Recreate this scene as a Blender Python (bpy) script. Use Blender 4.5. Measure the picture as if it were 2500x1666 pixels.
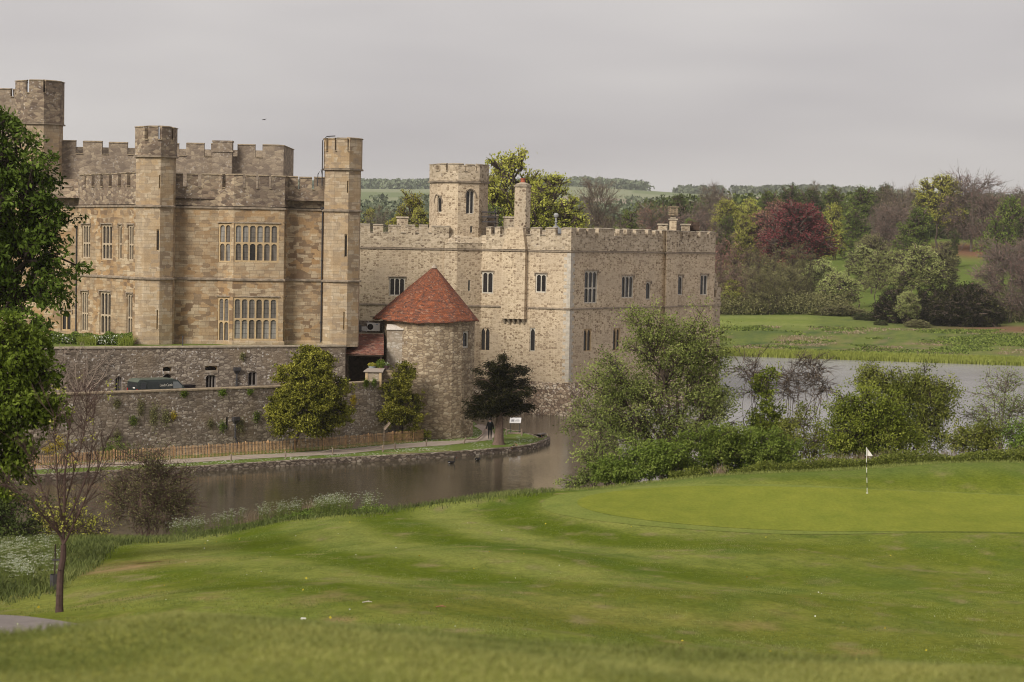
import bpy, bmesh, math, random
import numpy as np
from mathutils import Vector, Matrix

# ------------------------------------------------------------ camera, light, sky
for o in list(bpy.data.objects):
    bpy.data.objects.remove(o, do_unlink=True)
SC = bpy.context.scene
COL = SC.collection
F = 5000.0; W0, H0 = 2500.0, 1666.0
PITCH = math.atan(241.0 / F); ROLL = 0.018
CAMZ = 17.2
O = np.array([0.0, 0.0, CAMZ])
_f = np.array([0, math.cos(PITCH), -math.sin(PITCH)])
_u0 = np.array([0, math.sin(PITCH), math.cos(PITCH)])
_r0 = np.array([1.0, 0, 0])
_u = _u0 * math.cos(ROLL) - _r0 * math.sin(ROLL)
_r = _r0 * math.cos(ROLL) + _u0 * math.sin(ROLL)
cam_d = bpy.data.cameras.new('camera'); cam = bpy.data.objects.new('camera', cam_d); COL.objects.link(cam)
cam_d.sensor_width = 36; cam_d.lens = F / W0 * 36
cam_d.clip_start = 0.1; cam_d.clip_end = 12000
cam_d.dof.use_dof = True; cam_d.dof.focus_distance = 168; cam_d.dof.aperture_fstop = 2.6
M = Matrix(((_r[0], _u[0], -_f[0], 0), (_r[1], _u[1], -_f[1], 0), (_r[2], _u[2], -_f[2], CAMZ), (0, 0, 0, 1)))
cam.matrix_world = M
SC.camera = cam
SC.render.resolution_x = 1024; SC.render.resolution_y = 682
SC.render.engine = 'CYCLES'
SC.cycles.volume_bounces = 1
SC.cycles.max_bounces = 6; SC.cycles.diffuse_bounces = 2; SC.cycles.pixel_filter_type = 'BLACKMAN_HARRIS'; SC.cycles.filter_width = 1.05
SC.cycles.transparent_max_bounces = 4
vs = SC.view_settings
vs.view_transform = 'Standard'; vs.look = 'None'; vs.gamma = 1.0; vs.exposure = 0.2; vs.use_curve_mapping = False

world = bpy.data.worlds.new('World'); SC.world = world; world.use_nodes = True
wn = world.node_tree.nodes; wl = world.node_tree.links
bg = wn['Background']; bg.inputs['Strength'].default_value = 1.0
sky = wn.new('ShaderNodeTexSky'); sky.sky_type = 'NISHITA'; sky.sun_disc = False
sky.sun_elevation = math.radians(42); sky.sun_rotation = math.radians(230)
tc = wn.new('ShaderNodeTexCoord')
mp = wn.new('ShaderNodeMapping'); mp.inputs['Scale'].default_value = (1.2, 1.2, 6.0)
wl.new(tc.outputs['Generated'], mp.inputs['Vector'])
ns = wn.new('ShaderNodeTexNoise'); ns.inputs['Scale'].default_value = 2.2; ns.inputs['Detail'].default_value = 3; ns.inputs['Roughness'].default_value = .5
wl.new(mp.outputs['Vector'], ns.inputs['Vector'])
cr = wn.new('ShaderNodeValToRGB')
cr.color_ramp.elements[0].position = .3; cr.color_ramp.elements[0].color = (.42, .392, .405, 1)
cr.color_ramp.elements[1].position = .7; cr.color_ramp.elements[1].color = (.63, .597, .58, 1)
wl.new(ns.outputs['Fac'], cr.inputs['Fac'])
sm = wn.new('ShaderNodeVectorMath'); sm.operation = 'SCALE'; sm.inputs['Scale'].default_value = .06
wl.new(sky.outputs['Color'], sm.inputs[0])
mx = wn.new('ShaderNodeMix'); mx.data_type = 'RGBA'; mx.inputs['Factor'].default_value = .93
wl.new(sm.outputs[0], mx.inputs['A']); wl.new(cr.outputs['Color'], mx.inputs['B'])
wl.new(mx.outputs['Result'], bg.inputs['Color'])

sun_d = bpy.data.lights.new('sun', 'SUN'); sun_d.energy = 3.3; sun_d.angle = math.radians(22); sun_d.color = (1, .95, .86)
sun = bpy.data.objects.new('sun', sun_d); COL.objects.link(sun)
sun.rotation_euler = Vector((.58, .76, -.62)).to_track_quat('-Z', 'Y').to_euler()

# ------------------------------------------------------------ pixel helpers (photo pixels, 2500 x 1666)
def ray(px, py):
    d = _f + _r * ((px - 1250) / F) - _u * ((py - 833) / F)
    return d
def at(px, py, Y):
    d = ray(px, py); return O + d * (Y / d[1])
def gp(px, py, z):
    d = ray(px, py); return O + d * ((z - CAMZ) / d[2])
def proj(p):
    v = np.asarray(p, float) - O
    w = v @ _f
    return 1250 + F * (v @ _r) / w, 833 - F * (v @ _u) / w
def yh(px): return 592 + .018 * (px - 1250)
def xy(px, Y): return ((px - 1250) / F * Y, Y)

# ------------------------------------------------------------ object helpers
def tag(o, label=None, cat=None, group=None, kind=None):
    if label: o['label'] = label
    if cat: o['category'] = cat
    if group: o['group'] = group
    if kind: o['kind'] = kind
    return o
def empty(name, loc, rz=0.0):
    o = bpy.data.objects.new(name, None); COL.objects.link(o); o.location = loc; o.rotation_euler = (0, 0, rz)
    o.empty_display_size = .5
    return o
def link_mesh(name, me, m=None, parent=None):
    o = bpy.data.objects.new(name, me); COL.objects.link(o)
    if m is not None:
        for k in (m if isinstance(m, (list, tuple)) else [m]): me.materials.append(k)
    if parent is not None: o.parent = parent
    return o

class MB:
    """mesh builder; coordinates are world metres, or local to the parent when its location is given"""
    def __init__(s, org=(0, 0, 0)): s.v = []; s.f = []; s.uv = []; s.mi = []; s.o = np.array(org, float)
    def face(s, pts, uvs=None, mi=0):
        n = len(s.v)
        for p in pts: s.v.append((p[0] - s.o[0], p[1] - s.o[1], p[2] - s.o[2]))
        s.f.append(tuple(range(n, n + len(pts))))
        if uvs is None:
            a = np.asarray(pts[0], float); b = np.asarray(pts[1], float); c = np.asarray(pts[2], float)
            nn = np.abs(np.cross(b - a, c - a))
            k = int(np.argmax(nn))
            if k == 2: uvs = [(p[0], p[1]) for p in pts]
            elif k == 1: uvs = [(p[0], p[2]) for p in pts]
            else: uvs = [(p[1], p[2]) for p in pts]
        s.uv.extend(uvs); s.mi.append(mi)
    def hexa(s, q, mi=0):
        # q: 8 corners, bottom 0-3 ccw, top 4-7
        for idx in ((0, 3, 2, 1), (4, 5, 6, 7), (0, 1, 5, 4), (1, 2, 6, 5), (2, 3, 7, 6), (3, 0, 4, 7)):
            s.face([q[i] for i in idx], mi=mi)
    def box(s, c, size, rz=0.0, mi=0, taper=1.0):
        cx, cy, cz = c; a, b, h = size[0] / 2, size[1] / 2, size[2]
        cs, sn = math.cos(rz), math.sin(rz); q = []
        for zz, k in ((cz, 1), (cz + h, taper)):
            for x, y in ((-a, -b), (a, -b), (a, b), (-a, b)):
                q.append((cx + (x * cs - y * sn) * k, cy + (x * sn + y * cs) * k, zz))
        s.hexa(q, mi)
    def tube(s, pts, rad, n=6, mi=0, cap=True):
        pts = [np.asarray(p, float) for p in pts]
        if not hasattr(rad, '__len__'): rad = [rad] * len(pts)
        rings = []
        for i, p in enumerate(pts):
            d = pts[min(i + 1, len(pts) - 1)] - pts[max(i - 1, 0)]; d = d / (np.linalg.norm(d) + 1e-9)
            a = np.cross(d, (0, 0, 1) if abs(d[2]) < .9 else (1, 0, 0)); a /= np.linalg.norm(a); b = np.cross(d, a)
            rings.append([p + (a * math.cos(t) + b * math.sin(t)) * rad[i] for t in (2 * math.pi * k / n for k in range(n))])
        L = 0
        for i in range(len(pts) - 1):
            l = np.linalg.norm(pts[i + 1] - pts[i])
            for k in range(n):
                j = (k + 1) % n
                s.face([rings[i][j], rings[i][k], rings[i + 1][k], rings[i + 1][j]], [(j, L), (k, L), (k, L + l), (j, L + l)], mi)
            L += l
        if cap:
            s.face(rings[-1][::-1], mi=mi); s.face(rings[0], mi=mi)
    def lathe(s, c, prof, n=24, mi=0, a0=0, a1=2 * math.pi):
        full = abs(a1 - a0 - 2 * math.pi) < 1e-6
        m = n if full else n + 1
        rings = []
        for r, z in prof:
            rings.append([(c[0] + r * math.cos(a0 + (a1 - a0) * k / n), c[1] + r * math.sin(a0 + (a1 - a0) * k / n), c[2] + z) for k in range(m)])
        R = max(p[0] for p in prof)
        acc = 0
        for i in range(len(prof) - 1):
            l = math.hypot(prof[i + 1][0] - prof[i][0], prof[i + 1][1] - prof[i][1])
            for k in range(n):
                j = (k + 1) % m
                u0 = (a0 + (a1 - a0) * k / n) * R; u1 = (a0 + (a1 - a0) * (k + 1) / n) * R
                s.face([rings[i][k], rings[i][j], rings[i + 1][j], rings[i + 1][k]], [(u0, acc), (u1, acc), (u1, acc + l), (u0, acc + l)], mi)
            acc += l
    def build(s, name, m, parent=None, smooth=False, merge=False):
        me = bpy.data.meshes.new(name)
        me.from_pydata(s.v, [], s.f)
        uvl = me.uv_layers.new(name='UVMap')
        uvl.data.foreach_set('uv', np.array(s.uv, dtype=np.float32).ravel())
        me.polygons.foreach_set('material_index', s.mi)
        if merge or smooth:
            bm = bmesh.new(); bm.from_mesh(me); bmesh.ops.remove_doubles(bm, verts=bm.verts, dist=.0005)
            bm.to_mesh(me); bm.free()
        if smooth:
            me.polygons.foreach_set('use_smooth', [True] * len(me.polygons))
        me.update()
        return link_mesh(name, me, m, parent)

# ------------------------------------------------------------ plan polylines (walls)
class Poly:
    def __init__(s, pts):
        s.p = [np.array(q[:2], float) for q in pts]
        s.n = len(s.p); s.S = [0.0]; s.d = []; s.nr = []
        for a, b in zip(s.p[:-1], s.p[1:]):
            L = np.linalg.norm(b - a); d = (b - a) / L
            s.S.append(s.S[-1] + L); s.d.append(d); s.nr.append(np.array((d[1], -d[0])))
        s.L = s.S[-1]; s.m = []
        closed = np.linalg.norm(s.p[0] - s.p[-1]) < 1e-6
        for i in range(s.n):
            if i == 0: a, b = (s.nr[-1], s.nr[0]) if closed else (s.nr[0], s.nr[0])
            elif i == s.n - 1: a, b = (s.nr[-1], s.nr[0]) if closed else (s.nr[-1], s.nr[-1])
            else: a, b = s.nr[i - 1], s.nr[i]
            m = a + b; m = m / np.linalg.norm(m); s.m.append(m / max(.35, m @ a))
    def seg(s, t):
        for i in range(s.n - 1):
            if t <= s.S[i + 1] + 1e-6: return i
        return s.n - 2
    def P(s, t, z, w=0.0):
        """point at arclength t, height z, w metres INTO the wall"""
        i = s.seg(t); q = s.p[i] + s.d[i] * (t - s.S[i]) - s.nr[i] * w
        return (q[0], q[1], z)
    def hit(s, px, py):
        D = ray(px, py); best = None
        for i in range(s.n - 1):
            A, d = s.p[i], s.d[i]; den = D[0] * d[1] - D[1] * d[0]
            if abs(den) < 1e-9: continue
            t = (A[0] * d[1] - A[1] * d[0]) / den
            q = D[:2] * t; u = (q - A) @ d; L = s.S[i + 1] - s.S[i]
            over = max(0, -u, u - L)
            facing = (D[:2] @ s.nr[i]) < 0
            key = (over > 1e-6, over if over > 1e-6 else t) if facing else (2, t + over)
            if best is None or key < best[0]: best = (key, s.S[i] + min(max(u, 0), L), CAMZ + D[2] * t)
        return best[1], best[2]
    def s_at(s, px, py=600): return s.hit(px, py)[0]
    def off(s, s0, s1, w):
        """points of the polyline between s0 and s1 offset w outward, with arclengths"""
        out = []
        i0, i1 = s.seg(s0 + 1e-5), s.seg(s1 - 1e-5)
        q = s.p[i0] + s.d[i0] * (s0 - s.S[i0]) + s.nr[i0] * w
        if abs(s0 - s.S[i0]) < 1e-4: q = s.p[i0] + s.m[i0] * w
        out.append((s0, q))
        for i in range(i0 + 1, i1 + 1): out.append((s.S[i], s.p[i] + s.m[i] * w))
        q = s.p[i1] + s.d[i1] * (s1 - s.S[i1]) + s.nr[i1] * w
        if abs(s1 - s.S[i1 + 1]) < 1e-4: q = s.p[i1 + 1] + s.m[i1 + 1] * w
        out.append((s1, q))
        return out
def strip(mb, pl, s0, s1, z0, z1, out=0.0, thick=.4, mi=0, slope=0.0):
    if s1 - s0 < 1e-3: return
    A = pl.off(s0, s1, out); B = pl.off(s0, s1, out - thick)
    for (a, b), (c, d) in zip(zip(A[:-1], A[1:]), zip(B[:-1], B[1:])):
        u0, u1 = a[0], b[0]
        a0 = (*a[1], z0); b0 = (*b[1], z0); a1 = (*a[1], z1 - slope); b1 = (*b[1], z1 - slope)
        c0 = (*c[1], z0); d0 = (*d[1], z0); c1 = (*c[1], z1); d1 = (*d[1], z1)
        mb.face([a0, b0, b1, a1], [(u0, z0), (u1, z0), (u1, z1), (u0, z1)], mi)
        mb.face([d0, c0, c1, d1], [(u1, z0), (u0, z0), (u0, z1), (u1, z1)], mi)
        mb.face([a1, b1, d1, c1], [(u0, z1), (u1, z1), (u1, z1 + thick), (u0, z1 + thick)], mi)
        mb.face([b0, a0, c0, d0], [(u1, z0), (u0, z0), (u0, z0 - thick), (u1, z0 - thick)], mi)
    for (a, c, fl) in ((A[0], B[0], 0), (A[-1], B[-1], 1)):
        q = [(*c[1], z0), (*a[1], z0), (*a[1], z1 - slope), (*c[1], z1)]
        w = thick; uv = [(a[0] - w, z0), (a[0], z0), (a[0], z1), (a[0] - w, z1)]
        if fl: q = q[::-1]; uv = uv[::-1]
        mb.face(q, uv, mi)
def wall(mb, pl, z0, z1, ops=(), s0=None, s1=None, mi=0):
    """vertical wall surface with real openings (s0,s1,z0,z1,depth)"""
    for i in range(pl.n - 1):
        a, b = pl.S[i], pl.S[i + 1]
        if s0 is not None: a = max(a, s0)
        if s1 is not None: b = min(b, s1)
        if b - a < 1e-4: continue
        my = [o for o in ops if pl.S[i] - 1e-4 <= (o[0] + o[1]) / 2 < pl.S[i + 1]]
        my = [(max(o[0], a + .01), min(o[1], b - .01), max(o[2], z0 + .01), min(o[3], z1 - .01), o[4]) for o in my]
        my = [o for o in my if o[1] > o[0] and o[3] > o[2]]
        us = sorted({a, b} | {o[0] for o in my} | {o[1] for o in my}); zs = sorted({z0, z1} | {o[2] for o in my} | {o[3] for o in my})
        def Q(u, z, w=0):
            q = pl.p[i] + pl.d[i] * (u - pl.S[i]) - pl.nr[i] * w; return (q[0], q[1], z)
        for u0, u1 in zip(us[:-1], us[1:]):
            for y0, y1 in zip(zs[:-1], zs[1:]):
                uc, yc = (u0 + u1) / 2, (y0 + y1) / 2
                if any(o[0] < uc < o[1] and o[2] < yc < o[3] for o in my): continue
                mb.face([Q(u0, y0), Q(u1, y0), Q(u1, y1), Q(u0, y1)], [(u0, y0), (u1, y0), (u1, y1), (u0, y1)], mi)
        for (u0, u1, y0, y1, w) in my:
            mb.face([Q(u0, y0), Q(u0, y0, w), Q(u1, y0, w), Q(u1, y0)], [(u0, y0), (u0, y0 + w), (u1, y0 + w), (u1, y0)], mi)
            mb.face([Q(u1, y1), Q(u1, y1, w), Q(u0, y1, w), Q(u0, y1)], [(u1, y1), (u1, y1 + w), (u0, y1 + w), (u0, y1)], mi)
            mb.face([Q(u0, y1), Q(u0, y1, w), Q(u0, y0, w), Q(u0, y0)], [(u0, y1), (u0 + w, y1), (u0 + w, y0), (u0, y0)], mi)
            mb.face([Q(u1, y0), Q(u1, y0, w), Q(u1, y1, w), Q(u1, y1)], [(u1, y0), (u1 + w, y0), (u1 + w, y1), (u1, y1)], mi)
class Parts:
    """one small mesh per piece: every coping stone run is an object of its own"""
    def __init__(s, org=(0, 0, 0)): s.l = []; s.o = org
    def new(s): s.l.append(MB(s.o)); return s.l[-1]
    def build(s, name, m, parent=None): return [b.build(name, m, parent) for b in s.l]
def parapet(mb, mc, pl, zb, zg, zt, gaps, s0=None, s1=None, out=0.0, thick=.45, cope=.13):
    s0 = 0 if s0 is None else s0; s1 = pl.L if s1 is None else s1
    strip(mb, pl, s0, s1, zb, zg, out, thick)
    rj = random.Random(int(pl.L * 100)); zt0 = zt
    gaps = sorted((max(a, s0), min(b, s1)) for a, b in gaps if b > s0 and a < s1)
    cur = s0
    gaps = [(a + rj.uniform(-.03, .03), b + rj.uniform(-.03, .03)) if b - a > .15 else (a, b) for a, b in gaps]
    for a, b in gaps + [(s1, s1)]:
        if a - cur > .03:
            zt = zt0 + rj.uniform(-.045, .045)
            strip(mb, pl, cur, a, zg, zt, out, thick)
            strip(mc.new(), pl, cur, a, zt, zt + cope, out + .07, thick + .14, slope=cope * .55)
        if b - a > .03:
            strip(mc.new(), pl, a + .004, b - .004, zg, zg + .1, out + .09, thick + .1, slope=.05)
        cur = b
def ngon(cx, cy, r, n=8, rot=0.0, start=math.pi / 2):
    return Poly([(cx + r * math.cos(start + rot + 2 * math.pi * k / n), cy + r * math.sin(start + rot + 2 * math.pi * k / n)) for k in range(n)]
                + [(cx + r * math.cos(start + rot), cy + r * math.sin(start + rot))])
def lid(mb, pts, z, mi=0):
    mb.face([(p[0], p[1], z) for p in pts], [(p[0], p[1]) for p in pts], mi)

# ------------------------------------------------------------ materials
def newmat(name):
    m = bpy.data.materials.new(name); m.use_nodes = True
    nt = m.node_tree; return m, nt, nt.nodes['Principled BSDF']
def nd(nt, t, **kw):
    n = nt.nodes.new(t)
    for k, v in kw.items():
        if k.startswith('_'): setattr(n, k[1:], v)
        else: n.inputs[k.replace('__', ' ')].default_value = v
    return n
def mixc(nt, fac, a, b, mode='MIX'):
    n = nt.nodes.new('ShaderNodeMix'); n.data_type = 'RGBA'; n.blend_type = mode
    for sock, v in (('Factor', fac), ('A', a), ('B', b)):
        i = {'Factor': n.inputs[0], 'A': n.inputs[6], 'B': n.inputs[7]}[sock]
        if hasattr(v, 'links') or isinstance(v, bpy.types.NodeSocket): nt.links.new(v, i)
        elif isinstance(v, (tuple, list)): i.default_value = (*v[:3], 1)
        else: i.default_value = v
    return n.outputs[2]
def ramp(nt, fac, stops, interp='LINEAR'):
    n = nt.nodes.new('ShaderNodeValToRGB'); e = n.color_ramp.elements; n.color_ramp.interpolation = interp
    while len(e) > 1: e.remove(e[-1])
    e[0].position = stops[0][0]; c = stops[0][1]; e[0].color = (*c, 1) if len(c) == 3 else c
    for p, c in stops[1:]:
        k = e.new(p); k.color = (*c, 1) if len(c) == 3 else c
    nt.links.new(fac, n.inputs['Fac']); return n.outputs['Color']
def grey(v): return (v, v, v)
def noise(nt, vec, scale, detail=4, rough=.55, dist=0):
    n = nd(nt, 'ShaderNodeTexNoise', Scale=scale, Detail=detail, Roughness=rough, Distortion=dist)
    if vec is not None: nt.links.new(vec, n.inputs['Vector'])
    return n
def mapping(nt, vec, sc=(1, 1, 1), loc=(0, 0, 0)):
    n = nd(nt, 'ShaderNodeMapping'); n.inputs['Scale'].default_value = sc; n.inputs['Location'].default_value = loc
    nt.links.new(vec, n.inputs['Vector']); return n.outputs['Vector']
def warp(nt, vec, scale, amt):
    n = noise(nt, vec, scale, 2)
    a = nt.nodes.new('ShaderNodeVectorMath'); a.operation = 'SUBTRACT'; nt.links.new(n.outputs['Color'], a.inputs[0]); a.inputs[1].default_value = (.5, .5, .5)
    b = nt.nodes.new('ShaderNodeVectorMath'); b.operation = 'SCALE'; nt.links.new(a.outputs[0], b.inputs[0]); b.inputs['Scale'].default_value = amt
    c = nt.nodes.new('ShaderNodeVectorMath'); c.operation = 'ADD'; nt.links.new(vec, c.inputs[0]); nt.links.new(b.outputs[0], c.inputs[1])
    return c.outputs[0]
def mathn(nt, op, a, b=None):
    n = nt.nodes.new('ShaderNodeMath'); n.operation = op
    for i, v in enumerate((a, b)):
        if v is None: continue
        if isinstance(v, bpy.types.NodeSocket): nt.links.new(v, n.inputs[i])
        else: n.inputs[i].default_value = v
    return n.outputs[0]
def bump(nt, b, height, strength, dist=.05):
    n = nd(nt, 'ShaderNodeBump', Strength=strength, Distance=dist); nt.links.new(height, n.inputs['Height'])
    nt.links.new(n.outputs['Normal'], b.inputs['Normal'])

def rubble(name, stops, mortar, sx=2.6, sy=5.2, edge=.06, stain=(.30, .24, .18), stain_amt=.35, lichen=0.0, patch=None, bmp=.5, stain_scale=.25, rnd=.85, wamp=.16):
    m, nt, b = newmat(name)
    uv = nd(nt, 'ShaderNodeTexCoord').outputs['UV']
    v = warp(nt, uv, 1.6, wamp)
    mv = mapping(nt, v, (sx, sy, 1))
    vo = nd(nt, 'ShaderNodeTexVoronoi', Randomness=rnd); vo.inputs['Scale'].default_value = 1; nt.links.new(mv, vo.inputs['Vector'])
    ve = nd(nt, 'ShaderNodeTexVoronoi', Randomness=rnd, _feature='DISTANCE_TO_EDGE'); ve.inputs['Scale'].default_value = 1; nt.links.new(mv, ve.inputs['Vector'])
    sep = nd(nt, 'ShaderNodeSeparateColor'); nt.links.new(vo.outputs['Color'], sep.inputs[0])
    c = ramp(nt, sep.outputs[0], stops)
    # larger stones mixed in
    n2 = noise(nt, uv, 6.0, 5, .65)
    c = mixc(nt, .35, c, ramp(nt, n2.outputs['Fac'], [(.3, grey(.5)), (.7, grey(1.35))]), 'MULTIPLY')
    e = ramp(nt, ve.outputs['Distance'], [(0, grey(1)), (edge, grey(.6)), (edge * 2.2, grey(0))])
    c = mixc(nt, e, c, mortar)
    big = noise(nt, mapping(nt, uv, (1, .6, 1)), stain_scale, 5, .62)
    k = ramp(nt, big.outputs['Fac'], [(.42, grey(0)), (.68, grey(stain_amt))])
    c = mixc(nt, k, c, stain)
    if patch is not None:
        pn = noise(nt, mapping(nt, uv, (1, 1, 1), (17, 5, 0)), .35, 3)
        c = mixc(nt, ramp(nt, pn.outputs['Fac'], [(.5, grey(0)), (.66, grey(.6))]), c, patch)
    if lichen > 0:
        v3 = warp(nt, uv, 3.0, .5)
        ln = nd(nt, 'ShaderNodeTexVoronoi', Randomness=1); ln.inputs['Scale'].default_value = 3.2; nt.links.new(v3, ln.inputs['Vector'])
        la = ramp(nt, ln.outputs['Distance'], [(.19, grey(1)), (.30, grey(0))])
        lb = noise(nt, mapping(nt, uv, (1, 1, 1), (3, 40, 0)), .45, 3)
        lc = ramp(nt, lb.outputs['Fac'], [(.42, grey(0)), (.56, grey(lichen))])
        fac = mathn(nt, 'MULTIPLY', la, lc)
        c = mixc(nt, fac, c, (.56, .51, .46))
    nt.links.new(c, b.inputs['Base Color']); b.inputs['Roughness'].default_value = .95; b.inputs['Specular IOR Level'].default_value = .15
    bump(nt, b, mixc(nt, .5, ve.outputs['Distance'], n2.outputs['Fac']), bmp, .12)
    return m
def ashlar(name, c1, c2, dark, warm, bw=.62, bh=.29, stain=(.16, .12, .085), stain_amt=.4, mort=.35):
    m, nt, b = newmat(name)
    uv = nd(nt, 'ShaderNodeTexCoord').outputs['UV']
    v = warp(nt, uv, .8, .035)
    br = nd(nt, 'ShaderNodeTexBrick'); br.offset = .5; br.squash = 1.35; br.squash_frequency = 3
    for k, x in (('Scale', 1.0), ('Mortar Size', .012), ('Mortar Smooth', .3), ('Bias', 0), ('Brick Width', bw), ('Row Height', bh)): br.inputs[k].default_value = x
    br.inputs['Color1'].default_value = (*c1, 1); br.inputs['Color2'].default_value = (*c2, 1); br.inputs['Mortar'].default_value = (*[x * mort for x in c1], 1)
    nt.links.new(v, br.inputs['Vector'])
    vo = nd(nt, 'ShaderNodeTexVoronoi', Randomness=.75, _distance='CHEBYCHEV'); vo.inputs['Scale'].default_value = 1
    nt.links.new(mapping(nt, v, (1 / bw / 1.0, 1 / bh / 1.15, 1)), vo.inputs['Vector'])
    sep = nd(nt, 'ShaderNodeSeparateColor'); nt.links.new(vo.outputs['Color'], sep.inputs[0])
    regn = noise(nt, uv, .22, 3, .5)
    thr = ramp(nt, regn.outputs['Fac'], [(.35, grey(.3)), (.62, grey(1))])
    c = mixc(nt, mathn(nt, 'MULTIPLY', ramp(nt, sep.outputs[0], [(.5, grey(0)), (.58, grey(1))]), thr), br.outputs['Color'], dark)
    c = mixc(nt, mathn(nt, 'MULTIPLY', ramp(nt, sep.outputs[1], [(.55, grey(0)), (.62, grey(.8))]), thr), c, warm)
    n2 = noise(nt, uv, 9, 5, .65)
    c = mixc(nt, .4, c, ramp(nt, n2.outputs['Fac'], [(.3, grey(.6)), (.7, grey(1.25))]), 'MULTIPLY')
    st = noise(nt, mapping(nt, uv, (1.0, .35, 1)), .5, 6, .65)
    c = mixc(nt, ramp(nt, st.outputs['Fac'], [(.46, grey(0)), (.72, grey(stain_amt))]), c, stain)
    nt.links.new(c, b.inputs['Base Color']); b.inputs['Roughness'].default_value = .93; b.inputs['Specular IOR Level'].default_value = .15
    bump(nt, b, mixc(nt, .6, br.outputs['Fac'], n2.outputs['Fac']), .35, .05)
    return m
def plain(name, col, rough=.8, var=.25, scale=8, spec=.25, metal=0.0):
    m, nt, b = newmat(name)
    tcn = nd(nt, 'ShaderNodeTexCoord')
    n = noise(nt, tcn.outputs['Object'], scale, 5, .6)
    c = mixc(nt, 1.0, ramp(nt, n.outputs['Fac'], [(.3, grey(1 - var)), (.7, grey(1 + var))]), col, 'MULTIPLY')
    nt.links.new(c, b.inputs['Base Color']); b.inputs['Roughness'].default_value = rough
    b.inputs['Specular IOR Level'].default_value = spec; b.inputs['Metallic'].default_value = metal
    return m
def leafmat(name, a, b_, c_, rough=.55, trans=.25):
    """leaf colours between a (dark), b_, c_ (light) by a per-leaf random value"""
    m, nt, b = newmat(name)
    at_ = nt.nodes.new('ShaderNodeAttribute'); at_.attribute_name = 'rnd'
    col = ramp(nt, at_.outputs['Fac'], [(0, a), (.5, b_), (1, c_)])
    oi = nt.nodes.new('ShaderNodeObjectInfo')
    hs = nd(nt, 'ShaderNodeHueSaturation'); nt.links.new(col, hs.inputs['Color'])
    nt.links.new(mathn(nt, 'ADD', mathn(nt, 'MULTIPLY', oi.outputs['Random'], .014), .490), hs.inputs['Hue'])
    nt.links.new(mathn(nt, 'ADD', mathn(nt, 'MULTIPLY', oi.outputs['Random'], .3), .85), hs.inputs['Value'])
    nt.links.new(hs.outputs[0], b.inputs['Base Color']); b.inputs['Roughness'].default_value = rough; b.inputs['Specular IOR Level'].default_value = .06
    tr = nt.nodes.new('ShaderNodeBsdfTranslucent'); nt.links.new(hs.outputs[0], tr.inputs['Color'])
    ms = nt.nodes.new('ShaderNodeMixShader'); ms.inputs[0].default_value = trans
    nt.links.new(b.outputs[0], ms.inputs[1]); nt.links.new(tr.outputs[0], ms.inputs[2])
    nt.links.new(ms.outputs[0], nt.nodes['Material Output'].inputs['Surface'])
    return m

M_ = {}
M_['res'] = ashlar('residence_stone', (.52, .41, .275), (.38, .28, .175), (.20, .13, .078), (.39, .245, .12), stain_amt=.55)
M_['res_pale'] = ashlar('pale_ashlar', (.54, .435, .31), (.44, .34, .225), (.30, .22, .145), (.42, .29, .16), stain_amt=.5)
M_['res_top'] = rubble('weathered_parapet', [(0, (.14, .10, .075)), (.4, (.27, .20, .14)), (.75, (.42, .33, .225)), (1, (.12, .09, .07))], (.20, .155, .115), 1.9, 4.0, .03, (.11, .085, .07), .55, .5)
M_['res_rear'] = rubble('rear_range_stone', [(0, (.20, .155, .12)), (.4, (.32, .25, .18)), (.75, (.40, .32, .23)), (1, (.17, .13, .10))], (.24, .19, .14), 1.9, 3.8, .03, (.13, .10, .08), .5, .3)
M_['glo'] = rubble('pale_ragstone', [(0, (.22, .155, .10)), (.3, (.37, .28, .185)), (.6, (.49, .385, .26)), (1, (.60, .48, .34))], (.64, .52, .365), 3.1, 5.0, .05, (.38, .29, .205), .4, 0, (.47, .375, .27), rnd=.6, wamp=.07)
M_['glo_top'] = rubble('parapet_ragstone', [(0, (.16, .115, .08)), (.3, (.32, .25, .17)), (.65, (.46, .37, .26)), (1, (.58, .475, .35))], (.52, .43, .31), 3.1, 5.0, .05, (.29, .23, .165), .45, .25, rnd=.6, wamp=.07)
M_['glo_base'] = rubble('battered_plinth_stone', [(0, (.14, .095, .07)), (.3, (.28, .20, .14)), (.6, (.48, .38, .27)), (1, (.56, .47, .36))], (.10, .07, .05), 2.7, 4.0, .06, (.17, .13, .085), .25, .6, bmp=1.0, stain_scale=.5)
M_['twr'] = rubble('round_tower_rubble', [(0, (.20, .145, .095)), (.3, (.33, .25, .165)), (.7, (.45, .355, .24)), (1, (.54, .44, .31))], (.19, .14, .095), 2.2, 4.4, .05, (.22, .165, .11), .35, .25, bmp=1.0, rnd=.7, wamp=.09)
M_['ret'] = rubble('retaining_wall_rubble', [(0, (.16, .125, .095)), (.3, (.26, .21, .165)), (.7, (.36, .295, .23)), (1, (.47, .395, .31))], (.13, .10, .078), 2.2, 5.0, .05, (.145, .115, .09), .45, 1.0, (.24, .18, .12), bmp=.9, rnd=.65, wamp=.08)
M_['butt'] = rubble('lichened_buttress_stone', [(0, (.26, .2, .15)), (.5, (.38, .31, .24)), (1, (.5, .44, .37))], (.30, .25, .19), 2.6, 4.6, .07, (.24, .19, .14), .4, .9)
M_['cope'] = plain('coping_stone', (.36, .30, .225), .9, .35, 3)
M_['cope_dark'] = plain('lichen_coping_stone', (.29, .225, .15), .92, .5, 3)
M_['trim'] = plain('window_stone', (.46, .335, .19), .85, .18, 4)
M_['trim_pale'] = plain('pale_window_stone', (.52, .47, .39), .85, .18, 4)
M_['trim_grey'] = plain('grey_window_stone', (.26, .225, .2), .85, .2, 4)
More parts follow.
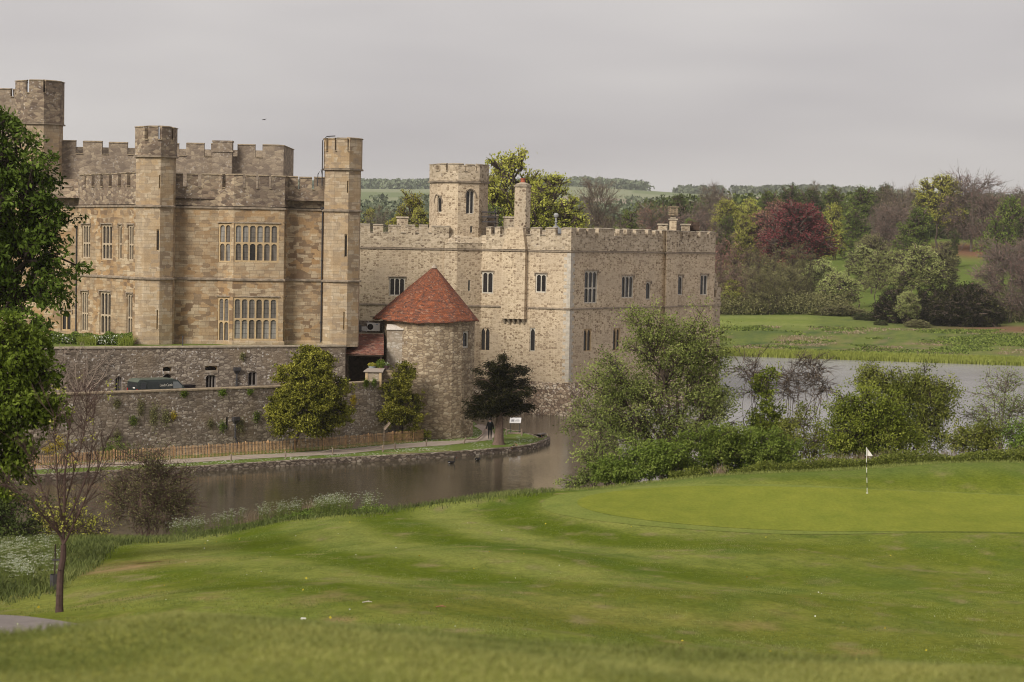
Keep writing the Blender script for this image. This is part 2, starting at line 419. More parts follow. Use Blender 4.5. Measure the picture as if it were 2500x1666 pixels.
M_['string'] = plain('string_course_stone', (.24, .19, .14), .92, .4, 2.5)
M_['lead'] = plain('lead_and_iron', (.055, .05, .052), .6, .3, 6)
M_['dark'] = plain('dark_interior', (.02, .014, .012), .9, .2)
M_['wood_dark'] = plain('dark_timber', (.07, .045, .032), .85, .4, 5)
M_['roofflat'] = plain('lead_roof', (.16, .15, .15), .8, .2, 1)
def glass(name, col, lead=.5, w=.13, h=.19, curtain=None):
    m, nt, b = newmat(name)
    uv = nd(nt, 'ShaderNodeTexCoord').outputs['UV']
    br = nd(nt, 'ShaderNodeTexBrick'); br.offset = 0
    for k, x in (('Scale', 1.0), ('Mortar Size', .011), ('Mortar Smooth', .0), ('Brick Width', w), ('Row Height', h)): br.inputs[k].default_value = x
    br.inputs['Color1'].default_value = (*col, 1); br.inputs['Color2'].default_value = (*[x * .8 for x in col], 1); br.inputs['Mortar'].default_value = (.03, .028, .026, 1)
    nt.links.new(uv, br.inputs['Vector'])
    c = br.outputs['Color']
    if curtain is not None:
        wv = nd(nt, 'ShaderNodeTexWave', Scale=4.2, Distortion=1.5, Detail=2); nt.links.new(uv, wv.inputs['Vector'])
        cc = mixc(nt, wv.outputs['Fac'], [x * .55 for x in curtain], curtain)
        n = noise(nt, mapping(nt, uv, (1.4, .25, 1)), 1.0, 2)
        cc = mixc(nt, ramp(nt, n.outputs['Fac'], [(.42, grey(0)), (.55, grey(.8))]), cc, col)
        c = mixc(nt, br.outputs['Fac'], cc, (.035, .032, .03))
    nt.links.new(c, b.inputs['Base Color']); b.inputs['Roughness'].default_value = .22; b.inputs['Specular IOR Level'].default_value = .5
    n = noise(nt, uv, 3.0, 2); bump(nt, b, n.outputs['Fac'], .12, .03)
    return m
M_['glass'] = glass('leaded_glass', (.022, .018, .018))
M_['curtain'] = glass('curtained_glass', (.10, .085, .075), curtain=(.34, .32, .29), w=.3, h=.42)
M_['curtain_dim'] = glass('dim_curtained_glass', (.065, .05, .04), curtain=(.19, .165, .14), w=.3, h=.42)
# ------------------------------------------------------------ terrain
PXC = np.array([-600, 0, 430, 800, 1175, 1600, 2000, 2500, 3100], float)
SHORE = 322.0
ROWS = [
 (-30, [15.9]*9), (0, [15.6]*9), (5, [15.5]*9), (8, [15.4]*9), (10, [15.1, 15.1, 15.15, 15.15, 15.12, 15.1, 15.1, 15.08, 15.08]),
 (14, [14.4, 14.44, 14.64, 14.58, 14.52, 14.45, 14.37, 14.33, 14.3]),
 (18, [13.2, 13.3, 13.6, 13.5, 13.4, 13.3, 13.2, 13.1, 13.1]),
 (24, [11.6, 11.7, 12.1, 12.1, 12.0, 11.8, 11.7, 11.6, 11.6]),
 (31, [10.3, 10.4, 10.9, 10.9, 10.85, 10.6, 10.5, 10.5, 10.5]),
 (40, [9.2, 9.3, 9.9, 9.75, 9.76, 9.5, 9.3, 9.2, 9.2]),
 (50, [7.9, 7.95, 8.57, 8.65, 8.55, 8.38, 8.25, 8.25, 8.2]),
 (60, [6.8, 6.9, 7.3, 7.6, 7.54, 7.34, 7.2, 7.1, 7.0]),
 (75, [5.2, 5.35, 5.7, 6.2, 6.25, 6.07, 6.0, 5.95, 5.9]),
 (82, [4.4, 4.5, 4.9, 5.65, 5.8, 5.72, 5.8, 5.9, 6.0]),
 (88, [3.6, 3.8, 4.1, 5.16, 5.5, 5.8, 5.95, 6.2, 6.5]),
 (95, [2.5, 2.6, 3.0, 4.3, 5.3, 5.95, 6.25, 6.6, 7.0]),
 (100, [1.5, 1.6, 2.0, 3.2, 4.5, 5.72, 6.5, 6.9, 7.1]),
 (108, [-.1, 0, .4, 1.2, 2.8, 3.5, 5.2, 6.0, 6.2]),
 (116, [-1.2, -1.2, -1.0, -.5, .6, 1.2, 3.0, 4.0, 4.4]),
 (124, [-1.8, -1.8, -1.7, -1.6, -1.5, -1.0, .3, 1.0, 1.5]),
 (132, [-2]*9), (300, [-2]*9), (317, [-1.2]*9), (321, [-.15]*9), (323.5, [.35]*9), (330, [.7]*9), (345, [1.3]*9), (360, [2.0]*9),
 (400, [3, 3, 3, 3, 3, 3, 3.1, 3.5, 4]), (430, [4, 4, 4, 4, 4, 4, 4.3, 4.6, 5]), (500, [6, 6, 6, 6, 6, 7, 8.5, 9.5, 11]),
 (560, [9, 9, 9, 9, 9, 11, 13, 14, 15]), (620, [12, 12, 12, 12, 12, 14, 17.5, 18, 19]), (700, [15, 15, 15, 15, 16, 18, 21, 21, 22]),
 (850, [20, 20, 20, 22, 24, 25, 25, 25, 25]), (1200, [34]*9), (1600, [48, 48, 46, 46, 46, 44, 46, 46, 46]), (2000, [60, 60, 60, 60, 60, 56, 58, 58, 58]),
 (2500, [74, 74, 76, 78, 80, 72, 78, 76, 74]), (3000, [84, 86, 88, 91, 97, 94, 98, 96, 94]), (3400, [86, 88, 90, 92, 97, 96, 98, 96, 94]), (4200, [70]*9), (6000, [20]*9)]
YR = np.array([r[0] for r in ROWS], float); ZT = np.array([r[1] for r in ROWS], float)
_yg = np.concatenate([np.arange(-30, 132, 1.0), np.arange(132, 300, 8.0), np.arange(300, 760, 4.0), np.arange(760, 6001, 60.0)])
_pg = np.arange(-600, 3101, 50.0)
_T = np.zeros((len(_yg), len(_pg)))
for i, y in enumerate(_yg):
    row = np.array([np.interp(y, YR, ZT[:, k]) for k in range(9)]); _T[i] = np.interp(_pg, PXC, row)
for _ in range(3):
    T2 = _T.copy(); T2[:, 1:-1] = (_T[:, :-2] + 2 * _T[:, 1:-1] + _T[:, 2:]) / 4
    _T = T2
    T2 = _T.copy(); T2[1:-1] = (_T[:-2] + 2 * _T[1:-1] + _T[2:]) / 4
    keep = (_yg[1:-1] > 316) & (_yg[1:-1] < 335)
    T2[1:-1][keep] = _T[1:-1][keep]; _T = T2
def hmap(x, y):
    x = np.asarray(x, float); y = np.asarray(y, float)
    ye = np.maximum(y, 6.0)
    px = np.clip(1250 + F * x / ye, -600, 3099.9)
    yy = y - np.where(y > 250, -.0147 * 0 + (np.clip(px, -600, 3100) - 1750) * -.018, 0)   # the far shore runs slightly oblique
    yy = np.clip(yy, -30, 5999)
    i = np.clip(np.searchsorted(_yg, yy, 'right') - 1, 0, len(_yg) - 2)
    t = (yy - _yg[i]) / (_yg[i + 1] - _yg[i])
    k = np.clip(((px + 600) / 50).astype(int), 0, len(_pg) - 2); u = (px + 600) / 50 - k
    z = (_T[i, k] * (1 - t) + _T[i + 1, k] * t) * (1 - u) + (_T[i, k + 1] * (1 - t) + _T[i + 1, k + 1] * t) * u
    lawn = np.clip((y - 12) / 10, 0, 1) * np.clip((112 - y) / 10, 0, 1)
    z = z + lawn * (.07 * np.sin(x * .55 + y * .21) + .06 * np.sin(x * .23 - y * .37 + 1.0))
    fgd = np.clip((15 - y) / 5, 0, 1)
    z = z + fgd * .05 * np.sin(x * 1.7 + y * .8)
    far = np.clip((y - 330) / 60, 0, 1)
    z = z + far * (.5 * np.sin(x * .05 + y * .03) + .25 * np.sin(x * .11 - y * .06)) * np.clip((2000 - y) / 1500, 0, 1)
    farr = np.clip((y - 2200) / 600, 0, 1)
    z = z + farr * (4 * np.sin(x * .006 + 1) + 2.5 * np.sin(x * .017))
    return z
def h1(x, y): return float(hmap(x, y))

def vnoise(x, y, seed=0):
    """cheap smooth value noise"""
    r = np.random.RandomState(seed).rand(64, 64)
    xi = np.floor(x).astype(int); yi = np.floor(y).astype(int); fx = x - xi; fy = y - yi
    fx = fx * fx * (3 - 2 * fx); fy = fy * fy * (3 - 2 * fy)
    g = lambda a, b: r[a % 64, b % 64]
    return (g(xi, yi) * (1 - fx) + g(xi + 1, yi) * fx) * (1 - fy) + (g(xi, yi + 1) * (1 - fx) + g(xi + 1, yi + 1) * fx) * fy
def fbm(x, y, seed=0, o=4):
    s = 0; a = .5; t = 0
    for k in range(o): s = s + a * vnoise(x * 2 ** k, y * 2 ** k, seed + k); t += a; a *= .5
    return s / t

def pxy(x, y, z):
    vx, vy, vz = x - O[0], y - O[1], z - O[2]
    w = vx * _f[0] + vy * _f[1] + vz * _f[2]; w = np.where(w < .5, .5, w)
    return 1250 + F * (vx * _r[0] + vy * _r[1] + vz * _r[2]) / w, 833 - F * (vx * _u[0] + vy * _u[1] + vz * _u[2]) / w
def ground_at(px, py, y0=20, y1=125):
    """first ground point seen through a photo pixel"""
    d = ray(px, py); ys = np.linspace(y0, y1, 2500); X = O[0] + d[0] * ys / d[1]; Z = O[2] + d[2] * ys / d[1]
    g = Z <= hmap(X, ys)
    k = int(np.argmax(g)) if g.any() else len(ys) - 1
    return X[k], ys[k]

# putting green and its collar: outlines on the ground
GREEN_PX = [(1403, 1228), (1425, 1214), (1480, 1203), (1560, 1194), (1700, 1187), (1850, 1189), (2000, 1193), (2200, 1199), (2350, 1205), (2500, 1212), (2660, 1222),
            (2760, 1246), (2740, 1280), (2640, 1301), (2500, 1302), (2300, 1300), (2100, 1299), (1900, 1295), (1750, 1288), (1620, 1277), (1500, 1262), (1430, 1246)]
gr = [ground_at(a, b, 60, 110) for a, b in GREEN_PX]
gcx = sum(p[0] for p in gr) / len(gr); gcy = sum(p[1] for p in gr) / len(gr)
def smooth_loop(P, it=3):
    P = [np.array(p, float) for p in P]
    for _ in range(it):
        Q = []
        for a, b in zip(P, P[1:] + P[:1]): Q += [a * .75 + b * .25, a * .25 + b * .75]
        P = Q
    return P
GRL = smooth_loop(gr)
def inpoly(x, y, P):
    ins = np.zeros(x.shape, bool); n = len(P)
    for i in range(n):
        a, b = P[i], P[(i + 1) % n]
        c = (a[1] > y) != (b[1] > y)
        ins ^= c & (x < (b[0] - a[0]) * (y - a[1]) / (b[1] - a[1] + 1e-12) + a[0])
    return ins
def polyvec(x, y, P):
    D = np.full(x.shape, 1e9); vx = np.zeros(x.shape); vy = np.zeros(x.shape)
    for i in range(len(P)):
        a, b = np.array(P[i]), np.array(P[(i + 1) % len(P)]); d = b - a; L = d @ d + 1e-12
        t = np.clip(((x - a[0]) * d[0] + (y - a[1]) * d[1]) / L, 0, 1)
        ex, ey = x - a[0] - d[0] * t, y - a[1] - d[1] * t; q = np.hypot(ex, ey); m = q < D
        D = np.where(m, q, D); vx = np.where(m, ex, vx); vy = np.where(m, ey, vy)
    return vx, vy
def polydist(x, y, P):
    D = np.full(x.shape, 1e9)
    for i in range(len(P)):
        a, b = np.array(P[i]), np.array(P[(i + 1) % len(P)]); d = b - a; L = d @ d + 1e-12
        t = np.clip(((x - a[0]) * d[0] + (y - a[1]) * d[1]) / L, 0, 1)
        D = np.minimum(D, np.hypot(x - a[0] - d[0] * t, y - a[1] - d[1] * t))
    return D

def build_terrain():
    py_ = np.concatenate([np.arange(-2600, -500, 150), np.arange(-500, 3000, 10), np.arange(3000, 5200, 150)])
    ys = np.concatenate([np.arange(-14, 20, 1.0), np.arange(20, 118, .42), np.arange(118, 134, 1.5), np.arange(134, 300, 15), np.arange(300, 340, 1.5),
                         np.arange(340, 720, 5), np.arange(720, 1500, 25), np.arange(1500, 4400, 70)])
    YY, PP = np.meshgrid(ys, py_, indexing='ij')
    XX = (PP - 1250) / F * (YY + 16.0)
    ZZ = hmap(XX, YY)
    n, m = YY.shape
    V = np.stack([XX, YY, ZZ], -1).reshape(-1, 3)
    idx = np.arange(n * m).reshape(n, m)
    Fq = np.stack([idx[:-1, :-1], idx[:-1, 1:], idx[1:, 1:], idx[1:, :-1]], -1).reshape(-1, 4)
    # ---- ground cover colours
    x, y, z = XX, YY, ZZ
    def L(a): return np.array(a)[None, None, :]
    def mix(c, f, k): f = np.clip(f, 0, 1)[..., None]; return c * (1 - f) + L(k) * f
    c = np.zeros((n, m, 3)) + L((.150, .176, .027))
    D = polydist(x, y, GRL)
    wob = (fbm(x * .08, y * .03, 3) - .5) * 2.2
    # mowing passes: arcs around the green, wider towards the viewer
    px, _ = pxy(x, y, z); px = np.clip(px, -1000, 4000)
    vx, vy = polyvec(x, y, GRL[::2])
    dd = np.hypot(vx * np.where(vx < 0, 2.3, 1.0), vy * 1.0) + wob * 2.0 + 1.2 * np.sin(x * .12 + y * .05)
    band = .5 + .5 * np.tanh(np.sin((dd - 2.5) / 6.6 * math.pi) * 1.8)
    fade = np.clip(1.2 - D / 70, .2, 1) * np.clip((2300 - px) / 800, .3, 1)
    fade = fade * np.clip(.8 + .45 * fbm(x * .13, y * .08, 77), 0, 1)
    c = mix(c, band * .95 * fade, (.086, .120, .011))
    c = mix(c, (1 - band) * .9 * fade, (.218, .238, .062))
    dry = fbm(x * .11, y * .06, 11)
    c = mix(c, (dry - .5) * 2.4 * np.clip((80 - y) / 35, 0, 1), (.205, .185, .05))
    c = mix(c, (fbm(x * .5, y * .22, 23) - .52) * 2.0, (.10, .145, .03))
    c = mix(c, (fbm(x * .9, y * .35, 29) - .62) * 4.0 * np.clip((70 - y) / 30, 0, 1), (.26, .20, .085))
    c = mix(c, (fbm(x * 1.6, y * .7, 93) - .5) * 1.6 * (y < 110), (.085, .115, .02))
    c = mix(c, (fbm(x * 1.3, y * .6, 97) - .62) * 3.5 * (y < 110), (.23, .20, .09))
    # dry scalped patch by the young tree
    bx, by = ground_at(300, 1385, 60, 100)
    c = mix(c, np.exp(-(((x - bx) / 2.3) ** 2 + ((y - by) / 3.0) ** 2)) * 1.5 * (fbm(x * 1.2, y * .8, 5)), (.28, .20, .10))
    c = mix(c, np.exp(-(((x - bx - .3) / 1.0) ** 2 + ((y - by - 2.2) / 1.2) ** 2)) * 2.2 * (fbm(x * 2.2, y * 1.6, 6) - .25), (.12, .06, .035))
    # near bank
    c = mix(c, np.clip((20 - y) / 4, 0, 1), (.205, .215, .052))
    # rough along the bank top
    rough = np.clip((y - 95) / 3, 0, 1)
    c = mix(c, rough * .6, (.12, .16, .045))
    # moat bed
    c = mix(c, np.clip((.25 - z) / .3, 0, 1) * (y < 318), (.06, .045, .03))
    # far meadow
    far = np.clip((y - 318) / 4, 0, 1)
    mead = (.145, .175, .05)
    c = mix(c, far, mead)
    c = mix(c, far * (fbm(x * .10, y * .10, 31) - .5) * 2.6 * np.clip((360 - y) / 20, 0, 1), (.22, .15, .09))
    c = mix(c, far * (fbm(x * .2, y * .15, 37) - .55) * 4 * np.clip((400 - y) / 20, 0, 1), (.075, .11, .04))
    c = mix(c, far * (fbm(x * .35, y * .3, 131) - .5) * 2.2 * np.clip((366 - y) / 10, 0, 1), (.25, .18, .12))
    c = mix(c, far * (fbm(x * .5, y * .35, 137) - .5) * 2.5 * np.clip((400 - y) / 10, 0, 1), (.085, .12, .045))
    mown = np.clip((y - 368 - (x - 40) * -.02) / 4, 0, 1) * np.clip((404 - y) / 3, 0, 1) * np.clip((2010 - px) / 40, 0, 1)
    strp = .5 + .5 * np.tanh(np.sin((x * .5 + y * 1.0) / 3.0) * 2)
    c = mix(c, mown, (.165, .205, .05)); c = mix(c, mown * strp * .55, (.23, .25, .085))
    hill = np.clip((y - 420) / 25, 0, 1) * np.clip((760 - y) / 30, 0, 1)
    c = mix(c, hill * .9, (.125, .165, .04))
    c = mix(c, hill * np.clip((fbm(x * .03, y * .02, 41) - .5) * 6, 0, .7), (.16, .20, .055))
    # bracken slope
    qx, _q = xy(2375, 610); c = mix(c, np.exp(-(((x - qx) / 14) ** 2 + ((y - 605) / 26) ** 2)) * 1.6, (.21, .115, .07))
    qx, _q = xy(2470, 372); c = mix(c, np.exp(-(((x - qx) / 12) ** 2 + ((y - 375) / 12) ** 2)) * 1.2, (.19, .115, .07))
    # under the woods: brown litter
    wood = np.clip((y - 405) / 6, 0, 1) * np.clip((1990 - px) / 60, 0, 1) * np.clip((800 - y) / 40, 0, 1)
    c = mix(c, wood * .85, (.06, .055, .025))
    # distant fields
    fld = np.clip((y - 1300) / 300, 0, 1)
    cell = vnoise(np.floor(x / 260 + .3 * np.floor(y / 330)) * 7.3, np.floor(y / 330) * 3.7, 51)
    c = mix(c, fld, (.18, .21, .11)); c = mix(c, fld * (cell > .42), (.25, .265, .165)); c = mix(c, fld * (cell > .68), (.31, .26, .20))
    C = np.concatenate([np.clip(c, 0, 1), np.ones((n, m, 1))], -1).reshape(-1, 4)
    me = bpy.data.meshes.new('ground')
    me.vertices.add(len(V)); me.vertices.foreach_set('co', V.ravel())
    me.loops.add(len(Fq) * 4); me.loops.foreach_set('vertex_index', Fq.ravel().astype(np.int32))
    me.polygons.add(len(Fq)); me.polygons.foreach_set('loop_start', np.arange(0, len(Fq) * 4, 4)); me.polygons.foreach_set('use_smooth', np.ones(len(Fq), bool))
    at_ = me.color_attributes.new('cover', 'FLOAT_COLOR', 'POINT'); at_.data.foreach_set('color', C.ravel())
    me.update(); me.validate()
    o = link_mesh('ground', me, M_['ground']); tag(o, kind='structure')
    return o
def grassmat(name, col=None, sc=1.0, amt=.5, bm=.5):
    m, nt, b = newmat(name)
    ob = nd(nt, 'ShaderNodeTexCoord').outputs['Object']
    if col is None:
        a = nt.nodes.new('ShaderNodeAttribute'); a.attribute_name = 'cover'; c = a.outputs['Color']
    else:
        r = nt.nodes.new('ShaderNodeRGB'); r.outputs[0].default_value = (*col, 1); c = r.outputs[0]
    n1 = noise(nt, mapping(nt, ob, (7 * sc, 3.2 * sc, 1)), 1.0, 6, .7)
    n2 = noise(nt, mapping(nt, ob, (.8 * sc, .45 * sc, 1)), 1.0, 5, .65)
    c = mixc(nt, amt, c, ramp(nt, n1.outputs['Fac'], [(.28, grey(.45)), (.5, grey(1)), (.72, grey(1.55))]), 'MULTIPLY')
    c = mixc(nt, .55, c, ramp(nt, n2.outputs['Fac'], [(.3, (.72, .80, .75)), (.7, (1.28, 1.18, 1.15))]), 'MULTIPLY')
    nt.links.new(c, b.inputs['Base Color']); b.inputs['Roughness'].default_value = .9; b.inputs['Specular IOR Level'].default_value = .0
    bump(nt, b, n1.outputs['Fac'], bm, .08)
    return m
M_['ground'] = grassmat('ground_cover')
M_['green'] = grassmat('putting_green_turf', (.190, .212, .036), 1.0, .25, .15)
M_['collar'] = grassmat('collar_turf', (.178, .208, .050), 1.0, .3, .25)
build_terrain()

def ground_sheet(name, loop, lift, m):
    c = np.mean(loop, axis=0); K = 30; rings = []
    V = []; Fc = []
    for k in range(1, K + 1):
        for p in loop:
            q = c + (np.array(p) - c) * (k / K); V.append((q[0], q[1], h1(q[0], q[1]) + lift))
    V.append((c[0], c[1], h1(c[0], c[1]) + lift)); n = len(loop)
    for k in range(K - 1):
        for i in range(n):
            j = (i + 1) % n; Fc.append((k * n + i, (k + 1) * n + i, (k + 1) * n + j, k * n + j))
    for i in range(n): Fc.append((len(V) - 1, i, (i + 1) % n))
    me = bpy.data.meshes.new(name); me.from_pydata(V, [], Fc); me.polygons.foreach_set('use_smooth', [True] * len(Fc)); me.update()
    return tag(link_mesh(name, me, m), kind='structure')
collar = []
gc = np.mean(GRL, axis=0)
for p in GRL:
    d = p - gc; e = 1.6 - 1.35 * min(max((d[0] + 5) / 8, 0), 1)
    collar.append(p + d / np.linalg.norm(d) * e)
ground_sheet('green_collar', collar, .012, M_['collar'])
ground_sheet('putting_green', GRL, .022, M_['green'])

# ------------------------------------------------------------ water
def water(name, base, rough, sc, bstr):
    m, nt, b = newmat(name)
    ob = nd(nt, 'ShaderNodeTexCoord').outputs['Object']
    n1 = noise(nt, mapping(nt, ob, (1.0 * sc, 1.7 * sc, 1)), 1.0, 4, .6)
    n2 = noise(nt, mapping(nt, ob, (.06, .05, 1)), 1.0, 3)
    n3 = noise(nt, mapping(nt, ob, (4 * sc, 7 * sc, 1)), 1.0, 2)
    hgt = mixc(nt, .3, n1.outputs['Fac'], n3.outputs['Fac'])
    nb = nd(nt, 'ShaderNodeBump', Distance=.06)
    nt.links.new(mathn(nt, 'MULTIPLY', ramp(nt, n2.outputs['Fac'], [(.42, grey(.22)), (.60, grey(1))]), bstr), nb.inputs['Strength'])
    nt.links.new(hgt, nb.inputs['Height']); nt.links.new(nb.outputs['Normal'], b.inputs['Normal'])
    b.inputs['Base Color'].default_value = (*base, 1); b.inputs['Roughness'].default_value = rough; b.inputs['IOR'].default_value = 1.33
    return m
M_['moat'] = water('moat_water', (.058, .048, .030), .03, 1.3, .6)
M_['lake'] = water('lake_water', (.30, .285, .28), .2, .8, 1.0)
sA, sB = xy(1590, 90), xy(1480, 330)
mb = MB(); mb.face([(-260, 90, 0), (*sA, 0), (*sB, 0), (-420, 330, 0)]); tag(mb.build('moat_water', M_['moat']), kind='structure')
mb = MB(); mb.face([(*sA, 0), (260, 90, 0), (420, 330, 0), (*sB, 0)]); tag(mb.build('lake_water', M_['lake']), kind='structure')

# ------------------------------------------------------------ island: lawn, kerb, path
KF = [(-400, 1190), (19, 1178), (160, 1171), (287, 1163), (462, 1154), (600, 1145), (699, 1139), (845, 1130), (950, 1125), (1056, 1119), (1150, 1113), (1196, 1109), (1245, 1105), (1284, 1100), (1315, 1093), (1337, 1084), (1341, 1079), (1336, 1073)]
kf = [gp(a, b, 0.0)[:2] for a, b in KF]
KB = [(1320, 1066), (1298, 1058), (1270, 1051), (1235, 1045), (1200, 1039), (1165, 1033)]
kb = [gp(a, b, .5)[:2] for a, b in KB]
isl = kf + kb + [np.array(xy(1120, 204)), np.array(xy(1060, 208)), np.array(xy(860, 207)), np.array(xy(700, 230)), np.array(xy(-300, 240)), np.array((-75.0, 150.0))]
def polymesh(name, pts, z, m, skirt=None):
    bm = bmesh.new(); vs_ = [bm.verts.new((p[0], p[1], z)) for p in pts]; f = bm.faces.new(vs_)
    if f.normal.z < 0: f.normal_flip()
    if skirt is not None:
        lo = [bm.verts.new((p[0], p[1], skirt)) for p in pts]
        for i in range(len(pts)):
            j = (i + 1) % len(pts); bm.faces.new((vs_[i], lo[i], lo[j], vs_[j]))
    bmesh.ops.triangulate(bm, faces=[f]); bmesh.ops.recalc_face_normals(bm, faces=bm.faces)
    me = bpy.data.meshes.new(name); bm.to_mesh(me); bm.free()
    return link_mesh(name, me, m)
def daisy_grass(name, col):
    m = grassmat(name, col, 1.6, .45, .4); nt = m.node_tree; b = nt.nodes['Principled BSDF']
    ob = nd(nt, 'ShaderNodeTexCoord').outputs['Object']
    v = nd(nt, 'ShaderNodeTexVoronoi', Randomness=1); v.inputs['Scale'].default_value = 1; nt.links.new(mapping(nt, ob, (5, 2.2, 1)), v.inputs['Vector'])
    n = noise(nt, mapping(nt, ob, (.5, .35, 1)), 1, 3)
    f = mathn(nt, 'MULTIPLY', ramp(nt, v.outputs['Distance'], [(.28, grey(1)), (.42, grey(.0))]), ramp(nt, n.outputs['Fac'], [(.42, grey(0)), (.6, grey(.75))]))
    c = b.inputs['Base Color'].links[0].from_socket
    c2 = mixc(nt, f, c, (.62, .62, .52))
    nb = noise(nt, mapping(nt, ob, (.22, .5, 1), (9, 2, 0)), 1, 2)
    c2 = mixc(nt, ramp(nt, nb.outputs['Fac'], [(.64, grey(0)), (.72, grey(.7))]), c2, (.25, .17, .10))
    nt.links.new(c2, b.inputs['Base Color']); return m
M_['isl'] = daisy_grass('daisy_lawn', (.125, .165, .04))
M_['path'] = plain('pinkish_gravel_path', (.36, .29, .235), .95, .14, 2)
M_['kerb'] = rubble('moat_edging_stone', [(0, (.13, .10, .08)), (.4, (.28, .22, .16)), (.8, (.42, .34, .26)), (1, (.5, .43, .34))], (.08, .06, .045), 2.2, 5, .08, (.07, .05, .04), .5, .3)
tag(polymesh('island_lawn', isl, .40, M_['isl']), kind='structure')
kp = Poly(kf + kb)
mb = MB(); strip(mb, kp, 0, kp.L, -1.2, .45, .08, .30, slope=.04)
tag(mb.build('moat_edging', M_['kerb']), kind='structure')
PO = [(-300, 1172), (86, 1150), (278, 1142), (424, 1135), (600, 1124), (699, 1119), (845, 1111), (960, 1099), (1091, 1090), (1150, 1083), (1200, 1077), (1209, 1066), (1200, 1050), (1192, 1043), (1172, 1038)]
PI = [(-300, 1160), (86, 1139), (278, 1131), (424, 1124), (600, 1113), (699, 1109), (845, 1098), (960, 1087), (1060, 1080), (1120, 1076), (1158, 1073), (1178, 1062), (1176, 1052), (1166, 1045), (1156, 1040)]
mb = MB()
for (a, b, c, d) in zip(PO[:-1], PO[1:], PI[1:], PI[:-1]):
    q = [gp(a[0], a[1] - 3, .42), gp(b[0], b[1] - 3, .42), gp(c[0], c[1] - (2 if c[0] < 1080 else 0), .42), gp(d[0], d[1] - (2 if d[0] < 1080 else 0), .42)]; mb.face([(p[0], p[1], .42) for p in q])
tag(mb.build('path', M_['path']), kind='structure')
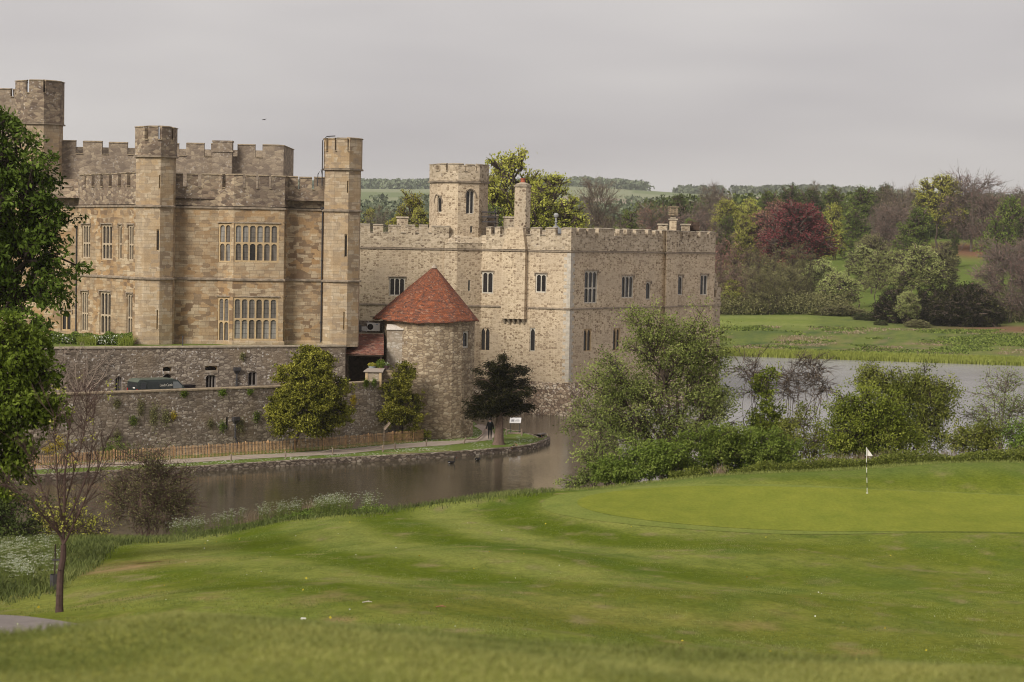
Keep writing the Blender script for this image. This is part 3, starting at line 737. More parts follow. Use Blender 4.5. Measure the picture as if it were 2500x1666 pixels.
# ------------------------------------------------------------ windows
def lights(pl, s0, s1, z0, z1, n, rows, arch, rec, fw, mw, stone, pane, parent, hood=None, name='window', org=(0, 0, 0), panes=None, drop=.25, outer=None):
    """mullioned stone window set in the opening; returns its object (pane and hood are its children)"""
    mb = MB(org); P = lambda u, z, w: pl.P(u, z, w)
    def bx(u0, u1, y0, y1, w0, w1):
        if u1 - u0 < .004 or y1 - y0 < .004: return
        q = [P(u0, y0, w0), P(u1, y0, w0), P(u1, y0, w1), P(u0, y0, w1), P(u0, y1, w0), P(u1, y1, w0), P(u1, y1, w1), P(u0, y1, w1)]
        mb.hexa(q)
    e = .004
    s0 += e; s1 -= e; z0 += e; z1 -= e
    w0, w1 = rec, rec + .16
    bx(s0, s0 + fw, z0, z1, w0, w1); bx(s1 - fw, s1, z0, z1, w0, w1)
    bx(s0 + fw, s1 - fw, z1 - fw, z1, w0, w1); bx(s0 + fw, s1 - fw, z0, z0 + fw, w0 - .03, w1)
    iu0, iu1, iz0, iz1 = s0 + fw, s1 - fw, z0 + fw, z1 - fw
    cw = (iu1 - iu0 - mw * (n - 1)) / n
    for k in range(1, n):
        a = iu0 + cw * k + mw * (k - 1); bx(a, a + mw, iz0, iz1, w0, w1)
    tz = [iz0] + [iz0 + (iz1 - iz0) * r for r in rows] + [iz1]
    for k in range(n):
        a = iu0 + (cw + mw) * k
        for r in rows:
            zc = iz0 + (iz1 - iz0) * r; bx(a, a + cw, zc - mw * .5, zc + mw * .5, w0 + .005, w1)
        if arch:
            for j in range(1, len(tz)):
                top = tz[j] - (mw * .5 if j < len(tz) - 1 else 0)
                hh = cw * (.42 if arch == 'tudor' else .95)
                hh = min(hh, (tz[j] - tz[j - 1]) * .45); N = 4
                for sgn in (0, 1):
                    pts = []
                    for i in range(N + 1):
                        t = i / N
                        uu = (cw / 2) * (1 - math.cos(t * math.pi / 2)) if arch == 'tudor' else (cw / 2) * (t ** 1.7)
                        zz = top - hh + hh * (math.sin(t * math.pi / 2) if arch == 'tudor' else t ** .85)
                        pts.append((uu, zz))
                    X = (lambda uu: a + uu) if sgn == 0 else (lambda uu: a + cw - uu)
                    poly = [(X(0), top)] + [(X(u_), z_) for u_, z_ in pts]
                    fr = [P(u_, z_, w0 + .012) for u_, z_ in poly]; bk = [P(u_, z_, w1 - .01) for u_, z_ in poly]
                    if sgn == 1: fr = fr[::-1]
                    mb.face(fr)
                    m_ = len(poly)
                    for i in range(1, m_ - 1):
                        A_, B_ = poly[i], poly[i + 1]
                        q = [P(A_[0], A_[1], w0 + .012), P(B_[0], B_[1], w0 + .012), P(B_[0], B_[1], w1 - .01), P(A_[0], A_[1], w1 - .01)]
                        mb.face(q)
    o = mb.build(name, stone, parent)
    if hasattr(pane, '__len__') and not isinstance(pane, bpy.types.Material):
        mats = pane
    else: mats = [pane]
    pb = MB(org); rs = random.Random(int(s0 * 100) + int(z0 * 7))
    if len(mats) == 1:
        pb.face([P(iu0 - .01, iz0 - .01, w1 - .05), P(iu1 + .01, iz0 - .01, w1 - .05), P(iu1 + .01, iz1 + .01, w1 - .05), P(iu0 - .01, iz1 + .01, w1 - .05)], [(0, iz0), (iu1 - iu0, iz0), (iu1 - iu0, iz1), (0, iz1)])
    else:
        for k in range(n):
            a = iu0 + (cw + mw) * k - mw * .4
            for j in range(1, len(tz)):
                mi = panes[(j - 1) * n + k] if panes else rs.randrange(len(mats))
                x1_ = a + cw + mw * .8
                pb.face([P(a, tz[j - 1], w1 - .05), P(x1_, tz[j - 1], w1 - .05), P(x1_, tz[j], w1 - .05), P(a, tz[j], w1 - .05)], [(0, tz[j - 1]), (cw, tz[j - 1]), (cw, tz[j]), (0, tz[j])], mi)
    pb.build('pane', mats, o)
    if outer:
        ab = MB(org); wd_ = s1 - s0; hh = wd_ * (.34 if outer == 'tudor' else .55); N = 7
        for sgn in (0, 1):
            pts = []
            for i in range(N + 1):
                t = i / N
                pts.append((wd_ / 2 * (1 - math.cos(t * math.pi / 2)), z1 - hh + hh * math.sin(t * math.pi / 2)) if outer == 'tudor' else (wd_ / 2 * t ** 1.5, z1 - hh + hh * t ** .85))
            X = (lambda uu: s0 + uu) if sgn == 0 else (lambda uu: s1 - uu)
            poly = [(X(0), z1)] + [(X(u_), z_) for u_, z_ in pts]
            fr_ = [P(u_, z_, .012) for u_, z_ in poly]; uv_ = list(poly)
            if sgn: fr_ = fr_[::-1]; uv_ = uv_[::-1]
            ab.face(fr_, uv_)
            for A_, B_2 in zip(poly[1:-1], poly[2:]): ab.face([P(A_[0], A_[1], .012), P(B_2[0], B_2[1], .012), P(B_2[0], B_2[1], rec), P(A_[0], A_[1], rec)])
        ab.build('arch', M_['ret'], o)
    if hood:
        hb = MB(org)
        def hx(u0, u1, y0, y1):
            q = [P(u0, y0, -.09), P(u1, y0, -.09), P(u1, y0, .02), P(u0, y0, .02), P(u0, y1, -.05), P(u1, y1, -.05), P(u1, y1, .02), P(u0, y1, .02)]; hb.hexa(q)
        g = .12
        hx(s0 - g, s1 + g, z1 + .05, z1 + .15)
        if drop: hx(s0 - g, s0 - g + .1, z1 + .05 - drop, z1 + .05); hx(s1 + g - .1, s1 + g, z1 + .05 - drop, z1 + .05)
        hb.build('hood_mould', hood, o)
    return o
class Build:
    """collects openings of one wall, then the wall is cut with them"""
    def __init__(s, pl): s.pl = pl; s.ops = []; s.todo = []
    def win(s, px0, px1, py0, py1, n=2, rows=(), arch='tudor', rec=.1, fw=.09, mw=.09, stone=None, pane=None, hood=None, depth=.42, **kw):
        pm, ym = (px0 + px1) / 2, (py0 + py1) / 2
        a = s.pl.hit(px0, ym)[0]; b = s.pl.hit(px1, ym)[0]; z0 = s.pl.hit(pm, py1)[1]; z1 = s.pl.hit(pm, py0)[1]
        i, j = s.pl.seg(a), s.pl.seg(b)
        if i != j:
            k = s.pl.seg((a + b) / 2); a = max(a, s.pl.S[k] + .03); b = min(b, s.pl.S[k + 1] - .03)
        s.ops.append((a, b, z0, z1, depth))
        s.todo.append((a, b, z0, z1, n, rows, arch, rec, fw, mw, stone, pane, hood, kw))
    def make(s, parent, org=(0, 0, 0)):
        out = []
        for (a, b, z0, z1, n, rows, arch, rec, fw, mw, stone, pane, hood, kw) in s.todo:
            out.append(lights(s.pl, a, b, z0, z1, n, rows, arch, rec, fw, mw, stone or M_['trim'], pane or M_['glass'], parent, hood, org=org, **kw))
        return out
def pipe(parent, pl, px, py0, py1, name='downpipe', r=.06, hopper=True, m=None, gap=.10):
    sx, z1 = pl.hit(px, py0); _, z0 = pl.hit(px, py1); mb = MB()
    mb.tube([pl.P(sx, z1, -gap), pl.P(sx, z0, -gap)], r, 6)
    z = z1 - 1.5
    while z > z0 + .3: mb.tube([pl.P(sx, z, -gap), pl.P(sx, z - .1, -gap)], r * 1.7, 6); z -= 2.6
    if hopper:
        p = pl.P(sx, z1, -gap); q = pl.P(sx, z1 + .3, -gap); mb.tube([p, pl.P(sx, z1 + .12, -gap), q], [r, r * 2.4, r * 2.6], 6)
    return mb.build(name, m or M_['lead'], parent)

# ================================================================ the main residence
RES = empty('castle_residence', (*xy(600, 172), 8.3))
tag(RES, 'tall yellow stone castle range with bay windows, battlements and corner turrets, left of the moat', 'castle building')
def cl(o, par):   # keep world position under an Empty placed elsewhere
    o.parent = par; o.matrix_parent_inverse = Matrix.Translation(-Vector(par.location))
    return o
_orig_link = link_mesh
def link_mesh(name, me, m=None, parent=None):
    o = _orig_link(name, me, m, None)
    if parent is not None:
        o.parent = parent
        if parent.type == 'EMPTY' and parent.get('worldspace'): o.matrix_parent_inverse = Matrix.Translation(-Vector(parent.location))
    return o
RES['worldspace'] = 1
M_['trim_mid'] = plain('cream_window_stone', (.44, .35, .245), .85, .18, 4)
def Yf(px): return 169.3 + (px - 375) * .00723
rp = Poly([xy(-60, 181), xy(186, 178.6), xy(190, 177), xy(331, 168.4), xy(360, 169.4), xy(529, Yf(529)), xy(566, Yf(566) - 1.25), xy(690, Yf(690) - 1.25), xy(698, Yf(698)), xy(833, Yf(833)), (xy(833, Yf(833))[0] - .8, 190.0)])
ZB = 8.2
R = Build(rp)
tr, ho = M_['trim'], M_['string']
cd, cu, gl = M_['curtain_dim'], M_['curtain'], M_['glass']
# oblique left part
for (a, b, c, d, n) in ((200, 220, 549, 631, 3), (247, 273, 549, 635, 3), (289, 297, 550, 634, 1), (312, 326, 550, 637, 2), (197, 215, 712, 810, 3), (243, 270, 713, 817, 3), (309, 323, 718, 824, 2)):
    R.win(a, b, c, d, n, (.45,), 'tudor', .1, .12, .12, M_['trim_mid'], gl, ho)
R.win(148, 174, 760, 808, 2, (), 'flat', .12, .12, .12, M_['trim'], gl, ho)
R.win(148, 175, 458, 492, 3, (), 'flat', .12, .12, .12, M_['trim'], gl, ho)
# bay
R.win(532, 564, 546, 641, 2, (.5,), 'tudor', .06, .13, .12, tr, [cd, cu], ho, panes=[0, 1, 1, 0], drop=0)
R.win(571, 681, 547, 641, 6, (.5,), 'tudor', .06, .15, .13, tr, [cd, cu, gl], ho, panes=[0, 0, 2, 0, 0, 0, 1, 1, 0, 1, 0, 0], drop=0)
R.win(691, 697, 547, 641, 1, (.5,), 'tudor', .06, .1, .12, tr, cd, ho, drop=0)
R.win(530, 559, 726, 844, 2, (.5,), 'tudor', .06, .13, .12, tr, [cd, cu, gl], ho, panes=[0, 0, 1, 1], drop=0)
R.win(567, 679, 727, 832, 6, (.5,), 'tudor', .06, .15, .13, tr, [cd, cu, gl], ho, panes=[1, 1, 0, 0, 1, 1, 1, 1, 1, 0, 1, 1], drop=0)
R.win(691, 697, 727, 840, 1, (.5,), 'tudor', .06, .1, .12, tr, gl, ho, drop=0)
R.win(802, 816, 803, 832, 1, (), 'tudor', .12, .14, .1, M_['trim'], gl, ho)
mb = MB(); z_top = 19.55; z_mid = 13.62; zg = 21.25; zt = 22.3
s_L = rp.S[3]
wall(mb, rp, ZB, z_top, R.ops)
mb.build('wall', M_['res'], RES)
R.make(RES)
mb = MB(); strip(mb, rp, 0, rp.L, z_top, z_top + .22, .13, .5, slope=.08)
mb.build('string_course', M_['string'], RES)
mb = MB(); strip(mb, rp, 0, rp.L, z_mid, z_mid + .2, .13, .1, slope=.09); mb.build('string_course', M_['string'], RES)
mb = MB(); strip(mb, rp, rp.S[2], rp.L, ZB, ZB + .45, .12, .1, slope=.1); mb.build('plinth', M_['res_pale'], RES)
gp1 = [(206, 209), (224, 231), (245, 251), (266, 273), (288, 295), (310, 318), (338, 345), (447, 455), (484, 491), (594, 600), (625, 631), (657, 663), (728, 732), (762, 767)]
gaps = [(rp.s_at(a, 455), rp.s_at(b, 455)) for a, b in gp1] + [(rp.s_at(543, 450), rp.s_at(551, 450))]
mb = MB(); mc = Parts(); parapet(mb, mc, rp, z_top + .22, zg, zt, gaps, s0=rp.S[2] + .02)
strip(mb, rp, 0, rp.S[2], z_top + .22, zt - .3, 0, .45)
mb.build('parapet', M_['res_top'], RES); mc.build('coping', M_['cope_dark'], RES)
mb = MB(); lid(mb, [rp.p[0], rp.p[2], rp.p[3], rp.p[5], rp.p[6], rp.p[7], rp.p[9], rp.p[10], np.array((-45.0, 190.0))], zg - .9); mb.build('roof', M_['roofflat'], RES)
pipe(RES, rp, 422.5, 525, 843); pipe(RES, rp, 787, 515, 836); pipe(RES, rp, 188, 560, 815)
# ---- turrets
def turret(par, px, Y, r, bands, zbase, ztop_s, zgap, ztp, gap_px, slits, n=8, rot=math.pi / 8, r2=None, matw=None, matp=None, py_gap=350, slitm=None):
    cx, cy = xy(px, Y); pl = ngon(cx, cy, r, n, rot); r2 = r2 or r + .1; pp = ngon(cx, cy, r2, n, rot)
    w0 = MB(); B = Build(pl)
    for (a, b, c, d, ar) in slits: B.win(a, b, c, d, 1, (), ar, .07, .035, .05, slitm or M_['trim'], M_['glass'], None, .35)
    wall(w0, pl, zbase, ztop_s, B.ops)
    T = w0.build('turret', matw or M_['res_pale'], par)
    B.make(T)
    if bands:
        for z in bands: sb = MB(); strip(sb, pl, 0, pl.L, z, z + .2, .16, .2, slope=.08); sb.build('string_course', M_['string'], T)
    sb = MB(); strip(sb, pl, 0, pl.L, ztop_s, ztop_s + .16, .2, .3, slope=.03); sb.build('corbel_course', M_['string'], T)
    pb, cb = MB(), Parts()
    gs = [(pp.s_at(a, py_gap), pp.s_at(b, py_gap)) for a, b in gap_px]
    # gaps on the far side, so that the crown is open all round
    for k in range(n):
        mid = (pp.S[k] + pp.S[k + 1]) / 2
        if pp.nr[k][1] > .3: gs.append((mid - .22, mid + .22))
    gs = [(a, b) for a, b in gs if b - a < 2.0]
    parapet(pb, cb, pp, ztop_s + .16, zgap, ztp, gs, thick=.32)
    pb.build('parapet', matp or M_['res_top'], T); cb.build('coping', M_['cope_dark'], T)
    lb = MB(); lid(lb, pl.p[:-1], zgap - .7); lb.build('roof', M_['roofflat'], T)
    return T
T1 = turret(RES, 376, 169.1, 1.66, (z_mid, z_top), ZB, 23.62, 25.0, 26.05, [(353, 361), (386, 395), (419, 424)], [(388, 391.5, 428, 461, 'flat'), (382, 389, 560, 612, 'point'), (382, 386, 757, 805, 'point')])
T2 = turret(RES, 831, 172.5, 1.6, (z_mid, z_top - .05), ZB, 22.95, 24.5, 25.55, [(797, 802), (817, 822), (848, 854)], [(847, 851, 442, 472, 'flat'), (841, 848, 572, 628, 'point'), (838, 842, 762, 806, 'point')], matp=M_['res_pale'])
# iron pipe looping up the side of the right turret
mb = MB(); c = xy(785, 171.6); mb.tube([(c[0] - .15, c[1], 21.6), (c[0] - .15, c[1], 25.4), (c[0] + .2, c[1], 25.75), (c[0] + .9, c[1], 25.8)], .05, 6)
mb.tube([(c[0] - .55, c[1], 21.6), (c[0] - .5, c[1], 22.6), (c[0] - .25, c[1], 23.0), (c[0] - .15, c[1], 22.5)], .04, 6); mb.build('vent_pipe', M_['lead'], T2)
# ---- rear range rising behind, and the far left tower
rr = Poly([(-70.0, 190.0), xy(140, 186.5), xy(686, 187.5), (xy(686, 187.5)[0], 196.0)])
mb = MB(); mc = Parts(); wall(mb, rr, 20.0, 22.6)
strip(mb, rr, 0, rr.L, 22.6, 22.61, 0, .4)
gr_ = [(184, 203), (249, 265), (311, 330), (437, 455), (499, 516), (562, 579), (623, 641)]
g2 = [(rr.s_at(a, 360), rr.s_at(b, 360)) for a, b in gr_]
parapet(mb, mc, rr, 22.61, 24.5, 25.6, g2, thick=.5)
strip(mb, Poly([xy(60, 193.5), xy(676, 194.5)]), 0, Poly([xy(60, 193.5), xy(676, 194.5)]).L, 23.0, 25.45, 0, .5)
UR = mb.build('rear_range', M_['res_rear'], RES); mc.build('coping', M_['cope_dark'], UR)
mb = MB(); lid(mb, [rr.p[0], rr.p[1], rr.p[2], rr.p[3], (-70, 200)], 23.9); mb.build('roof', M_['roofflat'], UR)
mb = MB(); a = xy(538, 186.6); mb.box((a[0], a[1] + .1, 22.7), (1.75, 1.0, 2.2)); mb.box((a[0], a[1] + .1, 24.9), (1.95, 1.2, .15)); mb.box((a[0], a[1] + .1, 25.05), (1.75, 1.0, .75)); mb.box((a[0], a[1] + .1, 25.8), (1.85, 1.1, .14))
mb.build('chimney', M_['res_rear'], RES)
turret(RES, 92, 186, 2.1, (), 18, 27.0, 29.75, 30.85, [(64, 70), (106, 112), (36, 40)], [], r2=2.2, matw=M_['res_pale'], py_gap=225)
ll = Poly([(-75.0, 190.0), xy(42, 187.5), xy(42, 196)])
mb, mc = MB(), Parts(); wall(mb, ll, 20, 28); parapet(mb, mc, ll, 28, 29.6, 30.3, [(ll.s_at(26, 230), ll.s_at(33, 230))], thick=.5)
o = mb.build('upper_wall', M_['res_rear'], RES); mc.build('coping', M_['cope_dark'], o)

# ================================================================ the island keep (right of centre)
GLO = empty('castle_keep', (*xy(1390, 206), 0)); GLO['worldspace'] = 1
tag(GLO, 'pale ragstone castle keep rising straight from the moat, right of the red roofed tower', 'castle building')
gpl = Poly([xy(840, 208.6), xy(1080, 209.1), xy(1081.5, 208.7), xy(1112, 208.4), xy(1172, 209.8), xy(1390, 205), xy(1621, 219.2), xy(1623.5, 218.5), xy(1652, 220.3), xy(1652.5, 220.9), xy(1741, 226.3), xy(1742, 250), xy(1000, 252)])
G = Build(gpl); tp = M_['trim_pale']
G.win(950, 989, 678, 723, 3, (), 'tudor', .08, .12, .1, tp, gl, ho)
G.win(1176, 1204, 664, 717, 2, (), 'tudor', .08, .12, .1, tp, gl, ho)
G.win(1143, 1149, 684, 711, 1, (), 'flat', .08, .03, .05, tp, gl, None)
G.win(1307, 1334, 669, 715, 2, (), 'tudor', .08, .12, .1, tp, gl, ho)
G.win(1173, 1195, 801, 856, 2, (), 'point', .08, .04, .1, M_['glo'], gl, None)
G.win(1293, 1306, 801, 858, 1, (), 'point', .08, .06, .1, tp, gl, None)
G.win(1427, 1459, 662, 741, 3, (.47,), 'tudor', .08, .12, .1, tp, gl, ho)
G.win(1518, 1547, 674, 728, 3, (), 'tudor', .08, .1, .1, tp, gl, ho)
G.win(1577, 1589, 689, 732, 1, (), 'tudor', .08, .1, .1, tp, gl, ho)
G.win(1425, 1444, 803, 858, 2, (), 'point', .08, .06, .13, M_['trim'], gl, None)
G.win(1497, 1514, 801, 856, 2, (), 'point', .08, .06, .13, M_['trim'], gl, None)
G.win(1497, 1514, 886, 912, 2, (), 'flat', .08, .06, .1, M_['trim_grey'], gl, ho)
G.win(1600, 1616, 800, 850, 2, (), 'point', .08, .06, .13, M_['trim'], gl, None)
G.win(1655, 1667, 674, 721, 1, (), 'tudor', .08, .12, .1, tp, gl, ho)
G.win(1710, 1728, 671, 721, 2, (), 'tudor', .08, .1, .1, tp, gl, ho)
# lower part of wall from battered base
z_lo, z_up, g_g, g_t = 10.55, 16.3, 17.95, 18.68
mb = MB(); wall(mb, gpl, 3.2, z_up, G.ops); mb.build('wall', M_['glo'], GLO); G.make(GLO)
mb = MB()
bt = gpl; prof = [(-.6, 1.75), (0.0, 1.5), (1.1, 1.0), (2.2, .55), (3.2, .0)]
for i in range(bt.n - 3):
    for (za, oa), (zb_, ob_) in zip(prof[:-1], prof[1:]):
        a, b = bt.p[i] + bt.m[i] * oa, bt.p[i + 1] + bt.m[i + 1] * oa; c, d = bt.p[i + 1] + bt.m[i + 1] * ob_, bt.p[i] + bt.m[i] * ob_
        u0, u1 = bt.S[i], bt.S[i + 1]
        mb.face([(*a, za), (*b, za), (*c, zb_), (*d, zb_)], [(u0, za), (u1, za), (u1, zb_), (u0, zb_)])
mb.build('battered_plinth', M_['glo_base'], GLO)
mb = MB()
strip(mb, gpl, 0, gpl.L - 5, z_up, z_up + .18, .12, .3, slope=.07); mb.build('string_course', M_['string'], GLO)
for a, b in ((0, gpl.s_at(1228, 750)), (gpl.s_at(1288, 750), gpl.S[-2])): mb = MB(); strip(mb, gpl, a, b, z_lo, z_lo + .18, .12, .1, slope=.07); mb.build('string_course', M_['string'], GLO)
gg = [(874, 878), (903, 910), (936, 948), (979, 990), (1013, 1022), (1045, 1054), (1199, 1208), (1221, 1231), (1284, 1296), (1319, 1332), (1356, 1370),
      (1407, 1414), (1431, 1436), (1453, 1462), (1500, 1512), (1522, 1530), (1545, 1553), (1574, 1582), (1592, 1600), (1610, 1616), (1660, 1668), (1680, 1688), (1701, 1710), (1726, 1732)]
gs = [(gpl.s_at(a, 560), gpl.s_at(b, 560)) for a, b in gg]
mb, mc = MB(), Parts(); sa, sb = gpl.S[1] + .05, gpl.s_at(1187, 560)
parapet(mb, mc, gpl, z_up + .18, g_g, g_t, gs, s1=sa, thick=.5); parapet(mb, mc, gpl, z_up + .18, g_g, g_t, gs, s0=sb, thick=.5)
strip(mb, gpl, gpl.S[2] + .01, sb - .01, z_up + .18, z_up + .75, -.02, 1.1); strip(mb, gpl, gpl.S[2] + .01, sb - .01, z_up + .75, z_up + 1.6, -.02, 1.1, slope=.84)
mb.build('parapet', M_['glo_top'], GLO); mc.build('coping', M_['cope'], GLO)
mb = MB(); lid(mb, [gpl.p[i] for i in (0, 1, 2, 3, 4, 5, 6, 10, 11, 12)], 17.0); mb.build('roof', M_['roofflat'], GLO)
# corner quoins
M_['quoin'] = plain('pale_quoin_stone', (.46, .41, .34), .9, .25, 2.5)
mb = MB(); z = 3.3; k = 0
rq = random.Random(4)
while z < 16.0:
    mb = MB(); hgt = rq.uniform(.28, .42); a = .75 if k % 2 else .42; b = .42 if k % 2 else .7
    s5 = gpl.S[5]; strip(mb, gpl, s5 - a, s5 + b, z, z + hgt - .02, .012, .1); z += hgt; k += 1; mb.build('quoin', M_['quoin'], GLO)
# chimney breast on corbels, with tall octagonal stack
s0 = gpl.s_at(1230, 700); s1 = gpl.s_at(1287, 700)
cb = MB(); strip(cb, gpl, s0, s1, 9.45, 16.3, .55, .6)
def fr(mb, s0, s1, z0, t0, t1, z1, o0, o1):
    A = [gpl.P(s0, z0, -o0), gpl.P(s1, z0, -o0), gpl.P(s1, z0, .3), gpl.P(s0, z0, .3)]
    B = [gpl.P(t0, z1, -o1), gpl.P(t1, z1, -o1), gpl.P(t1, z1, .3), gpl.P(t0, z1, .3)]
    mb.hexa(A + B)
sm_ = (s0 + s1) / 2 + .1
fr(cb, s0 - .0, s1, 16.5, sm_ - .85, sm_ + .85, 18.7, .55, .45)
BR = cb.build('chimney_breast', M_['glo'], GLO)
for k in range(5):
    mb = MB(); u = s0 + .15 + (s1 - s0 - .5) * k / 4.0
    q = [gpl.P(u, 8.95, -.12), gpl.P(u + .2, 8.95, -.12), gpl.P(u + .2, 8.95, .1), gpl.P(u, 8.95, .1), gpl.P(u, 9.45, -.5), gpl.P(u + .2, 9.45, -.5), gpl.P(u + .2, 9.45, .1), gpl.P(u, 9.45, .1)]; mb.hexa(q); mb.build('corbel', M_['cope'], BR)
mb = MB(); strip(mb, gpl, s0 - .05, s1 + .05, 16.3, 16.5, .68, .8, slope=.06); mb.build('string_course', M_['string'], BR)
def stack(px, Y, r, z0, z1, mat, n=8, flare=.2, square=False, name='chimney'):
    c = xy(px, Y); mb = MB(); pl = ngon(c[0], c[1], r, n, math.pi / n)
    wall(mb, pl, z0, z1); o = mb.build(name, mat, GLO)
    mb = MB(); strip(mb, pl, 0, pl.L, z1, z1 + .18, .12, r * .7, slope=.05); strip(mb, pl, 0, pl.L, z1 + .18, z1 + .45, -.06, r * .6, slope=.2); mb.build('chimney_cap', M_['cope'], o)
    return o, c
chm = rubble('dark_jointed_chimney_stone', [(0, (.10, .07, .05)), (.5, (.22, .16, .11)), (.75, (.36, .28, .19)), (1, (.45, .36, .26))], (.52, .43, .31), 2.6, 3.0, .12, (.3, .22, .15), .3)
o, c = stack(1269.5, 208.6, .88, 18.0, 22.85, chm)
mb = MB(); mb.lathe((c[0], c[1], 23.25), [(.24, 0), (.22, .35), (.28, .38), (.28, .45), (.01, .45)], 12); mb.build('chimney_pot', plain('red_clay', (.36, .10, .055)), o)
o, c = stack(1637, 220.2, .5, 16.4, 19.9, M_['glo'], 4)
mb = MB()
for k in range(4): mb.box((c[0], c[1], 20.4 + k * .2), (1.0, 1.0, .1))
for dx, dy in ((-.35, -.35), (.35, -.35), (-.35, .35), (.35, .35), (0, -.35), (0, .35)): mb.box((c[0] + dx, c[1] + dy, 20.34), (.14, .14, .9))
mb.box((c[0], c[1], 21.24), (1.1, 1.1, .1)); mb.build('chimney_louvre', M_['cope_dark'], o)
def block(px, Y, w, d, z0, z1, mat, cap=True, name='chimney', slats=False):
    c = xy(px, Y); mb = MB(); mb.box((c[0], c[1], z0), (w, d, z1 - z0)); o = mb.build(name, mat, GLO)
    if cap:
        mb = MB(); mb.box((c[0], c[1], z1), (w + .2, d + .2, .16), taper=.93); mb.build('chimney_cap', M_['cope'], o)
    if slats:
        mb = MB()
        for k in range(5): mb.box((c[0], c[1], z0 + .1 + k * (z1 - z0) / 5), (w + .12, d + .12, .07))
        mb.build('louvre', M_['wood_dark'], o)
    return o
block(978, 213, 1.15, .9, 17.0, 19.5, M_['glo_top'])
block(1612, 222, .95, .9, 17.2, 19.35, M_['glo_top']); block(1668, 224, .9, .8, 17.2, 19.4, M_['glo_top'])
block(1679, 225, .55, .6, 17.2, 19.9, M_['wood_dark'], False, 'roof_vent', True); block(1692.5, 225, .75, .6, 17.2, 19.8, M_['wood_dark'], False, 'roof_vent', True)
block(1237, 212.5, 1.1, 1.1, 17.2, 19.7, chm, True); block(1196, 214, 1.2, 1.0, 17.2, 19.9, M_['res_rear'], True)
c = xy(1178, 207.9 + 2); 
mb = MB(); c = xy(1199, 211); 
for k in range(3): mb.box((c[0] - .4, c[1], 19.2 + k * .5), (1.5, .5, .12))
mb.tube([(c[0] + .2, c[1], 18.0), (c[0] + .2, c[1], 20.7)], .07, 6); mb.tube([(c[0] + .2, c[1], 19.0), (c[0] + 1.1, c[1], 19.5), (c[0] + 1.15, c[1], 20.0)], .04, 5); mb.tube([(c[0] - .9, c[1], 19.3), (c[0] + .2, c[1], 20.5)], .04, 5)
mb.build('fire_stair', M_['lead'], GLO)
# finial on a small pyramid roof
c = xy(1352, 214); mb = MB(); mb.lathe((c[0], c[1], 18.2), [(1.1, 0), (.55, .5), (.12, .85), (.12, 1.2)], 4); mb.lathe((c[0], c[1], 19.3), [(.1, 0), (.16, .1), (.1, .2), (.1, .55), (.22, .62), (.27, .8), (.2, .98), (.01, 1.05)], 14)
mb.build('finial', plain('grey_lead', (.36, .36, .35), .6, .1), GLO)
c = xy(1372, 214); mb = MB(); mb.lathe((c[0], c[1], 17.2), [(1.6, 0), (1.5, .6), (.1, 1.5)], 4); mb.build('tile_roof', M_['wood_dark'], GLO)
# tower
cx, cy = xy(1114, 212.6)
tpl = ngon(cx, cy, 3.03, 8, 0)
TB = Build(tpl)
TB.win(1064.5, 1078, 478, 519, 1, (), 'point', .2, .07, .1, M_['trim_pale'], gl, None)
TB.win(1138, 1159, 464, 523, 2, (), 'point', .2, .09, .11, M_['trim_pale'], gl, None)
TB.win(1148, 1154, 552, 569, 1, (), 'flat', .1, .03, .1, M_['trim_pale'], gl, None)
mb = MB(); wall(mb, tpl, 16.5, 23.2, TB.ops); TW = mb.build('tower', M_['glo'], GLO); ws = TB.make(TW)
for wdw, (a, b, zt_) in zip(ws[:2], (((1061, 1080), None, 478), ((1135, 1162), None, 464))):
    u0 = tpl.s_at(a[0], zt_ + 20); u1 = tpl.s_at(a[1], zt_ + 20); zz = tpl.hit((a[0] + a[1]) / 2, zt_)[1]; hb = MB(); N = 8; half = (u1 - u0) / 2
    pts = [(u0 + half * (1 - math.cos(math.pi * k / N)), zz - .75 + .85 * math.sin(math.pi * k / N)) for k in range(N + 1)]
    for (p, q) in zip(pts[:-1], pts[1:]): hb.tube([tpl.P(p[0], p[1], -.03), tpl.P(q[0], q[1], -.03)], .07, 5, cap=False)
    hb.build('hood_mould', M_['string'], wdw)
mb = MB(); strip(mb, tpl, 0, tpl.L, 23.2, 23.38, .18, .3, slope=.05); mb.build('string_course', M_['string'], TW)
mb, mc = MB(), Parts(); tg = [(tpl.s_at(a, 410), tpl.s_at(b, 410)) for a, b in ((1066, 1073), (1089, 1094), (1133, 1139), (1159, 1164))] + [((tpl.S[k] + tpl.S[k + 1]) / 2 - .3, (tpl.S[k] + tpl.S[k + 1]) / 2 + .3) for k in range(8) if tpl.nr[k][1] > .2]
parapet(mb, mc, tpl, 23.38, 24.35, 25.05, tg, out=.04, thick=.4); mb.build('parapet', M_['glo_top'], TW); mc.build('coping', M_['cope'], TW)
mb = MB(); lid(mb, tpl.p[:-1], 23.8); mb.build('roof', M_['roofflat'], TW)
# low ruined stub at the right end
st = Poly([xy(1741, 227.5), xy(1757, 228.5), xy(1757, 240)])
mb = MB(); wall(mb, st, 0, 12.6, [(st.s_at(1743.5, 705), st.s_at(1749, 705), 12.6 - .1 - 1.0, 12.35, .5)]); 
for k in range(3): strip(mb, st, .0, .75 - k * .18, 12.6 + k * .55, 13.15 + k * .55, 0, .8)
mb.build('stub_wall', M_['glo_top'], GLO)
mb = MB(); strip(mb, st, 0, st.L, z_lo, z_lo + .18, .1, .2, slope=.06); mb.build('string_course', M_['cope'], GLO)

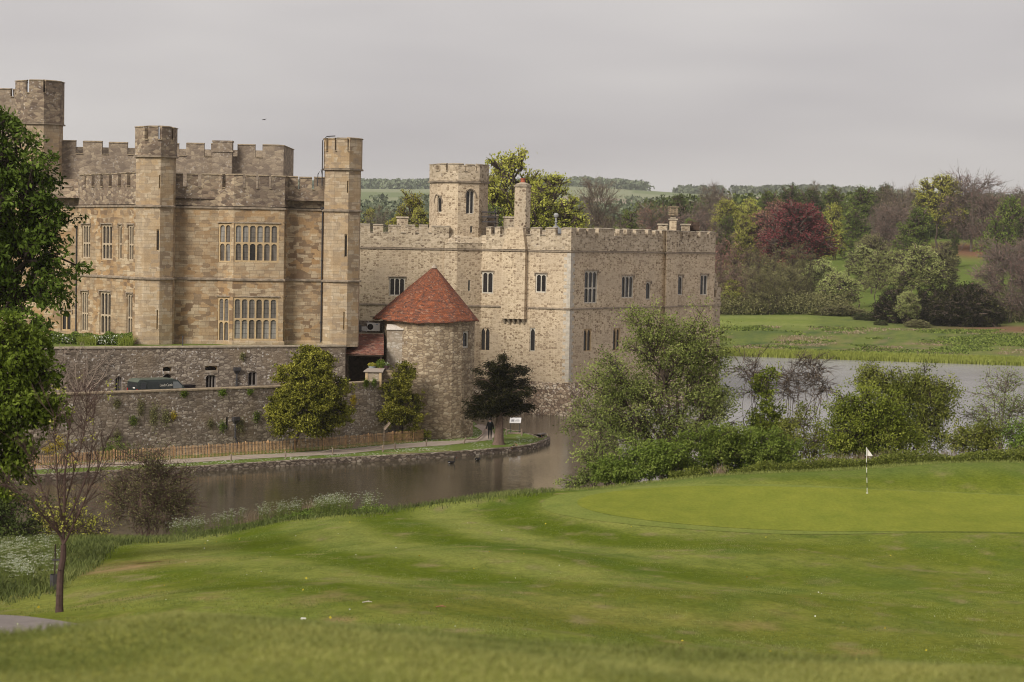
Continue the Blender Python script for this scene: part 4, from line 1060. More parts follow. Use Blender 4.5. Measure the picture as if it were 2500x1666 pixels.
# ================================================================ red roofed round tower
ROU = empty('round_tower', (*xy(1046, 177), .4)); ROU['worldspace'] = 1
tag(ROU, 'squat rubble stone round tower with conical red tiled roof at the foot of the castle', 'tower')
cx, cy = xy(1046, 177)
pl = ngon(cx, cy, 4.0, 22, 0); B = Build(pl)
B.win(1128, 1145, 809, 850, 1, (), 'tudor', .1, .13, .1, M_['trim_pale'], gl, None)
mb = MB(); wall(mb, pl, .3, 10.7, B.ops)
mb.build('wall', M_['twr'], ROU); B.make(ROU)
def tiles(name, c1, c2, c3, lich=0.0):
    m, nt, b = newmat(name)
    uv = nd(nt, 'ShaderNodeTexCoord').outputs['UV']
    br = nd(nt, 'ShaderNodeTexBrick'); br.offset = .5
    for k, x in (('Scale', 1.0), ('Mortar Size', .014), ('Mortar Smooth', .2), ('Brick Width', .19), ('Row Height', .13)): br.inputs[k].default_value = x
    br.inputs['Color1'].default_value = (*c1, 1); br.inputs['Color2'].default_value = (*c2, 1); br.inputs['Mortar'].default_value = (.07, .03, .02, 1)
    nt.links.new(warp(nt, uv, 1.5, .04), br.inputs['Vector'])
    n = noise(nt, mapping(nt, uv, (1.2, 2.6, 1)), 1.3, 6, .72)
    c = mixc(nt, ramp(nt, n.outputs['Fac'], [(.45, grey(0)), (.6, grey(.85))]), br.outputs['Color'], c3)
    vo = nd(nt, 'ShaderNodeTexVoronoi', Randomness=.8); vo.inputs['Scale'].default_value = 1; nt.links.new(mapping(nt, uv, (4.4, 7.7, 1)), vo.inputs['Vector'])
    sp = nd(nt, 'ShaderNodeSeparateColor'); nt.links.new(vo.outputs['Color'], sp.inputs[0])
    c = mixc(nt, ramp(nt, sp.outputs[0], [(.80, grey(0)), (.86, grey(.8))]), c, (.10, .055, .045))
    rw = noise(nt, mapping(nt, uv, (.7, 6.0, 1)), 1.0, 3, .6); c = mixc(nt, .75, c, ramp(nt, rw.outputs['Fac'], [(.35, grey(.55)), (.65, grey(1.25))]), 'MULTIPLY')
    c = mixc(nt, ramp(nt, sp.outputs[1], [(.90 - lich, grey(0)), (.95 - lich, grey(.5))]), c, (.36, .22, .15))
    nt.links.new(c, b.inputs['Base Color']); b.inputs['Roughness'].default_value = .9; b.inputs['Specular IOR Level'].default_value = .15
    wv = nd(nt, 'ShaderNodeTexWave', Scale=.995, _wave_profile='SAW', _bands_direction='Y'); nt.links.new(mapping(nt, uv, (1, 1 / .16 / 6.2832 * 6.2832 / 3.1416, 1)), wv.inputs['Vector'])
    bump(nt, b, mixc(nt, .5, br.outputs['Fac'], n.outputs['Fac']), .6, .06)
    return m
M_['tile'] = tiles('red_clay_tiles', (.38, .125, .055), (.27, .085, .045), (.15, .075, .055))
M_['tile_old'] = tiles('lichened_tiles', (.27, .10, .065), (.20, .075, .055), (.17, .10, .085), .12)
rf = MB(); rr_ = random.Random(2); N = 40; K = 10
R0 = 4.35; zr0, zr1 = 10.42, 15.05
ax, ay = xy(1058, 177)
def rpt(k, t):
    a = 2 * math.pi * k / N
    sag = -.16 * math.sin(t * math.pi) * math.cos(a * 5 + 1) - .13 * math.sin(a * 3) * (1 - t) - .06 * math.sin(a * 11 + 2) * (1 - t)
    r = R0 * (1 - t)
    ex = 1.12 if (math.cos(a) < 0) else 1.0
    return (cx * (1 - t) + ax * t + r * math.cos(a) * ex, cy + r * math.sin(a), zr0 + (zr1 - zr0) * t + sag * .7)
for k in range(N):
    for j in range(K):
        t0, t1 = j / K, (j + 1) / K; a0, a1 = k * 2 * math.pi / N * R0, (k + 1) * 2 * math.pi / N * R0
        sl = 6.3
        rf.face([rpt(k, t0), rpt(k + 1, t0), rpt(k + 1, t1), rpt(k, t1)], [(a0, t0 * sl), (a1, t0 * sl), (a1, t1 * sl), (a0, t1 * sl)])
    p, q = rpt(k, 0), rpt(k + 1, 0)
    rf.face([(p[0], p[1], p[2] - .09), (q[0], q[1], q[2] - .09), q, p])
    s_ = .9
    rf.face([(cx + (p[0] - cx) * s_, cy + (p[1] - cy) * s_, p[2]), (cx + (q[0] - cx) * s_, cy + (q[1] - cy) * s_, q[2]), (q[0], q[1], q[2] - .09), (p[0], p[1], p[2] - .09)])
RF = rf.build('roof', M_['tile'], ROU)
mb = MB(); mb.lathe((ax, ay, 14.85), [(.28, 0), (.2, .14), (.06, .3), (.01, .34)], 10); mb.build('ridge_cap', M_['butt'], RF)
# buttress pier with pale cap
b0 = at(945, 800, 173.6); b1 = at(984, 800, 173.6); w = b1[0] - b0[0]; bxm = (b0[0] + b1[0]) / 2
mb = MB(); mb.box((bxm, 175.0, .3), (w, 2.8, 9.3)); BU = mb.build('buttress', M_['butt'], ROU)
mb = MB(); q = [(bxm - w / 2 - .05, 173.5, 9.6), (bxm + w / 2 + .05, 173.5, 9.6), (bxm + w / 2 + .05, 175.6, 9.6), (bxm - w / 2 - .05, 175.6, 9.6), (bxm - w / 2 - .05, 173.5, 9.68), (bxm + w / 2 + .05, 173.5, 9.68), (bxm + w / 2 + .05, 174.2, 10.05), (bxm - w / 2 - .05, 174.2, 10.05)]
mb.hexa(q); mb.build('buttress_cap', plain('limewashed_cap', (.62, .55, .48), .85, .2), BU)

# ================================================================ lean-to between castle and round tower
LEAN = empty('lean_to_shed', (*xy(890, 174), 5)); LEAN['worldspace'] = 1
tag(LEAN, 'small open shed under a mossy red tile lean-to roof between castle and round tower', 'shed')
def wpt(px, py, Y): return at(px, py, Y)
mb = MB()
A_, B_, C_, D_ = wpt(838, 862, 171.6), wpt(937, 864, 171.6), wpt(937, 814, 175.2), wpt(868, 814, 175.2)
n_up = np.array((0, 0, .1))
mb.face([A_, B_, C_, D_], [(0, 0), (3.3, 0), (3.3, 3.4), (1.1, 3.4)]); mb.face([A_ - n_up, D_ - n_up, C_ - n_up, B_ - n_up]); mb.face([A_ - n_up, B_ - n_up, B_, A_]); mb.face([D_ - n_up, A_ - n_up, A_, D_])
mb.build('roof', M_['tile_old'], LEAN)
mb = MB(); a = wpt(838, 866, 171.6); b = wpt(937, 866, 171.6); mb.box(((a[0] + b[0]) / 2, 171.75, a[2] - .1), (b[0] - a[0] - .1, .12, .14))
for px in (846, 930): c = wpt(px, 868, 171.9); mb.box((c[0], 171.95, 4.0), (.16, .16, c[2] - 4.0))
mb.build('timber_frame', M_['wood_dark'], LEAN)
mb = MB(); a = wpt(846, 866, 175.4); b = wpt(940, 866, 175.4); mb.box(((a[0] + b[0]) / 2, 175.6, 3.5), (b[0] - a[0] + 2, .3, 5.6)); mb.build('back_wall', M_['wood_dark'], LEAN)
mb = MB(); a = wpt(842, 866, 173); mb.box((a[0] - .2, 173.6, 3.5), (.3, 3.4, 3.8)); mb.build('side_wall', M_['ret'], LEAN)
# recess wall above the lean-to roof, with ledge
mb = MB(); a, b = wpt(868, 780, 176.4), wpt(936, 812, 176.4); mb.box(((a[0] + b[0]) / 2 + .3, 176.6, b[2] - 1.2), (b[0] - a[0] + 1.2, .35, a[2] - b[2] + 1.1)); mb.build('upper_wall', M_['ret'], LEAN)
mb = MB(); mb.box(((a[0] + b[0]) / 2, 175.7, b[2] - .15), (b[0] - a[0] + .2, 1.2, .14)); mb.build('ledge', M_['cope'], LEAN)
mb = MB(); c1 = wpt(903, 770, 176.2); c2 = wpt(932, 776, 176.2); mb.box(((c1[0] + c2[0]) / 2, 176.6, c2[2] + .02), (c2[0] - c1[0], .8, .08)); mb.build('canopy', M_['cope_dark'], LEAN)
ac0, ac1 = wpt(896, 810, 175.3), wpt(927, 789, 175.3)
AC = empty('air_conditioner', ((ac0[0] + ac1[0]) / 2, 175.3, ac0[2]))
tag(AC, 'white outdoor air conditioning unit with round black fan grille above the shed roof', 'air conditioner')
w, h = ac1[0] - ac0[0], ac1[2] - ac0[2]
mb = MB((0, 0, 0)); mb.box((0, .2, .06), (w, .38, h - .06)); 
casing = mb.build('casing', plain('off_white_enamel', (.62, .61, .58), .45, .05), None); casing.parent = AC
bmod = casing.modifiers.new('bevel', 'BEVEL'); bmod.width = .02; bmod.segments = 2
mb = MB(); cxf, czf, rf_ = -w * .24, .06 + (h - .06) * .5, h * .34
mb.face([(cxf + rf_ * math.cos(t), -.004, czf + rf_ * math.sin(t)) for t in (2 * math.pi * k / 20 for k in range(20))]); g = mb.build('fan_grille', M_['dark'], None); g.parent = AC
mb = MB()
for k in range(6): rr2 = rf_ * (k + .6) / 6; mb.tube([(cxf + rr2 * math.cos(t), -.015, czf + rr2 * math.sin(t)) for t in (2 * math.pi * j / 16 for j in range(17))], .006, 3, cap=False)
mb.build('grille_ring', M_['lead'], None).parent = g
mb = MB(); mb.box((w * .28, -.006, h * .82), (w * .16, .01, h * .07)); mb.build('badge', plain('blue_badge', (.05, .16, .35)), None).parent = AC
mb = MB(); mb.box((-w * .35, .2, 0), (.08, .36, .06)); mb.box((w * .35, .2, 0), (.08, .36, .06)); mb.build('foot', M_['lead'], None).parent = AC
lv = wpt(876, 810, 175.2); LV = MB(); 
for k in range(8): LV.box((lv[0], lv[1] + .1, lv[2] + .02 + k * .075), (.46, .3, .04))
LV.box((lv[0], lv[1] + .15, lv[2]), (.40, .2, .6))
tag(LV.build('louvred_box', plain('grey_louvre_metal', (.15, .14, .15), .5, .1)), 'dark grey louvred vent box left of the white air conditioner', 'vent')
dk = wpt(889, 810, 175.3); DK = MB(); DK.hexa([(dk[0] - .22, dk[1], dk[2] + .1), (dk[0] + .22, dk[1], dk[2] + .0), (dk[0] + .22, dk[1] + .3, dk[2] + .0), (dk[0] - .22, dk[1] + .3, dk[2] + .1), (dk[0] - .22, dk[1], dk[2] + .42), (dk[0] + .22, dk[1], dk[2] + .42), (dk[0] + .22, dk[1] + .3, dk[2] + .42), (dk[0] - .22, dk[1] + .3, dk[2] + .42)])
tag(DK.build('duct_hood', plain('pale_duct', (.5, .49, .47), .5, .1)), 'small pale duct between the louvred box and air conditioner', 'duct')

# ================================================================ retaining walls
LW = Poly([xy(-150, 146), xy(86, 149.4), xy(278, 153.2), xy(424, 156.3), xy(560, 159.4), xy(663, 161.8), xy(760, 164.3), xy(845, 167.2), xy(950, 171), xy(985, 173.9)])
LWO = empty('lower_retaining_wall', (*xy(424, 154), .4)); LWO['worldspace'] = 1; LWO.name = 'retaining_wall'
tag(LWO, 'long lower rubble stone wall spotted with pale lichen, rising behind the paling fence', 'stone wall')
B = Build(LW); 
B.win(552, 558, 1018, 1050, 1, (), 'flat', .1, .03, .05, M_['trim_grey'], M_['dark'], None)
mb = MB(); wall(mb, LW, .2, 5.35, B.ops); strip(mb, LW, 0, LW.L, 5.34, 5.35, 0, .5)
pb = MB(); A2 = LW.off(0, LW.L, -.5)
for (a, b) in zip(A2[:-1], A2[1:]): mb.face([(*b[1], 3.8), (*a[1], 3.8), (*a[1], 5.35), (*b[1], 5.35)])
mb.build('wall', M_['ret'], LWO); B.make(LWO)
mb = MB(); strip(mb, LW, 0, LW.L, 5.35, 5.5, .07, .64, slope=.04); mb.build('coping', M_['cope_dark'], LWO)
def hopper(parent, pl, px, py_top, py_bot, kink=False):
    s_, zt_ = pl.hit(px, py_top); _, z0 = pl.hit(px, py_bot); mb = MB(); g = .17
    q = lambda u, z, w: pl.P(s_ + u, z, w)
    mb.hexa([q(-.12, zt_ - .5, -.02 - g), q(.12, zt_ - .5, -.02 - g), q(.12, zt_ - .5, 0), q(-.12, zt_ - .5, 0), q(-.26, zt_ - .25, -.2 - g), q(.26, zt_ - .25, -.2 - g), q(.26, zt_ - .25, 0), q(-.26, zt_ - .25, 0)])
    mb.hexa([q(-.26, zt_ - .25, -.2 - g), q(.26, zt_ - .25, -.2 - g), q(.26, zt_ - .25, 0), q(-.26, zt_ - .25, 0), q(-.28, zt_, -.22 - g), q(.28, zt_, -.22 - g), q(.28, zt_, 0), q(-.28, zt_, 0)])
    zz = zt_ - .5; zk = zz - (zz - z0) * .55
    pts = [q(0, zz, -.12), q(0, zk, -.12), q(.15 if kink else 0, zk - .4 if kink else zk - .1, -.12), q(.15 if kink else 0, z0, -.12)]
    mb.tube(pts, .07, 6); mb.tube([q(0, zz - .4, -.12), q(0, zz - .55, -.12)], .11, 6); mb.tube([q(0, zk + .1, -.12), q(0, zk - .1, -.12)], .11, 6)
    mb.build('hopper_pipe', M_['lead'], parent)
hopper(LWO, LW, 573, 1018, 1094, True)
UW = Poly([xy(-150, 156), xy(100, 159), xy(300, 162), xy(420, 164), xy(560, 166.2), xy(700, 168.3), xy(843, 171), (xy(843, 171)[0], 175.0)])
UWO = empty('retaining_wall', (*xy(424, 162), 4.2)); UWO['worldspace'] = 1
tag(UWO, 'upper dark stone retaining wall with small arched windows directly below the castle', 'stone wall')
B = Build(UW); tg_ = M_['trim_grey']
B.win(281, 309, 918, 957, 3, (), 'point', .15, .10, .055, tg_, M_['dark'], None, name='gothic_window', outer='point')
B.win(502, 529, 915, 952, 3, (), 'tudor', .15, .10, .055, tg_, M_['dark'], None, name='gothic_window', outer='tudor')
B.win(605, 629, 907, 944, 2, (), 'tudor', .15, .12, .06, tg_, M_['dark'], None, name='gothic_window', outer='tudor')
B.win(398, 430, 914, 975, 1, (), None, .25, .05, .07, M_['ret'], M_['dark'], None, name='doorway', outer='tudor')
B.win(398, 429, 896, 908, 1, (), 'flat', .2, .02, .05, M_['trim'], M_['dark'], None, name='slot_window')
B.win(501, 531, 894, 906, 1, (), 'flat', .2, .02, .05, M_['trim'], M_['dark'], None, name='slot_window')
mb = MB(); wall(mb, UW, 3.9, 8.25, B.ops); mb.build('wall', M_['ret'], UWO); B.make(UWO)
mb = MB(); strip(mb, UW, 0, UW.L, 8.25, 8.4, .08, .6, slope=.04); mb.build('coping', M_['cope'], UWO)
for a, b, c in ((395, 432, 893), (498, 534, 891), (395, 432, 910), (500, 532, 908)):
    s0 = UW.s_at(a, c); s1 = UW.s_at(b, c); z = UW.hit((a + b) / 2, c)[1]; mb = MB(); strip(mb, UW, s0, s1, z - .08, z + .12, .03, .1); mb.build('lintel', M_['butt'], UWO)
hopper(UWO, UW, 577, 897, 965)
# levels behind the walls
def slab(name, pts, z, m): 
    o = polymesh(name, pts, z, m); return tag(o, kind='structure')
inner = [a[1] for a in LW.off(0, LW.L, -.3)]; outer = [a[1] for a in UW.off(0, UW.S[-2], -.2)]
slab('service_road', inner + [np.array(xy(1010, 178)), np.array(xy(850, 178))] + outer[::-1], 4.15, plain('worn_tarmac', (.12, .10, .085), .9, .2, 1))
ter = [a[1] for a in UW.off(0, UW.S[-2], -.4)]
slab('terrace_lawn', ter + [np.array(xy(843, 178)), np.array(xy(700, 190)), np.array((-70.0, 190.0))], 8.3, grassmat('terrace_turf', (.14, .17, .045), 1.5))
mb = MB(); c = UW.P(UW.s_at(449, 840), 8.4, .3); mb.tube([c, (c[0], c[1], 9.1)], .05, 6); mb.tube([(c[0], c[1], 9.1), (c[0], c[1], 9.2)], .07, 6)
tag(mb.build('bollard', M_['lead']), 'short dark iron post standing on the upper wall coping', 'post')
# ------------------------------------------------------------ foliage
def np_mesh(name, V, nper, rnd=None, mat=None, parent=None):
    """mesh of len(V)/nper separate faces of nper corners"""
    n = len(V) // nper
    me = bpy.data.meshes.new(name); me.vertices.add(len(V)); me.vertices.foreach_set('co', np.asarray(V, np.float32).ravel())
    me.loops.add(len(V)); me.loops.foreach_set('vertex_index', np.arange(len(V), dtype=np.int32))
    me.polygons.add(n); me.polygons.foreach_set('loop_start', np.arange(0, len(V), nper, dtype=np.int32))
    if rnd is not None:
        a = me.attributes.new('rnd', 'FLOAT', 'POINT'); a.data.foreach_set('value', np.repeat(rnd, nper).astype(np.float32))
    me.update()
    if mat is None: return me
    return link_mesh(name, me, mat, parent)
def leaf_verts(c, size, aspect, rg, axis=None, spread=1.0):
    n = len(c); d = rg.normal(size=(n, 3))
    if axis is not None: d = axis + d * spread
    d /= np.linalg.norm(d, axis=1)[:, None] + 1e-9
    e = rg.normal(size=(n, 3)); s = np.cross(d, e); s /= np.linalg.norm(s, axis=1)[:, None] + 1e-9
    L = (size * rg.uniform(.6, 1.3, n))[:, None]
    a = c - d * L / 2; b = c + d * L / 2; m = c + d * L * .05; w = L * aspect / 2
    return np.stack([a, m + s * w, b, m - s * w], 1).reshape(-1, 3)
def tube_verts(P0, P1, R0, R1, n=4):
    P0, P1 = np.asarray(P0, float), np.asarray(P1, float); R0 = np.asarray(R0, float)[:, None]; R1 = np.asarray(R1, float)[:, None]
    d = P1 - P0; d /= np.linalg.norm(d, axis=1)[:, None] + 1e-9
    ref = np.where(np.abs(d[:, 2:3]) < .9, np.array([[0, 0, 1.0]]), np.array([[1.0, 0, 0]]))
    a = np.cross(d, ref); a /= np.linalg.norm(a, axis=1)[:, None]; b = np.cross(d, a); Q = []
    for k in range(n):
        t0, t1 = 2 * math.pi * k / n, 2 * math.pi * (k + 1) / n
        u0 = a * math.cos(t0) + b * math.sin(t0); u1 = a * math.cos(t1) + b * math.sin(t1)
        Q.append(np.stack([P0 + u1 * R0, P0 + u0 * R0, P1 + u0 * R1, P1 + u1 * R1], 1))
    return np.concatenate(Q, 0).reshape(-1, 3)
class Segs:
    def __init__(s): s.a = []; s.b = []; s.r = []; s.q = []
    def add(s, p, q, r0, r1): s.a.append(p); s.b.append(q); s.r.append(r0); s.q.append(r1)
    def curve(s, p, q, r0, r1, rg, n=4, wob=.08, sag=0.0):
        p = np.asarray(p, float); q = np.asarray(q, float); L = np.linalg.norm(q - p); prev = p
        for k in range(1, n + 1):
            t = k / n; c = p + (q - p) * t
            if k < n: c = c + rg.normal(size=3) * L * wob * math.sin(math.pi * t); c[2] += sag * L * math.sin(math.pi * t)
            s.add(prev, c, r0 + (r1 - r0) * (k - 1) / n, r0 + (r1 - r0) * k / n); prev = c
    def mesh(s, name, mat, parent, n=5):
        if not s.a: return None
        return np_mesh(name, tube_verts(s.a, s.b, s.r, s.q, n), 4, None, mat, parent)
def crown_tree(blobs, base, rg, clumps=60, twigs=6, leaves=16, lsize=.12, csize=.5, asp=.55, trunk_r=.18, stems=1, bare=False, droop=0.0, split=.3, limbs=6,
               mats=None, parent=None, shell=.45, twig_r=.012, flat=.75, stem_spread=.5, hair=None, lean=(0, 0)):
    """blobs: ellipsoids (centre xyz, radii xyz) of the crown in metres. Builds trunk and crown children of parent"""
    base = np.asarray(base, float)
    vol = np.array([b[3] * b[4] * b[5] for b in blobs]) ** .75; vol /= vol.sum()
    C = []
    for _ in range(clumps):
        b = blobs[rg.choice(len(blobs), p=vol)]; d = rg.normal(size=3); d /= np.linalg.norm(d)
        r = shell + (1 - shell) * rg.rand() ** .6
        C.append(np.array(b[:3]) + d * np.array(b[3:6]) * r)
    C = np.array(C); cen = C.mean(0)
    K = min(limbs, len(C)); ctr = C[rg.choice(len(C), K, replace=False)]
    for _ in range(5):
        lab = np.argmin(((C[:, None] - ctr[None]) ** 2).sum(-1), 1)
        ctr = np.array([C[lab == k].mean(0) if (lab == k).any() else ctr[k] for k in range(K)])
    S = Segs(); T = Segs()
    zc0 = C[:, 2].min(); H = C[:, 2].max() - base[2]
    fork_z = base[2] + max((zc0 - base[2]) * .9, H * split * .5)
    if stems == 1:
        fork = np.array([base[0] * .75 + cen[0] * .25 + lean[0], base[1] + lean[1], fork_z])
        S.curve(base, fork, trunk_r, trunk_r * .8, rg, 4, .03)
        S.curve(base - (0, 0, .3), base + (0, 0, .15), trunk_r * 1.5, trunk_r, rg, 2, 0)
        top = np.array([cen[0], cen[1], base[2] + H * .72]); S.curve(fork, top, trunk_r * .75, trunk_r * .25, rg, 5, .05)
    nodes = []
    for k in range(K):
        n_ = ctr[k] * .62 + np.array([cen[0], cen[1], ctr[k][2] * .5 + fork_z * .5]) * .38
        r_ = trunk_r * (.42 if stems == 1 else .6)
        if stems == 1:
            t = np.clip((n_[2] - fork_z) / max(top[2] - fork_z, .1) * .7, 0, .9); st = fork + (top - fork) * t
            S.curve(st, n_, r_, r_ * .55, rg, 4, .07, .03)
        else:
            b0 = base + np.array([rg.uniform(-1, 1) * stem_spread, rg.uniform(-1, 1) * stem_spread * .6, 0]); S.curve(b0, n_, r_, r_ * .5, rg, 5, .05, .04)
        nodes.append(n_)
    ends = []; axes = []
    for i, c in enumerate(C):
        n_ = nodes[lab[i]]; S.curve(n_, c, trunk_r * .22, trunk_r * .07 + twig_r, rg, 3, .1, .03)
        out = c - cen; out[2] *= .6; out /= np.linalg.norm(out) + 1e-6
        for _ in range(twigs):
            e = c + rg.normal(size=3) * csize * np.array([1, 1, flat]) * .75 + out * csize * .25; e[2] -= droop * rg.rand() * csize
            st = c + (n_ - c) * rg.uniform(0, .25)
            T.add(st, e, twig_r * 1.4, twig_r * .5); ends.append(e); axes.append(e - c + out * csize * .3)
            if bare:
                for _q in range(4):
                    f = e + (e - st) * rg.uniform(.2, .6) + rg.normal(size=3) * csize * .35; p = st + (e - st) * rg.uniform(.4, 1); T.add(p, f, twig_r * .9, twig_r * .35)
    ends = np.array(ends); axes = np.array(axes)
    S.mesh('trunk', mats[0], parent, 6)
    if bare or leaves * len(ends) < 3000: T.mesh('twigs', mats[0], parent, 3)
    else: T.mesh('twigs', mats[0], parent, 3)
    if leaves > 0:
        n = len(ends) * leaves
        c = np.repeat(ends, leaves, 0) + rg.normal(size=(n, 3)) * csize * .42 * np.array([1, 1, flat])
        if droop: c[:, 2] -= np.abs(rg.normal(size=n)) * droop * csize * .4
        ax = np.repeat(axes / (np.linalg.norm(axes, axis=1)[:, None] + 1e-6), leaves, 0)
        if droop: ax[:, 2] -= droop
        # each clump has its own tone, so that light and dark clumps show
        tone = np.repeat(np.repeat(rg.normal(.5, .2, len(C)), twigs), leaves); rnd = np.clip(tone + rg.normal(0, .12, n), 0, 1)
        np_mesh('foliage', leaf_verts(c, lsize, asp, rg, ax, 1.2), 4, rnd, mats[1], parent)
def blob_px(lst, Y, depth=.8):
    out = []
    for b in lst:
        px, py, rx, ry = b[:4]; dy = b[4] if len(b) > 4 else 0
        p = at(px, py, Y + dy); s = (Y + dy) / F; out.append((p[0], p[1], p[2], rx * s, (rx + ry) / 2 * s * depth, ry * s))
    return out
def px_tree(name, label, cat, blobs, Y, base_px, mats, seed, base_z=None, group=None, depth=.8, **kw):
    bx_, by_ = xy(base_px, Y)
    bz = h1(bx_, by_) if base_z is None else base_z
    e = empty(name, (bx_, by_, bz)); tag(e, label, cat, group)
    bl = [(b[0] - bx_, b[1] - by_, b[2] - bz, b[3], b[4], b[5]) for b in blob_px(blobs, Y, depth)]
    crown_tree(bl, (0, 0, 0), np.random.RandomState(seed), mats=mats, parent=e, **kw)
    return e
B_ = {}
B_['bark'] = plain('bark', (.085, .062, .048), .95, .35, 6); B_['bark_dark'] = plain('dark_bark', (.045, .032, .026), .95, .3, 6)
B_['bark_grey'] = plain('grey_bark', (.14, .11, .09), .95, .35, 6); B_['bark_red'] = plain('reddish_twig_bark', (.12, .075, .06), .95, .3, 6)
B_['yewbark'] = plain('fissured_yew_bark', (.15, .10, .078), .95, .5, 9)
Lf = {}
_lm = leafmat
def leafmat(name, a, b_, c_, rough=.55, trans=.14, g=1.6):
    f = lambda c: tuple(min(.75, v * g) for v in c)
    return _lm(name, f(a), f(b_), f(c_), rough, trans)
Lf['chest'] = leafmat('dark_chestnut_leaf', (.018, .028, .004), (.05, .075, .010), (.12, .165, .03), g=1.25)
Lf['bright'] = leafmat('bright_spring_leaf', (.03, .045, .006), (.085, .125, .014), (.17, .225, .038), trans=.3, g=1.4)
Lf['alder'] = leafmat('olive_alder_leaf', (.045, .06, .016), (.11, .135, .035), (.20, .225, .07), g=1.7)
Lf['elder'] = leafmat('elder_leaf', (.035, .055, .010), (.085, .12, .02), (.16, .20, .045))
Lf['haw'] = leafmat('hawthorn_leaf', (.035, .048, .007), (.095, .115, .016), (.18, .20, .035))
Lf['hawd'] = leafmat('olive_hawthorn_leaf', (.045, .055, .012), (.095, .105, .02), (.16, .165, .04))
Lf['mag'] = leafmat('glossy_olive_leaf', (.035, .040, .005), (.135, .135, .018), (.30, .29, .05), rough=.4, trans=.1, g=1.25)
Lf['yew'] = leafmat('yew_needle', (.006, .006, .002), (.020, .020, .007), (.06, .058, .02), trans=.05, g=1.0)
Lf['olive'] = leafmat('yellow_olive_leaf', (.10, .10, .015), (.18, .175, .03), (.26, .245, .055), g=1.9)
Lf['yg'] = leafmat('yellow_green_leaf', (.11, .115, .018), (.20, .205, .035), (.31, .30, .075), trans=.25, g=1.9)
Lf['mid'] = leafmat('mid_green_leaf', (.035, .05, .012), (.08, .11, .022), (.15, .185, .04))
Lf['dk'] = leafmat('dark_green_leaf', (.02, .028, .010), (.045, .060, .016), (.09, .11, .03))
Lf['willow'] = leafmat('willow_leaf', (.10, .115, .035), (.18, .20, .065), (.26, .28, .11), g=1.9)
Lf['copper'] = leafmat('copper_beech_leaf', (.055, .014, .017), (.13, .032, .036), (.20, .06, .06), g=1.25)
Lf['brown'] = leafmat('budding_brown_twig', (.075, .055, .038), (.125, .095, .06), (.175, .14, .085), g=1.75)
Lf['purple'] = leafmat('purplish_twig', (.075, .045, .040), (.125, .078, .066), (.17, .115, .095), g=1.75)
Lf['olbr'] = leafmat('olive_brown_bud', (.065, .062, .028), (.11, .105, .045), (.16, .155, .065), g=1.75)
Lf['red'] = leafmat('red_brown_twig', (.11, .05, .04), (.16, .08, .06), (.2, .12, .085), g=1.75)
Lf['white'] = leafmat('white_umbel', (.22, .25, .13), (.36, .38, .26), (.62, .63, .52))
Lf['dry'] = leafmat('dry_grass_stem', (.20, .14, .09), (.28, .21, .14), (.36, .29, .20), g=1.0)
Lf['grass'] = leafmat('grass_blade', (.09, .115, .025), (.17, .19, .055), (.28, .285, .085), trans=.25, g=1.35)
Lf['reed'] = leafmat('reed_blade', (.12, .15, .025), (.19, .225, .045), (.27, .30, .07), trans=.3, g=1.5)
Lf['rough'] = leafmat('rank_grass_blade', (.035, .045, .014), (.085, .102, .03), (.16, .165, .055))
Lf['hz'] = leafmat('far_leaf_painted_haze', (.07, .085, .055), (.11, .13, .08), (.16, .18, .11), g=1.25)  # distance haze painted into the leaf colour of the far woods
Lf['yel'] = leafmat('yellow_flower', (.30, .22, .02), (.42, .33, .03), (.5, .42, .05), g=1.0)

# ---- near trees and shrubs along the right bank
px_tree('alder_tree', 'tall many stemmed alder with thin olive leaves in front of the keep corner', 'tree',
        [(1560, 940, 120, 130), (1690, 920, 95, 140), (1620, 830, 85, 75), (1700, 815, 70, 65), (1500, 1010, 115, 100), (1720, 1010, 80, 120), (1600, 1060, 120, 80), (1560, 800, 45, 50)], 111, 1660, (B_['bark'], Lf['alder']), 1,
        clumps=300, twigs=7, leaves=24, lsize=.12, csize=.5, trunk_r=.2, stems=8, limbs=12, shell=.2, twig_r=.012, depth=.7)
px_tree('alder_tree', 'small sparse leaning alder at the left end of the bank bushes', 'tree',
        [(1440, 1120, 50, 55), (1410, 1165, 45, 30), (1490, 1090, 50, 60), (1450, 1060, 30, 30)], 106, 1480, (B_['bark'], Lf['alder']), 2, clumps=46, twigs=6, leaves=16, lsize=.12, csize=.36, trunk_r=.08, stems=4, limbs=6, shell=.2)
for k, (bl, Y, bp, lab) in enumerate([
    ([(1560, 1135, 70, 40), (1500, 1150, 50, 28), (1600, 1110, 50, 35)], 104.5, 1560, 'leafy green elder bush left of the alder stems, nearest the moat'),
    ([(1700, 1110, 70, 55), (1760, 1085, 60, 50), (1650, 1140, 60, 32)], 106, 1710, 'leafy green elder bush directly below the tall alder'),
    ([(1850, 1095, 65, 55), (1900, 1110, 45, 40), (1820, 1130, 60, 30)], 107, 1850, 'leafy green elder bush right of the alder, below the ivy clad tree')]):
    px_tree('elder_bush', lab, 'bush', bl, Y, bp, (B_['bark'], Lf['elder']), 10 + k, clumps=90, twigs=7, leaves=34, lsize=.125, csize=.32, trunk_r=.05, stems=6, limbs=8, shell=.35, group='elder bushes on the bank')
